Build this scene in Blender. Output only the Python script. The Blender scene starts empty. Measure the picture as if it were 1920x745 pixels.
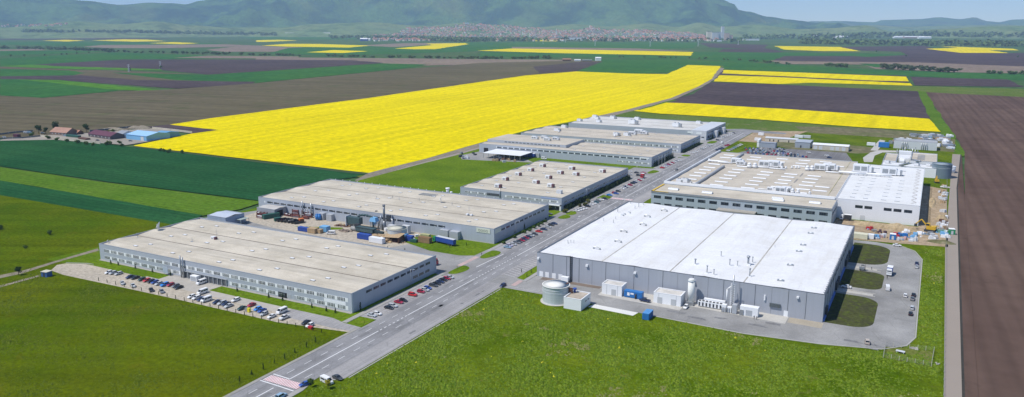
import bpy, math, random
from mathutils import Vector, noise, Matrix
random.seed(7)
R=math.radians
# ------------------------------------------------------------------ camera model (surveyed from the photograph)
F=1475.;CX=960.;CY=372.5;YH=48.;CAMH=125.;B=R(28.1);P=math.atan((CY-YH)/F)
sB,cB=math.sin(B),math.cos(B)
def ray(x,y):
    a=(x-CX)/F;b=(CY-y)/F
    fy=math.cos(P)+b*math.sin(P); fz=-math.sin(P)+b*math.cos(P)
    return Vector((a*cB-fy*sB, a*sB+fy*cB, fz))
def G(x,y,z=0.):
    """photo pixel -> point of the ground (world: X across the estate road, Y along it)"""
    d=ray(x,y); t=(z-CAMH)/d.z
    return (d.x*t,d.y*t)
S=bpy.context.scene
C=S.collection
# ------------------------------------------------------------------ materials
MATS={}
def newmat(name):
    m=bpy.data.materials.new(name); m.use_nodes=True
    return m,m.node_tree.nodes,m.node_tree.links,m.node_tree.nodes['Principled BSDF']
def noise_node(N,L,scale,detail=4,vec=None,rough=.55):
    n=N.new('ShaderNodeTexNoise'); n.inputs['Scale'].default_value=scale; n.inputs['Detail'].default_value=detail
    n.inputs['Roughness'].default_value=rough
    if vec: L.new(vec,n.inputs['Vector'])
    return n
def ramp(N,L,fac,stops):
    r=N.new('ShaderNodeValToRGB'); L.new(fac,r.inputs['Fac'])
    e=r.color_ramp.elements
    while len(e)<len(stops): e.new(.5)
    for i,(p,c) in enumerate(stops):
        e[i].position=p; e[i].color=(c,c,c,1) if not isinstance(c,tuple) else (*c,1)
    return r
def mix(N,L,fac,a,b,mode='MIX'):
    m=N.new('ShaderNodeMix'); m.data_type='RGBA'; m.blend_type=mode
    for s,v in ((m.inputs[0],fac),(m.inputs[6],a),(m.inputs[7],b)):
        if hasattr(v,'links') or hasattr(v,'is_linked'): L.new(v,s)
        elif isinstance(v,(int,float)): s.default_value=v
        else: s.default_value=(*v,1)
    return m.outputs[2]
def objvec(N,L,scale=(1,1,1)):
    t=N.new('ShaderNodeTexCoord'); mp=N.new('ShaderNodeMapping'); mp.inputs['Scale'].default_value=scale
    L.new(t.outputs['Object'],mp.inputs['Vector']); return mp.outputs['Vector']
def mat(name,col,rough=.75,var=.12,scale=.6,metal=0,bump=0,stretch=(1,1,1),spec=.4):
    """painted / mineral surface with large and small tonal variation"""
    if name in MATS: return MATS[name]
    m,N,L,b=newmat(name); v=objvec(N,L,stretch)
    n1=noise_node(N,L,scale,5,v); n2=noise_node(N,L,scale*.13,3,v)
    r1=ramp(N,L,n1.outputs['Fac'],[(.3,1-var),(.7,1+0*var)]); r2=ramp(N,L,n2.outputs['Fac'],[(.3,1-var),(.7,1.)])
    c=mix(N,L,1.,col,r1.outputs['Color'],'MULTIPLY'); c=mix(N,L,1.,c,r2.outputs['Color'],'MULTIPLY')
    L.new(c,b.inputs['Base Color']); b.inputs['Roughness'].default_value=rough; b.inputs['Metallic'].default_value=metal
    b.inputs['Specular IOR Level'].default_value=spec
    if bump:
        bp=N.new('ShaderNodeBump'); bp.inputs['Strength'].default_value=bump; bp.inputs['Distance'].default_value=.3
        L.new(n1.outputs['Fac'],bp.inputs['Height']); L.new(bp.outputs['Normal'],b.inputs['Normal'])
    MATS[name]=m; return m
def field(name,c1,c2,c3=None,big=.012,fine=.25,rowdir=None,rowscale=.12,rowamt=.12,bump=0.,patch=.6,bd=1.,fa=1.):
    """crop or grass: two tones in big clouds, a third in patches, fine grain, optional sowing rows"""
    if name in MATS: return MATS[name]
    m,N,L,b=newmat(name); v=objvec(N,L)
    n1=noise_node(N,L,big,6,v,.6); n2=noise_node(N,L,fine,5,v,.7); n3=noise_node(N,L,big*4.3,5,v,.65)
    c=mix(N,L,ramp(N,L,n1.outputs['Fac'],[(.36,0.),(.64,1.)]).outputs['Color'],c1,c2)
    if c3: c=mix(N,L,ramp(N,L,n3.outputs['Fac'],[(patch,0.),(patch+.13,.85)]).outputs['Color'],c,c3)
    c=mix(N,L,1.,c,ramp(N,L,n2.outputs['Fac'],[(.3,1-.38*fa),(.7,1+.25*fa)]).outputs['Color'],'MULTIPLY')
    if rowdir is not None:
        mp=N.new('ShaderNodeMapping'); mp.inputs['Rotation'].default_value=(0,0,rowdir); L.new(v,mp.inputs['Vector'])
        w=N.new('ShaderNodeTexWave'); w.inputs['Scale'].default_value=rowscale; w.inputs['Distortion'].default_value=2.; w.inputs['Detail'].default_value=3
        w.inputs['Detail Scale'].default_value=.3
        L.new(mp.outputs['Vector'],w.inputs['Vector'])
        st=mp2=N.new('ShaderNodeMapping'); mp2.inputs['Scale'].default_value=(.06,.003,1); L.new(mp.outputs['Vector'],mp2.inputs['Vector'])
        ns=noise_node(N,L,1.,4,mp2.outputs['Vector'],.6)
        c=mix(N,L,1.,c,ramp(N,L,w.outputs['Fac'],[(.0,1-rowamt),(.6,1.)]).outputs['Color'],'MULTIPLY')
        c=mix(N,L,1.,c,ramp(N,L,ns.outputs['Fac'],[(.35,1-rowamt*1.6),(.62,1.06)]).outputs['Color'],'MULTIPLY')
    L.new(c,b.inputs['Base Color']); b.inputs['Roughness'].default_value=.95; b.inputs['Specular IOR Level'].default_value=0.
    if bump:
        n4=noise_node(N,L,fine*1.2,4,v,.6)
        bp=N.new('ShaderNodeBump'); bp.inputs['Strength'].default_value=bump; bp.inputs['Distance'].default_value=bd
        L.new(n4.outputs['Fac'],bp.inputs['Height']); L.new(bp.outputs['Normal'],b.inputs['Normal'])
    MATS[name]=m; return m
def roofmat(name,col,dirt,seam=2.,amt=.25,axis=0):
    if name in MATS: return MATS[name]
    m,N,L,b=newmat(name); v=objvec(N,L)
    st=(.03,.25,1) if axis==0 else (.25,.03,1)
    v2=objvec(N,L,st)
    n1=noise_node(N,L,.06,6,v,.65); n2=noise_node(N,L,1.,5,v2,.6); n3=noise_node(N,L,.9,4,v,.6)
    c=mix(N,L,ramp(N,L,n1.outputs['Fac'],[(.38,0.),(.75,amt*2)]).outputs['Color'],col,dirt)
    c=mix(N,L,ramp(N,L,n2.outputs['Fac'],[(.5,0.),(.78,amt*2)]).outputs['Color'],c,dirt)
    c=mix(N,L,1.,c,ramp(N,L,n3.outputs['Fac'],[(.3,.92),(.7,1.03)]).outputs['Color'],'MULTIPLY')
    br=N.new('ShaderNodeTexBrick'); br.inputs['Scale'].default_value=1.; br.inputs['Brick Width'].default_value=14; br.inputs['Row Height'].default_value=seam
    br.inputs['Mortar Size'].default_value=.06; br.inputs['Color1'].default_value=(1,1,1,1); br.inputs['Color2'].default_value=(.955,.955,.96,1); br.inputs['Mortar'].default_value=(.84,.84,.84,1)
    L.new(v,br.inputs['Vector']); c=mix(N,L,1.,c,br.outputs['Color'],'MULTIPLY')
    L.new(c,b.inputs['Base Color']); b.inputs['Roughness'].default_value=.8; b.inputs['Specular IOR Level'].default_value=.2
    MATS[name]=m; return m
def wallmat(name,col,pitch=1.0,axis='X',amt=.07,rough=.5,metal=.0):
    """profiled sheet cladding: vertical joints and faint weather streaks"""
    if name in MATS: return MATS[name]
    m,N,L,b=newmat(name); v=objvec(N,L); sp=N.new('ShaderNodeSeparateXYZ'); L.new(v,sp.inputs[0])
    ad=N.new('ShaderNodeMath'); ad.operation='ADD'; L.new(sp.outputs['X'],ad.inputs[0]); L.new(sp.outputs['Y'],ad.inputs[1])
    if pitch<0:
        src=sp.outputs['Z']; 
    else: src=ad.outputs[0]
    md=N.new('ShaderNodeMath'); md.operation='PINGPONG'; L.new(src,md.inputs[0]); md.inputs[1].default_value=abs(pitch)/2
    r=ramp(N,L,md.outputs[0],[(0.,1-amt*2.2),(.09,1.)])
    v2=objvec(N,L,(1.2,1.2,.06)); n=noise_node(N,L,.7,4,v2)
    n0=noise_node(N,L,.05,3,v)
    c=mix(N,L,1.,col,r.outputs['Color'],'MULTIPLY')
    c=mix(N,L,1.,c,ramp(N,L,n.outputs['Fac'],[(.3,1-amt),(.7,1.)]).outputs['Color'],'MULTIPLY')
    c=mix(N,L,1.,c,ramp(N,L,n0.outputs['Fac'],[(.3,1-amt),(.7,1.)]).outputs['Color'],'MULTIPLY')
    L.new(c,b.inputs['Base Color']); b.inputs['Roughness'].default_value=rough; b.inputs['Metallic'].default_value=metal
    MATS[name]=m; return m
def asphalt(name,col,patchy=.25,st=(.75,.004,1)):
    if name in MATS: return MATS[name]
    m,N,L,b=newmat(name); v=objvec(N,L); v2=objvec(N,L,st)
    n1=noise_node(N,L,.045,6,v,.65); n2=noise_node(N,L,1.3,4,v,.6); n3=noise_node(N,L,1.,4,v2,.6)
    c=mix(N,L,1.,col,ramp(N,L,n1.outputs['Fac'],[(.35,1-patchy),(.68,1.12)]).outputs['Color'],'MULTIPLY')
    c=mix(N,L,1.,c,ramp(N,L,n2.outputs['Fac'],[(.3,.86),(.7,1.08)]).outputs['Color'],'MULTIPLY')
    c=mix(N,L,1.,c,ramp(N,L,n3.outputs['Fac'],[(.35,.80),(.65,1.05)]).outputs['Color'],'MULTIPLY')
    vo=N.new('ShaderNodeTexVoronoi'); vo.feature='DISTANCE_TO_EDGE'; vo.inputs['Scale'].default_value=.09; L.new(v,vo.inputs['Vector'])
    c=mix(N,L,1.,c,ramp(N,L,vo.outputs['Distance'],[(0.,.8),(.012,1.)]).outputs['Color'],'MULTIPLY')
    L.new(c,b.inputs['Base Color']); b.inputs['Roughness'].default_value=.9; b.inputs['Specular IOR Level'].default_value=.15
    MATS[name]=m; return m
def leafmat(name,c1,c2):
    if name in MATS: return MATS[name]
    m,N,L,b=newmat(name); v=objvec(N,L)
    g=N.new('ShaderNodeNewGeometry'); n=noise_node(N,L,.7,3,v)
    c=mix(N,L,g.outputs['Random Per Island'],c1,c2); c=mix(N,L,1.,c,ramp(N,L,n.outputs['Fac'],[(.3,.7),(.7,1.2)]).outputs['Color'],'MULTIPLY')
    L.new(c,b.inputs['Base Color']); b.inputs['Roughness'].default_value=.8; b.inputs['Specular IOR Level'].default_value=.15
    MATS[name]=m; return m
def glass(name,col,rough=.12):
    return mat(name,col,rough,.15,.8,spec=.7)
# ------------------------------------------------------------------ mesh builder
class MB:
    def __init__(s): s.v=[];s.f=[];s.m=[];s.sm=[]
    def quad(s,pts,mi=0,sm=False):
        n=len(s.v); s.v+= [tuple(p) for p in pts]; s.f.append(tuple(range(n,n+len(pts)))); s.m.append(mi); s.sm.append(sm)
    def box(s,x0,x1,y0,y1,z0,z1,mi=0,bottom=True):
        n=len(s.v); s.v+=[(x0,y0,z0),(x1,y0,z0),(x1,y1,z0),(x0,y1,z0),(x0,y0,z1),(x1,y0,z1),(x1,y1,z1),(x0,y1,z1)]
        fs=[(4,5,6,7),(0,1,5,4),(1,2,6,5),(2,3,7,6),(3,0,4,7)]+([(3,2,1,0)] if bottom else [])
        for f in fs: s.f.append(tuple(n+i for i in f)); s.m.append(mi); s.sm.append(False)
        return s
    def obox(s,cx,cy,z0,lx,ly,lz,a=0,mi=0,taper=1.):
        n=len(s.v);c,d=math.cos(a),math.sin(a)
        for z,k in ((z0,1.),(z0+lz,taper)):
            for sx,sy in ((-1,-1),(1,-1),(1,1),(-1,1)):
                x,y=sx*lx/2*k,sy*ly/2*k; s.v.append((cx+x*c-y*d,cy+x*d+y*c,z))
        for f in [(4,5,6,7),(0,1,5,4),(1,2,6,5),(2,3,7,6),(3,0,4,7),(3,2,1,0)]:
            s.f.append(tuple(n+i for i in f)); s.m.append(mi); s.sm.append(False)
        return s
    def cyl(s,cx,cy,z0,z1,r,n=16,mi=0,r2=None,cap=True,sm=True):
        r2=r if r2 is None else r2;k=len(s.v)
        for z,q in ((z0,r),(z1,r2)):
            for i in range(n): a=2*math.pi*i/n; s.v.append((cx+q*math.cos(a),cy+q*math.sin(a),z))
        for i in range(n):
            j=(i+1)%n; s.f.append((k+i,k+j,k+n+j,k+n+i)); s.m.append(mi); s.sm.append(sm)
        if cap:
            s.f.append(tuple(range(k+n,k+2*n))); s.m.append(mi); s.sm.append(False)
            s.f.append(tuple(reversed(range(k,k+n)))); s.m.append(mi); s.sm.append(False)
        return s
    def tube(s,p,q,r,n=8,mi=0,r2=None):
        p=Vector(p);q=Vector(q);d=(q-p); u=d.orthogonal().normalized(); w=d.normalized().cross(u);k=len(s.v); r2=r if r2 is None else r2
        for c,rr in ((p,r),(q,r2)):
            for i in range(n): a=2*math.pi*i/n; s.v.append(tuple(c+u*math.cos(a)*rr+w*math.sin(a)*rr))
        for i in range(n):
            j=(i+1)%n; s.f.append((k+i,k+j,k+n+j,k+n+i)); s.m.append(mi); s.sm.append(n>6)
        s.f.append(tuple(reversed(range(k,k+n)))); s.m.append(mi); s.sm.append(False)
        s.f.append(tuple(range(k+n,k+2*n))); s.m.append(mi); s.sm.append(False)
        return s
    def mesh(s,name,mats):
        me=bpy.data.meshes.new(name); me.from_pydata(s.v,[],s.f)
        for m in (mats if isinstance(mats,(list,tuple)) else [mats]): me.materials.append(m)
        me.polygons.foreach_set('material_index',s.m); me.polygons.foreach_set('use_smooth',s.sm); me.update()
        return me
def link(name,me,parent=None,loc=(0,0,0),rz=0):
    o=bpy.data.objects.new(name,me); C.objects.link(o); o.location=loc; o.rotation_euler=(0,0,rz)
    if parent: o.parent=parent
    return o
def tag(o,label,cat,group=None):
    o['label']=label; o['category']=cat
    if group: o['group']=group
    return o
def thing(name,label,cat,loc=(0,0,0),rz=0,group=None):
    o=link(name,None,None,loc,rz); return tag(o,label,cat,group)
def struct(name,me,kind='structure',loc=(0,0,0)):
    o=link(name,me,None,loc); o['kind']=kind; return o
def part(name,mb,mats,root,loc=(0,0,0),rz=0): return link(name,mb.mesh(name,mats),root,loc,rz)
KIDS={}
def dup(root,loc,rz=0,label=None):
    r=root.copy(); C.objects.link(r); r.location=loc; r.rotation_euler=(0,0,rz)
    if label: r['label']=label
    for ch in KIDS[root.name]:
        c=ch.copy(); C.objects.link(c); c.parent=r
        for g in ch.children:
            d=g.copy(); C.objects.link(d); d.parent=c
    return r
def poly(name,pts,m,z,kind='structure',px=True):
    p=[G(*q) if px else q for q in pts]
    if px and len(p)>3:   # uneven field margin
        out=[]
        for (a,b),(c,d) in zip(p,p[1:]+p[:1]):
            L_=math.hypot(c-a,d-b); n=max(1,min(40,int(L_/25))); am=min(9,max(.9,math.hypot(a,b)*.0013)); nx,ny=-(d-b)/max(L_,.1),(c-a)/max(L_,.1)
            for k in range(n):
                t=k/n; q=(noise.noise(Vector(((a+(c-a)*t)*.02,(b+(d-b)*t)*.02,z*9)))*1.6) if k else 0
                out.append((a+(c-a)*t+nx*q*am,b+(d-b)*t+ny*q*am))
        p=out
    me=bpy.data.meshes.new(name); me.from_pydata([(x,y,z) for x,y in p],[],[tuple(range(len(p)))]); me.materials.append(m); me.update()
    if me.polygons[0].normal.z<0: me.flip_normals()
    o=struct(name,me,kind); return o
def smooth_closed(pts,n=6):
    """Catmull-Rom through the corner points: rounded outline"""
    out=[];k=len(pts)
    for i in range(k):
        p0,p1,p2,p3=[Vector(pts[(i+j-1)%k]) for j in range(4)]
        for t in range(n):
            t/=n; out.append(tuple(.5*((2*p1)+(-p0+p2)*t+(2*p0-5*p1+4*p2-p3)*t*t+(-p0+3*p1-3*p2+p3)*t**3)))
    return out
def rrect(x0,x1,y0,y1,r,corners=(1,1,1,1),n=7):
    out=[]
    for (cx,cy,a,k) in ((x0+r,y0+r,180,0),(x1-r,y0+r,270,1),(x1-r,y1-r,0,2),(x0+r,y1-r,90,3)):
        if corners[k]:
            for i in range(n+1): t=R(a+90*i/n); out.append((cx+r*math.cos(t),cy+r*math.sin(t)))
        else: out.append((x0 if k in(0,3) else x1, y0 if k in(0,1) else y1))
    return out
ORD=['first','second','third','fourth','fifth','sixth','seventh','eighth','ninth','tenth','eleventh','twelfth','thirteenth','fourteenth','fifteenth','sixteenth','seventeenth','eighteenth','nineteenth','twentieth']
# ------------------------------------------------------------------ palette
GR_A=(.085,.15,.018);GR_B=(.12,.185,.025);GR_DRY=(.21,.20,.075)
m_lawn=field('lawn_grass',(.085,.15,.008),(.13,.20,.012),(.16,.18,.03),big=.03,fine=.5,bump=.5)
m_fore=field('foreground_grass',(.070,.125,.002),(.13,.178,.008),(.21,.195,.065),big=.028,fine=.42,rowdir=R(-35),rowscale=.03,rowamt=.07,bump=.9,patch=.60,bd=1.2)
m_left=field('left_meadow_grass',(.058,.108,.001),(.118,.145,.003),(.125,.120,.008),big=.011,fine=.5,rowdir=R(62),rowscale=.02,rowamt=.10,bump=.6,patch=.6,bd=.8)
m_scrub=field('rough_meadow',(.085,.14,.022),(.12,.165,.035),(.20,.18,.10),big=.012,fine=.3,bump=.6,patch=.56)
m_wheat=field('wheat_dark',(.016,.080,.028),(.026,.10,.034),None,big=.01,fine=.3,rowdir=R(90),rowscale=.05,rowamt=.12)
m_ltgreen=field('meadow_light',(.075,.155,.012),(.10,.18,.018),(.15,.20,.04),big=.02,fine=.3,rowdir=R(90),rowscale=.06,rowamt=.08,bump=.3)
m_yellow=field('rapeseed',(.68,.555,.0),(.73,.60,.0),(.62,.52,.0),big=.005,fine=.14,rowdir=R(-1),rowscale=.0125,rowamt=.06,patch=.58,fa=.75)
m_olive=field('olive_soil',(.115,.098,.062),(.135,.115,.072),(.09,.10,.045),big=.004,fine=.06,rowdir=R(80),rowscale=.01,rowamt=.10,patch=.55,fa=.5)
m_purple=field('ploughed_purple',(.072,.055,.062),(.094,.072,.078),None,big=.005,fine=.07,rowdir=R(88),rowscale=.02,rowamt=.12)
m_brown=field('ploughed_brown',(.105,.068,.056),(.135,.092,.074),(.062,.044,.037),big=.006,fine=.05,rowdir=R(-3),rowscale=.035,rowamt=.13,patch=.6,fa=.35)
m_tan=field('dry_soil',(.20,.155,.125),(.24,.19,.15),None,big=.004,fine=.05)
m_plain=field('plain_green',(.045,.105,.035),(.07,.125,.045),(.11,.115,.065),big=.0016,fine=.03,patch=.55)
m_gfield=field('green_crop',(.03,.12,.032),(.045,.14,.03),None,big=.004,fine=.05,rowdir=R(85),rowscale=.01,rowamt=.06)
m_bright=field('bright_crop',(.06,.18,.02),(.08,.20,.02),None,big=.004,fine=.05)
m_rough=field('rough_earth',(.17,.15,.09),(.13,.14,.06),(.27,.22,.16),big=.02,fine=.12,patch=.55,bump=.4)
m_earth=field('bare_earth',(.40,.31,.21),(.33,.25,.165),(.48,.40,.29),big=.05,fine=.35,patch=.55,bump=.5)
m_track=field('track_earth',(.27,.235,.185),(.22,.195,.155),(.14,.15,.06),big=.03,fine=.3,patch=.62)
m_pave=mat('pale_field_road',(.30,.255,.215),.95,.05,.05)
m_gravel=field('pale_gravel',(.47,.415,.335),(.41,.365,.30),(.34,.31,.26),big=.05,fine=.6,patch=.6)
m_asph=asphalt('road_asphalt',(.285,.283,.29)); m_asph2=asphalt('apron_asphalt',(.345,.335,.335),.16); m_asph3=asphalt('yard_asphalt',(.325,.32,.312),.22,(.05,.03,1))
m_conc=mat('concrete',(.52,.50,.46),.85,.15,.5); m_walk=mat('sidewalk_concrete',(.38,.37,.35),.85,.14,.9)
m_mark=mat('road_paint',(.80,.80,.80),.6,.12,2.); m_red=mat('red_road_paint',(.62,.17,.17),.6,.2,2.)
m_wall=wallmat('grey_cladding',(.42,.455,.515)); m_wall2=wallmat('pale_blue_grey_cladding',(.42,.48,.53),1.2)
m_wallW=wallmat('hall_panel_cladding',(.375,.395,.445),3.5,amt=.05); m_white=mat('white_cladding',(.82,.83,.85),.5,.05,.15)
m_whw=wallmat('white_panel_wall',(.80,.81,.84),-1.1,amt=.03)
m_roofB=roofmat('beige_membrane',(.60,.545,.45),(.36,.32,.25),3.,.36); m_roofC=roofmat('beige_membrane_far',(.56,.505,.42),(.35,.31,.25),3.,.34)
m_roofW=roofmat('white_membrane',(.75,.76,.78),(.58,.56,.52),2.1,.27,1); m_gut=mat('roof_gutter_dirt',(.24,.20,.165),.9,.4,.3)
m_dkgap=mat('dark_joint',(.10,.11,.125),.7,.1); m_frame=mat('white_frame',(.78,.80,.80),.5,.04)
m_cop=mat('grey_coping',(.30,.32,.35),.4,.08); m_metal=mat('galvanised_metal',(.46,.48,.50),.35,.15,1.5,metal=.6); m_dk=mat('dark_metal',(.05,.055,.065),.5,.2)
m_g1=glass('window_glass_dark',(.03,.04,.05)); m_g2=glass('window_glass_mid',(.10,.12,.13)); m_g3=glass('window_glass_blinds',(.30,.32,.32),.3)
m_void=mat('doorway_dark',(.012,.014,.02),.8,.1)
m_sheet=mat('pale_sheet_metal',(.62,.64,.67),.45,.08,.5); m_door=mat('grey_door',(.42,.44,.47),.5,.08)
m_tyre=mat('tyre_rubber',(.018,.018,.02),.8,.1); m_rim=mat('wheel_rim',(.35,.36,.38),.35,.1,metal=.7)
m_cglass=glass('car_glass',(.02,.026,.034),.06); m_lamp=mat('headlamp',(.7,.72,.75),.15,.05); m_tail=mat('tail_lamp',(.35,.02,.02),.3,.05)
m_blue=mat('blue_steel',(.03,.19,.52),.45,.1,.6); m_dblue=mat('deep_blue_steel',(.03,.08,.36),.45,.1,.6); m_lblue=mat('light_blue_steel',(.20,.45,.72),.45,.1,.6)
m_tanbox=mat('tan_cardboard',(.50,.36,.21),.85,.2,.6); m_brownp=mat('rusty_brown',(.17,.085,.06),.85,.3,.8); m_dgreen=mat('dark_green_steel',(.03,.12,.09),.5,.15,.8)
m_green=mat('green_paint',(.03,.28,.12),.45,.1,.8); m_redp=mat('red_paint',(.50,.03,.04),.4,.1,.8); m_orange=mat('orange_paint',(.70,.20,.06),.5,.1,.8)
m_teal=mat('teal_grey_steel',(.07,.12,.13),.5,.2,.8); m_yel=mat('yellow_machine',(.68,.42,.03),.5,.12,.8); m_terr=mat('terracotta_roof',(.42,.21,.14),.85,.2,.5)
m_maroon=mat('maroon_roof',(.12,.03,.055),.6,.15,.5); m_cream=mat('cream_render',(.60,.55,.45),.85,.15,.5); m_beige=mat('beige_tank_lid',(.62,.60,.49),.6,.1,.3)
m_tank=wallmat('corrugated_tank_steel',(.56,.61,.63),-1.15,amt=.10,rough=.4,metal=.1); m_sand=field('sand',(.44,.35,.22),(.38,.29,.18),None,big=.1,fine=.5,bump=.4)
m_bigtank=wallmat('blue_grey_tank',(.20,.26,.31),-1.2,amt=.08,rough=.45,metal=.2)
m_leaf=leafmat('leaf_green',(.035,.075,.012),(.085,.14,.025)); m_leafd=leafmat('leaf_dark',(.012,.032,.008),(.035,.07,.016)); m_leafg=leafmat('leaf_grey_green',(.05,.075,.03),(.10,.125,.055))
m_leafy=leafmat('leaf_yellow_green',(.22,.22,.02),(.34,.30,.03)); m_bark=mat('bark',(.10,.075,.055),.9,.3,2.); m_leafb=leafmat('leaf_bronze',(.06,.075,.02),(.13,.13,.03))
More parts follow.
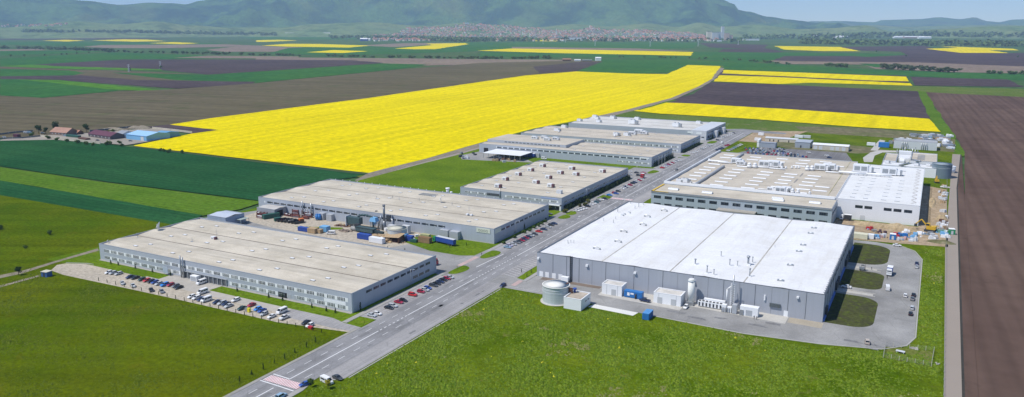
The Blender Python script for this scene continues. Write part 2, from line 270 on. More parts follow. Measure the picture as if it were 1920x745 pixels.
# ------------------------------------------------------------------ terrain: plain, fields
def grid(name,x0,x1,y0,y1,n,z,m):
    b=MB(); 
    vs=[(x0+(x1-x0)*i/n,y0+(y1-y0)*j/n,z) for j in range(n+1) for i in range(n+1)]
    fs=[(j*(n+1)+i,j*(n+1)+i+1,(j+1)*(n+1)+i+1,(j+1)*(n+1)+i) for j in range(n) for i in range(n)]
    me=bpy.data.meshes.new(name); me.from_pydata(vs,[],fs); me.materials.append(m); return struct(name,me)
grid('ground',-28000,28000,-4000,28000,40,-1.,m_plain)
FLD=[ # (name, material, outline as seen in the photograph)
('brown_field',m_tan,[(0,69),(150,69),(170,72.5),(40,74)]),
('green_field',m_gfield,[(0,79),(200,78.5),(420,81),(400,85),(170,86),(0,84)]),
('green_field',m_gfield,[(440,67.5),(690,70),(660,74),(480,74)]),
('brown_field',m_purple,[(0,71.5),(150,71),(330,72),(250,74),(0,75)]),
('rapeseed_field',m_yellow,[(63,67.2),(115,64.2),(195,67),(140,68.8)]),
('rapeseed_field',m_yellow,[(200,69),(262,67.6),(297,69),(235,70.6)]),
('rapeseed_field',m_yellow,[(78,76.3),(125,74.6),(158,76),(130,78)]),
('rapeseed_field',m_yellow,[(172,76),(230,73.8),(275,74.3),(312,77.2),(250,78.2)]),
('rapeseed_field',m_yellow,[(280,81),(325,79),(372,81),(340,82.8)]),
('tan_field',m_tan,[(155,87.5),(190,84.5),(420,83),(500,86),(300,90.5),(200,90)]),
('tan_field',m_tan,[(385,93.5),(440,87.5),(480,86),(600,90),(560,96.5),(420,97.2)]),
('tan_field',m_tan,[(0,93),(70,91.5),(90,94),(0,95.5)]),
('green_field',m_gfield,[(0,95.5),(215,96),(110,100.5),(0,104)]),
('green_field',m_gfield,[(540,90),(900,79),(1000,80),(960,90),(900,96),(640,104),(500,101)]),
('brown_field',m_tan,[(670,85),(760,81),(860,80.5),(740,88.5)]),
('green_field',m_gfield,[(960,78.5),(1310,80),(1300,90),(1240,92),(960,90)]),
('brown_field',m_tan,[(960,88),(1200,91),(1300,96),(1100,94),(960,91.5)]),
('purple_field',m_purple,[(1310,80.5),(1440,84),(1430,92),(1330,89)]),
('brown_field',m_purple,[(1355,92),(1440,91),(1470,97),(1440,100),(1345,99)]),
('green_field',m_gfield,[(1300,97),(1700,101),(1680,107),(1450,113),(1400,117),(1290,109)]),
('rapeseed_field',m_yellow,[(490,85.5),(540,82.2),(600,82.5),(694,85.5),(655,89.2),(540,87.5)]),
('rapeseed_field',m_yellow,[(575,98),(625,93.8),(690,96),(642,99.4)]),
('rapeseed_field',m_yellow,[(740,91),(812,84.6),(798,82),(872,80.8),(878,83),(815,92.2),(775,92.4)]),
('rapeseed_field',m_yellow,[(480,75.6),(520,74.6),(560,76.2),(500,78.6),(480,78.6)]),
('rapeseed_field',m_yellow,[(850,74.2),(880,73),(905,73.6),(890,75.6)]),
('rapeseed_field',m_yellow,[(915,75.2),(960,73.8),(1048,76),(1042,77.8),(960,76.6)]),
('purple_field',m_purple,[(1560,88),(1735,86),(1760,94),(1870,100),(1960,98),(1960,122),(1720,116),(1600,108),(1700,103),(1690,97),(1620,95)]),
('brown_field',m_purple,[(1470,105),(1600,105),(1720,113),(1960,119),(1960,127),(1640,119),(1450,113)]),
('rapeseed_field',m_yellow,[(1452,86.3),(1575,88),(1614,96),(1540,95.8),(1470,93)]),
('rapeseed_field',m_yellow,[(1735,91.5),(1795,89.5),(1763,86.6),(1900,91.5),(1912,94.4),(1855,94),(1892,99.5),(1800,99)]),
('tan_field',m_tan,[(1440,113),(1500,115),(1720,117),(1960,126),(1960,138),(1780,135),(1640,129),(1620,121),(1470,120)]),
('green_field',m_gfield,[(1610,119),(1690,121),(1670,127),(1640,126)]),
('green_field',m_gfield,[(900,97),(960,97.5),(1297,105),(1285,110.5),(1130,108),(900,106)]),
('rapeseed_field',m_yellow,[(895,95),(960,91),(1030,92),(1299,97.5),(1296,104.5),(1040,99.5)]),
('green_field',m_gfield,[(1100,111),(1290,112),(1400,117),(1640,131),(1960,140),(1960,152),(1700,143),(1350,130),(1180,140),(1080,133)]),
('tan_field',m_tan,[(480,107),(700,109),(1100,112.5),(1130,115.5),(800,123),(690,117),(480,114)]),
('green_field',m_gfield,[(0,110),(210,98.5),(400,104.5),(420,108),(300,112),(120,119),(60,125),(0,124)]),
('tan_field',m_tan,[(325,108.5),(390,104.5),(560,106),(560,110)]),
('purple_field',m_purple,[(65,121),(230,111.5),(480,111.5),(660,113),(720,118),(600,126),(480,134),(390,140),(300,131),(130,128)]),
('bright_crop_field',m_bright,[(0,124),(60,121),(110,124),(300,129.5),(305,132),(130,129.5)]),
('brown_field',m_olive,[(0,125),(130,130),(270,134),(420,142),(480,150),(300,160),(150,143),(0,135)]),
('green_field',m_gfield,[(0,129),(130,132),(160,137),(130,142),(0,143)]),
('green_field',m_gfield,[(210,136),(390,140),(600,127),(720,119),(802,121),(750,129),(480,155),(330,150)]),
('purple_field',m_purple,[(0,143),(150,141),(260,150),(480,153),(470,158),(330,166),(110,150),(0,148)]),
('green_field',m_gfield,[(0,148),(110,150),(220,160),(220,170),(80,183),(0,179)]),
('bright_crop_field',m_bright,[(30,149),(110,150),(300,168),(270,170),(200,167),(100,155)]),
('olive_field',m_olive,[(-80,176),(0,179),(80,183.5),(220,171),(310,168),(480,156),(750,130),(900,118),(1100,113),(1130,115),(1080,134),(985,141),(700,183),(390,222),(330,234),(0,262),(-120,268)]),
('purple_field',m_purple,[(1000,125),(1090,116),(1130,116),(1080,134),(1010,137)]),
('dark_soil_field',m_purple,[(275,237),(318,233),(410,243),(358,250)]),
('purple_field',m_purple,[(1352,131),(1700,142),(1704,155),(1460,153),(1340,148)]),
('rapeseed_field',m_yellow,[(1357,131),(1500,136),(1700,143.8),(1704,152.5),(1640,151),(1354,137.5)]),
('rapeseed_field',m_yellow,[(1350,141),(1445,144),(1707,156),(1711,160.5),(1520,155),(1460,157.5),(1338,152.5)]),
('rough_field',m_scrub,[(1455,158),(1520,155),(1711,161),(1960,168),(1960,184),(1735,174),(1722,172),(1500,163)]),
('purple_field',m_purple,[(1334,154),(1455,158),(1722,171),(1745,222),(1500,207),(1240,192),(1300,176)]),
('purple_field',m_purple,[(1707,144),(1890,149),(1920,163),(1716,160)]),
('rapeseed_field',m_yellow,[(1182,207),(1245,192),(1300,194),(1500,206),(1742,222.5),(1764,247),(1610,238),(1400,222),(1240,213)]),
('brown_field',m_brown,[(1733,172.5),(1960,184),(2400,230),(2500,830),(1812,830),(1812,560),(1809,292),(1800,270)]),
('green_strip',m_ltgreen,[(1720,170),(1735,172),(1769,225),(1809,285),(1808,293),(1788,292),(1764,247),(1744,222)]),
('rapeseed_field',m_yellow,[(249,273),(358,250.5),(410,243.5),(318,233.5),(395,221.5),(700,182.5),(985,141.5),(1080,134),(1182,138),(1250,139),(1290,122),(1353,124),(1335,149),(1310,163),(1260,184),(1180,205),(1110,221),(1000,241),(903,267),(800,297),(692,324)]),
('wheat_field',m_wheat,[(-60,262),(0,260),(110,258),(250,276),(690,328),(650,334),(600,338),(495,377),(200,340),(0,311),(-60,304)]),
('meadow_strip',m_ltgreen,[(-60,305),(0,313),(200,342),(494,378),(450,392),(380,404),(0,338),(-60,328)]),
('wheat_field',m_wheat,[(-60,328),(0,338),(380,403),(330,430),(182,468),(150,463),(0,420),(-60,405)]),
('green_meadow',m_scrub,[(1110,223),(1185,208),(1240,214),(1400,223),(1610,239),(1764,249),(1790,292),(1790,300),(1500,300),(1340,262),(1120,240)]),
('rough_ground',m_rough,[(1490,237),(1600,239),(1762,250),(1780,290),(1700,262),(1620,256),(1530,251),(1500,243)]),
('green_margin',m_ltgreen,[(1190,205.5),(1245,191),(1262,187),(1270,188),(1250,192),(1200,206)]),
('meadow',field('olive_meadow',(.10,.155,.02),(.135,.17,.035),(.17,.18,.06),big=.02,fine=.3,bump=.4,patch=.55),[(668,330),(700,326),(800,300),(905,270),(905,300),(1010,300),(860,372),(760,372)]),
]
for i,(n,m,p) in enumerate(FLD): poly(n,p,m,-.9+.011*i)
poly('grass_margin',[(249,273),(470,300),(692,324),(693,327.5),(660,325),(480,304),(250,276)],mat('margin_green',(.045,.09,.015),.95,.3,.3),-.14)
poly('grass_margin',[(1352,123),(1357,124),(1340,148),(1314,164),(1264,185),(1184,206.5),(1114,222.5),(1004,242.5),(905,269),(802,299),(692,327),(692,324),(800,297),(903,267),(1000,241),(1110,221),(1180,205),(1260,184),(1310,163),(1335,149)],m_scrub,-.135)
poly('field_track',[(1350,127),(1358,128),(1340,149),(1318,163),(1268,185),(1190,207),(1130,222),(1105,221),(1180,204.5),(1258,184),(1308,163),(1333,149)],m_track,-.13)
poly('field_track',[(665,338),(690,324.5),(800,297.5),(903,267.5),(910,270),(905,276),(800,306),(700,333),(672,340)],m_track,-.125)
poly('field_track',[(745,318),(900,276),(905,277),(750,321)],m_pave,-.12)
# near ground of the estate
ex=lambda *p:list(p)
poly('meadow',[(-700,-40),(-205,-40),(-205,258),(-388,258),(-420,330),(-700,330)],m_left,-.06,px=False)
poly('grass_verge',[(-420,245),(-205,245),(-205,990),(-300,990),(-400,860),(-412,600),(-412,330)],m_lawn,-.05,px=False)
poly('grassland',[(-205,-40),(18,-40),(18,330),(20,560),(24,990),(-205,990)],m_fore,-.055,px=False)
poly('field_road',[(10,-40),(16.3,-40),(19,290),(23,700),(29,890),(22,890),(14.5,500),(13.5,290)],m_pave,-.02,px=False)
poly('field_verge',[(17.1,-40),(24,-40),(24,290),(26,500),(30,880),(29.8,888),(23.8,700),(19.8,290)],m_brown,-.017,px=False)
poly('ditch',[(16.3,-40),(17.2,-40),(19.9,290),(23.9,700),(29.9,890),(29.1,890),(23.1,700),(19.05,290)],mat('ditch_soil',(.05,.045,.035),.95,.3,.4),-.015,px=False)
# dirt tracks left
poly('dirt_track',[(-20,520),(45,507),(183,466),(186,470),(120,488),(45,512),(0,522)],m_track,-.02)
poly('dirt_track',[(-20,541),(80,514),(84,516),(0,539)],m_track,-.018)
# ------------------------------------------------------------------ estate roads
poly('road',[(-204,-40),(-187,-40),(-187,985),(-204,985)],m_asph,.02,px=False)
poly('road',[(-230,960),(-187,960),(-150,962),(-150,975),(-204,990),(-230,975)],m_asph,.014,px=False)
poly('road_apron',[(-187,202),(-183,199),(-178,205),(-177.4,318),(-174,325),(-187,325)],m_asph2,.016,px=False)
poly('parking_bay',[(-187,338),(-177.5,338),(-177.5,690),(-187,690)],m_asph2,.015,px=False)
poly('parking_bay',[(-213,257),(-204,257),(-204,326),(-209,326),(-213,322)],m_asph2,.012,px=False)
for a,b_ in ((373,462),(482,534),(542,640),(662,742),(762,850),(868,960)):
    poly('parking_bay',[(-213,a+3),(-204,a),(-204,b_),(-213,b_-3)],m_asph2,.012,px=False)
for a,b_ in ((326,373),(455,480),(628,668),(745,768),(850,868)):
    poly('side_road',[(-232 if a!=455 else -218,a),(-204,a-4),(-204,b_+4),(-232 if a!=455 else -218,b_)],m_asph3,.010,px=False)
poly('side_road',[(-232,610),(-204,622),(-204,640),(-232,668)],m_asph3,.011,px=False)
# markings
mk=MB()
def dash(x,y0,y1,w=.28): mk.quad([(x-w/2,y0,.05),(x+w/2,y0,.05),(x+w/2,y1,.05),(x-w/2,y1,.05)])
def bar(p,q,w,z=.05,mb=None):
    p=Vector((*p,0));q=Vector((*q,0));n=(q-p).normalized().cross(Vector((0,0,1)))*w/2
    (mb or mk).quad([(p-n)[:2]+(z,),(p+n)[:2]+(z,),(q+n)[:2]+(z,),(q-n)[:2]+(z,)][::1])
solid=[(60,187),(194.5,247),(268,326),(372,530),(545,630),(668,748),(768,850),(868,950)]
for a,b_ in solid: dash(-195.3,a,b_,.42)
gaps=[(247,268),(326,372),(630,668),(748,768),(850,868)]
for a,b_ in gaps:
    y=a+1.
    while y<b_-1: dash(-195.3,y,y+1.5,.42); y+=3.
y=60.
while y<955:
    if not 184<y<196:
        dash(-199.6,y,y+4,.22); dash(-191.,y,y+4,.22)
    y+=9.2
for (y0,n) in ((257,27),):
    for i in range(n): bar((-212.5,y0+i*2.5),(-205.,y0+i*2.5+.9),.13)
y=340
while y<520: bar((-186.4,y),(-178.2,y-2.6),.16); y+=3.
y=204
for i in range(8): bar((-175+i*2.9,321.4-i*.05),(-172.4+i*2.9,324.6),.16)
bar((-204,189.2),(-195.4,188.9),.5) ; bar((-195.2,195),(-203.7,195.4),.5); bar((-195.3,188.9),(-187.3,188.4),.5)
for k in range(6): dash(-186.9,176-k*4,178-k*4,.2)
# stop line / arrows by the second junction
bar((-203.5,371),(-204.6,343),.45)
for cy in (392,470,505,590,655,760,835): 
    bar((-189.,cy),(-189.,cy+4.5),.22); mk.quad([(-189.7,cy+3.6,.05),(-188.3,cy+3.6,.05),(-189.,cy+6,.05)])
    bar((-201.6,cy+3),(-201.6,cy+7.5),.22); mk.quad([(-202.3,cy+4.2,.05),(-201.6,cy+1.6,.05),(-200.9,cy+4.2,.05)])
struct('road_marking',mk.mesh('road_marking',m_mark))
rp=random.Random(17); pb=MB()
for i in range(26):
    x=rp.choice([-202.5,-198.,-193.5,-189.,-182.]); y=rp.uniform(170,620) if x<-185 else rp.uniform(205,315); w_=rp.uniform(.8,2.2); l_=rp.uniform(1.5,9); pb.quad([(x-w_/2,y,.036),(x+w_/2,y,.036),(x+w_/2,y+l_,.036),(x-w_/2,y+l_,.036)])
struct('road_patch',pb.mesh('road_patch',asphalt('patch_asphalt',(.215,.215,.22),.15)))
pb=MB()
for i in range(9): x=rp.uniform(-120,-10); y=rp.uniform(321,333); pb.quad([(x,y,.0),(x+rp.uniform(3,9),y-.3,.0),(x+rp.uniform(3,9),y+2,.0),(x,y+1.6,.0)])
struct('yard_patch',pb.mesh('yard_patch',asphalt('patch_asphalt',(.215,.215,.22))))
def crosswalk(y0,y1,x0=-203.6,x1=-187.4):
    w=MB();r=MB();n=18;st=(x1-x0)/n
    r.quad([(x0,y0,.034),(x1,y0,.034),(x1,y1,.034),(x0,y1,.034)])
    for i in range(n): w.quad([(x0+st*(i+.08),y0,.046),(x0+st*(i+.62),y0,.046),(x0+st*(i+.62),y1,.046),(x0+st*(i+.08),y1,.046)])
    struct('crosswalk_base',r.mesh('crosswalk_base',m_red)); struct('crosswalk_stripes',w.mesh('crosswalk_stripes',m_mark))
crosswalk(190,194.3); crosswalk(535.5,540)
cw=MB(); cw.quad([(-215.4,341,.034),(-212.6,341,.034),(-212.6,360,.034),(-215.4,360,.034)]); struct('crossing_strip',cw.mesh('crossing_strip',mat('pink_paving',(.62,.45,.42),.7,.25,1.)))
cw=MB(); cw.quad([(-174.6,325.4,.04),(-172,325.4,.04),(-172,334.5,.04),(-174.6,334.5,.04)]); struct('crossing_strip',cw.mesh('crossing_strip',mat('pink_paving',(.62,.45,.42))))
# pavements as real slabs
def slab(name,pts,m,h=.13,z0=-.06):
    b=MB();n=len(pts)
    for i in range(n):
        p,q=pts[i],pts[(i+1)%n]; b.quad([(p[0],p[1],z0),(q[0],q[1],z0),(q[0],q[1],h),(p[0],p[1],h)])
    b.quad([(x,y,h) for x,y in pts]); me=b.mesh(name,m); return struct(name,me)
for a,b_ in ((248,326),(373,455),(480,625),(672,745),(770,848),(870,955)):
    slab('sidewalk',[(-215.6,a),(-213,a),(-213,b_),(-215.6,b_)],m_walk,.12)
slab('sidewalk',[(-205.6,60),(-204,60),(-204,244),(-205.6,244)],mat('kerb_paving',(.36,.345,.31),.85,.2,.8),.12)
slab('kerb',[(-187,60),(-184.6,60),(-184.6,190),(-186,196),(-187,198)],m_walk,.12)
slab('kerb',[(-177.4,206),(-176.9,206),(-175.9,318),(-176.4,318)],mat('pale_kerb',(.44,.425,.395)),.12)
slab('sidewalk',[(-172.6,334),(-170.4,334),(-170.4,346),(-169.9,520),(-172.6,520)],m_walk,.12)
def isle(pts,m=None,h=.1,name='grass_island'): return slab(name,pts,m or m_lawn,h)
isle([(-177,337),(-172.8,336),(-172.8,520),(-177,520)])
isle([(-212.6,250),(-205,249),(-208,254),(-211,256.5),(-212.8,256)])
isle(smooth_closed([(-212.5,328),(-208.5,328),(-206.2,334),(-207,340),(-211,342.5),(-212.6,340)]))
isle(smooth_closed([(-212.6,361),(-209,359),(-205.6,367),(-207,374),(-212.6,374)]))
isle(smooth_closed([(-212.6,463),(-208,462),(-205.8,467),(-208,472),(-212,473)]))
isle(smooth_closed([(-212.6,476),(-208,474),(-206.4,479),(-209,484),(-212.6,484)]))
isle(smooth_closed([(-212.8,648),(-209,646),(-205.6,657),(-208,662),(-212.6,662)]))
isle(smooth_closed([(-212.8,752),(-206,750),(-206,759),(-212.6,760)]))
isle(smooth_closed([(-212.8,848),(-206,850),(-206,866),(-212.6,866)]))
isle([(-170.5,487),(-168.5,487),(-168.5,517),(-170.5,517)])
# gravel car park in front of the near factory, access road, lawns along the wall
poly('gravel_car_park',[(-404.5,241),(-403,245),(-393,249.5),(-330,248.6),(-308,246.5),(-208,246),(-204.2,246.5),(-204.2,240.5),(-213,239),(-240,234.6),(-300,234.2),(-330,233.6),(-385,232),(-398,233.6)],m_gravel,-.035,px=False)
m_lp=mat('light_paving',(.45,.42,.375),.9,.14,.3)
poly('access_road',[(-345,249.5),(-343,246),(-296,244.6),(-246,243.6),(-246,249.8),(-345,250.6)],m_lp,-.024,px=False)
poly('access_road',[(-246,249.8),(-246,243.6),(-240,240.8),(-214,240.6),(-204.2,241.8),(-204.2,246.8),(-214,247.5),(-222,249.8)],m_asph2,-.02,px=False)
poly('forecourt',[(-336,249.4),(-300,248.4),(-299,257.6),(-336,257.6)],m_lp,-.012,px=False)
for a,b_ in ((-388,-336),(-299,-262),(-257,-253.4),(-249,-219.5)):
    slab('front_lawn',[(a,251.8+(0 if a>-380 else 0)),(b_,250.4),(b_,257.2),(a,257.4)],m_lawn,.02)
slab('kerb',[(-404,245.6),(-393,250),(-388,250.6),(-388,251.1),(-393,250.6),(-404.4,246)],m_walk,.08)
slab('sidewalk',[(-393,257.3),(-218.6,257.3),(-218.6,258.4),(-393,258.4)],m_walk,.05)
# yard between the two near factories
poly('yard',[(-414,330),(-224,330),(-217,334),(-216,340),(-216,356),(-224,357),(-262,366),(-268,378),(-404,386),(-420,352)],m_asph3,-.01,px=False)
poly('dirt_yard',[(-402,384),(-400,362),(-372,356),(-360,354),(-330,352),(-268,351),(-262,364),(-268,388),(-404,389)],m_gravel,.0,px=False)
slab('lawn',[(-268,366),(-244,357.5),(-224,357.2),(-216.5,361),(-215.8,385),(-268,387)][0:6],m_lawn,.06)
poly('grass_patch',[(-352,363),(-322,375),(-318,372),(-330,364)],m_lawn,.03,px=False)
# yard round the white hall
poly('hall_yard',[(-187,321),(-140,320.6),(-107,319),(-60,316.5),(-29.7,320),(-8,326),(0,334),(3,345),(3,470),(-1,486),(-8,494),(-22,497),(-34,496),(-34,345),(-170,345),(-187,346)],m_asph3,-.03,px=False)
slab('kerb',[(-100,318.0),(-60,315.9),(-29.7,319.4),(-8,325.2),(.6,333.6),(3.6,345),(3.6,470),(-.5,486.6),(-8,494.8),(-8.,494.3),(-.9,486.3),(3.1,470),(3.1,345),(.1,334),(-8,325.8),(-29.8,320.),(-60,316.5),(-100,318.6)],mat('pale_kerb',(.44,.425,.395)),.1)
slab('concrete_pad',[(-128,319.8),(-106.5,318.8),(-107.3,314.2),(-129,315.4)],mat('fresh_concrete',(.72,.71,.68),.8,.06,.4),.03)
slab('concrete_pad',[(-131.5,332.6),(-91,330.2),(-91,345),(-131.5,345)],m_conc,.02)
slab('concrete_pad',[(-88,338),(-46.5,335.6),(-46.5,345),(-88,345)],m_conc,.02)
poly('gravel_bed',[(-166,340.5),(-134,341),(-134,344.6),(-166,344.6)],mat('brown_gravel',(.20,.155,.125),.95,.2,1.2),-.01,px=False)
poly('gravel_bed',[(-46,338),(-32,337.5),(-32,344.6),(-46,344.6)],mat('beige_gravel',(.42,.37,.29),.95,.2,1.2),-.012,px=False)
slab('grass_island',rrect(-32.6,-13,345.8,389,9,(0,1,1,0)),field('dull_grass',(.075,.085,.03),(.06,.06,.035),(.09,.12,.02),big=.06,fine=.5,bump=.5,patch=.5),.05)
slab('grass_island',rrect(-32.6,-13,402,432,6,(0,1,1,0)),field('dull_grass',(.08,.09,.03),(.10,.10,.03)),.05)
slab('grass_island',rrect(-32.6,-13,446,490,11,(0,1,1,0)),field('dull_grass',(.08,.09,.03),(.10,.10,.03)),.05)
for a in (391.5,395.8,434.5,439.):
    slab('ramp_kerb',[(-32,a),(-15,a-.4),(-15,a),(-32,a+.5)],m_conc,.25)
poly('ramp',[(-32.4,436.6),(-17,436),(-17,438.4),(-32.4,440)],m_conc,.0,px=False)
poly('ramp',[(-32.4,392.5),(-16,391.6),(-16,395),(-32.4,396)],m_conc,.0,px=False)
# ground round complex C, building site
poly('car_park',[(-168,715),(-50,715),(-50,742),(-72,848),(-155,848),(-170,790)],asphalt('car_park_asphalt',(.20,.195,.20),.2),-.02,px=False)
poly('grass_strip',[(-186,742),(-183,742),(-168,838),(-171,838)],m_lawn,.02,px=False)
poly('bare_ground',[(-186,880),(-150,878),(-130,1005),(-170,985),(-186,960)],m_earth,-.02,px=False)
poly('bare_ground',[(-34,497),(-10,500),(16,505),(16,690),(-.5,700),(-.5,549),(-49,549),(-49,519),(-34,515)],m_earth,-.02,px=False)
poly('bare_ground',[(-125,848),(-62,848),(-30,880),(-62,905),(-150,905),(-160,880)],m_rough,-.03,px=False)
poly('bare_ground',[(-8,905),(24,905),(26,1010),(10,1010),(-40,960)],m_rough,-.03,px=False)
poly('access_path',[(1618,296),(1632,286),(1648,282),(1700,283),(1700,286),(1655,286),(1640,292),(1636,304),(1620,304)],m_conc,-.01)
poly('access_path',[(1632,282),(1650,262),(1660,264),(1645,283)],m_conc,-.01)
poly('farmyard',[(0,262),(60,255),(200,247),(300,239),(336,248),(300,262),(236,272),(100,262),(0,264)],mat('farm_dirt',(.36,.32,.27),.9,.25,.1),-.1)
# ------------------------------------------------------------------ hills
def interp(pts,x):
    if x<=pts[0][0]: return pts[0][1]
    for (a,b_),(c,d) in zip(pts,pts[1:]):
        if x<=c:
            t=(x-a)/(c-a); t=t*t*(3-2*t); return b_+(d-b_)*t
    return pts[-1][1]
RIDGES={
 'foot':(9000,10500,12600,[(-900,50),(0,52),(150,41),(220,46),(290,41),(360,48),(430,52),(520,52),(600,45),(700,42),(760,47),(800,49),(870,43),(930,47),(1000,52),(1075,46),(1140,50),(1215,45),(1270,51),(1310,43),(1350,50),(1420,47),(1500,55),(1560,53),(1620,48),(1680,60),(1760,55),(1850,50),(1920,49),(2600,48)],14),
 'main':(11000,15000,19500,[(-900,-60),(0,-22),(100,-8),(135,0),(160,3),(230,10),(285,6),(330,8),(350,10),(380,3),(410,-5),(480,-22),(600,-42),(760,-55),(900,-70),(1050,-68),(1150,-62),(1280,-36),(1340,-6),(1352,1),(1375,10),(1383,20),(1400,22),(1440,32),(1480,37),(1500,40),(1540,44),(1575,43),(1602,50),(1640,56),(1700,62),(1800,64),(2600,64)],60),
 'far':(17500,22000,25500,[(-900,20),(0,20),(1500,46),(1520,40),(1540,40.5),(1575,40),(1640,42),(1652,38),(1720,36.5),(1760,33),(1800,36.5),(1825,33),(1850,40),(1872,42),(1900,37),(1960,36),(2600,34)],20),
 'mid':(12500,16000,18500,[(-900,62),(1380,62),(1480,56),(1560,50),(1640,47),(1700,50),(1800,48),(1870,46),(1920,48),(2600,46)],16)}
def ss(t): t=max(0.,min(1.,t)); return t*t*(3-2*t)
def rh(key,px,r,x,y):
    r0,r1,r2,pr,amp=RIDGES[key]
    d=1./math.sqrt(1+((px-CX)*math.cos(P)/F)**2)  # forward share of the distance
    wob=noise.noise(Vector((x*.00045,y*.00045,3.1)))*.25
    top=CAMH+r1*d*(YH-interp(pr,px))/(F/math.cos(P))+1
    if r<=r1: t=(r-r0)/(r1-r0); s=ss(t*(1+wob*(1-t)))
    else: s=1-ss((r-r1)/(r2-r1))
    n1=noise.ridged_multi_fractal(Vector((x*.00065,y*.00065,1.7)),.9,2.1,5,1.,2.)
    body=math.sin(min(1.,max(0,t if r<=r1 else 1-(r-r1)/(r2-r1)))*math.pi)
    h=top*s - amp*2.1*body*(1.6-n1)*min(1,max(0,top)/120)*.9*2
    return h
def terrain(x,y):
    r=math.hypot(x,y); fwd=-x*sB+y*cB; rt=x*cB+y*sB
    if fwd<=0 or r<8600: return 0.
    px=CX+F/math.cos(P)*rt/fwd
    if not -900<px<2600: return 0
    return max(0.,*(rh(k,px,r,x,y) for k in ('foot','main')))
m_for,N_,L_,b_=newmat('forest_slope'); v_=objvec(N_,L_)
n1=noise_node(N_,L_,.0019,8,v_,.68); n2=noise_node(N_,L_,.02,5,v_,.7); n3=noise_node(N_,L_,.0006,3,v_)
c_=mix(N_,L_,ramp(N_,L_,n1.outputs['Fac'],[(.42,0.),(.56,1.)]).outputs['Color'],(.018,.060,.045),(.075,.155,.055))  # noise mixes forest tones and paints ridge light and shadow into the colour
c_=mix(N_,L_,ramp(N_,L_,n3.outputs['Fac'],[(.55,0.),(.66,.8)]).outputs['Color'],c_,(.13,.17,.06))
c_=mix(N_,L_,1.,c_,ramp(N_,L_,n2.outputs['Fac'],[(.3,.6),(.7,1.3)]).outputs['Color'],'MULTIPLY')
L_.new(c_,b_.inputs['Base Color']); b_.inputs['Roughness'].default_value=1; b_.inputs['Specular IOR Level'].default_value=0
bp_=N_.new('ShaderNodeBump'); bp_.inputs['Strength'].default_value=1; bp_.inputs['Distance'].default_value=45; nb_=noise_node(N_,L_,.006,6,v_,.7); L_.new(nb_.outputs['Fac'],bp_.inputs['Height']); L_.new(bp_.outputs['Normal'],b_.inputs['Normal'])
m_foot=field('foothill_pasture',(.13,.205,.085),(.17,.21,.09),(.06,.11,.045),big=.0012,fine=.015,patch=.5)
def ridge_mesh(key,name,m,nx,nr,px0=-900,px1=2600):
    r0,r1,r2,pr,amp=RIDGES[key]; vs=[];fs=[]
    for j in range(nr+1):
        r=r0+(r2-r0)*j/nr
        for i in range(nx+1):
            px=px0+(px1-px0)*i/nx
            a=math.atan((px-CX)*math.cos(P)/F); fx,fy=r*math.sin(a),r*math.cos(a)
            x=fx*cB-fy*sB; y=fx*sB+fy*cB
            z=rh(key,px,r,x,y) if 0<j<nr else -6
            vs.append((x,y,max(-6,z)))
    for j in range(nr):
        for i in range(nx):
            k=j*(nx+1)+i; fs.append((k,k+1,k+nx+2,k+nx+1))
    me=bpy.data.meshes.new(name); me.from_pydata(vs,[],fs); me.materials.append(m); me.polygons.foreach_set('use_smooth',[True]*len(fs)); me.update()
    return struct(name,me)
ridge_mesh('foot','foothills',m_foot,420,36); ridge_mesh('main','forested_hills',m_for,460,80); ridge_mesh('mid','low_hills',m_foot,200,30,1000,2600); ridge_mesh('far','distant_hills',m_for,220,30,700,2600)
def hit(x,y):
    d=ray(x,y); h=math.hypot(d.x,d.y); r=1000.
    while r<17000:
        X,Y=d.x/h*r,d.y/h*r; z=CAMH+d.z/h*r
        if z<=terrain(X,Y): return X,Y,max(0,z)
        r+=25
    return None
# ------------------------------------------------------------------ windows
WMESH={}
def window_mesh(w,h,panes,kind,frame=True,depth=.06,fm=None,rnd=0):
    key=(w,h,panes,kind,frame,rnd)
    if key in WMESH: return WMESH[key]
    b=MB(); rr=random.Random(rnd*31+int(w*10)+panes)
    if frame: b.box(-w/2,w/2,-depth,.0,0,h,0)
    n=panes; pw=w/n
    for i in range(n):
        k=rr.choice(kind); g=.16 if frame else .08
        b.box(-w/2+pw*i+g*.9,-w/2+pw*(i+1)-g*.9,-depth-.03,-depth+.01,g*1.3,h-g*.8,k)
        b.box(-w/2+pw*i+g*.9,-w/2+pw*(i+1)-g*.9,-depth-.05,-depth+.01,h*.66,h*.66+.05,0) if frame else None
    me=b.mesh('window',[fm or m_frame,m_g1,m_g2,m_g3]); WMESH[key]=me; return me
IPM={}
def infill_panel(root,c,yy,z,w,h,side,m):
    k=(round(w,2),round(h,2),m.name)
    if k not in IPM: IPM[k]=MB().box(-w/2,w/2,-.05,.02,0,h).mesh('infill_panel',m)
    link('infill_panel',IPM[k],root,(c,yy,z) if side=='front' else (yy,c,z),0 if side=='front' else R(90))
def win_row(root,x0,x1,z,h,pitch,w,panes,kind,side='front',yy=0,infill=None,frame=True,skip=(),off=0,name='window',fm=None):
    """row of windows on a wall; side 'front' faces -Y at local y=yy, 'road' faces +X at local x=yy"""
    n=int((x1-x0)//pitch); st=x0+((x1-x0)-n*pitch)/2+pitch/2; ib=MB()
    for i in range(n):
        c=st+i*pitch
        if i not in skip:
            me=window_mesh(w,h,panes,kind,frame,fm=fm,rnd=(i*7+off)%5)
            if side=='front': link(name,me,root,(c,yy,z))
            else: link(name,me,root,(yy,c,z),R(90))
        if infill:
            pass
            infill_panel(root,c+pitch/2,yy,z,pitch-w,h,side,infill)
SKY={}
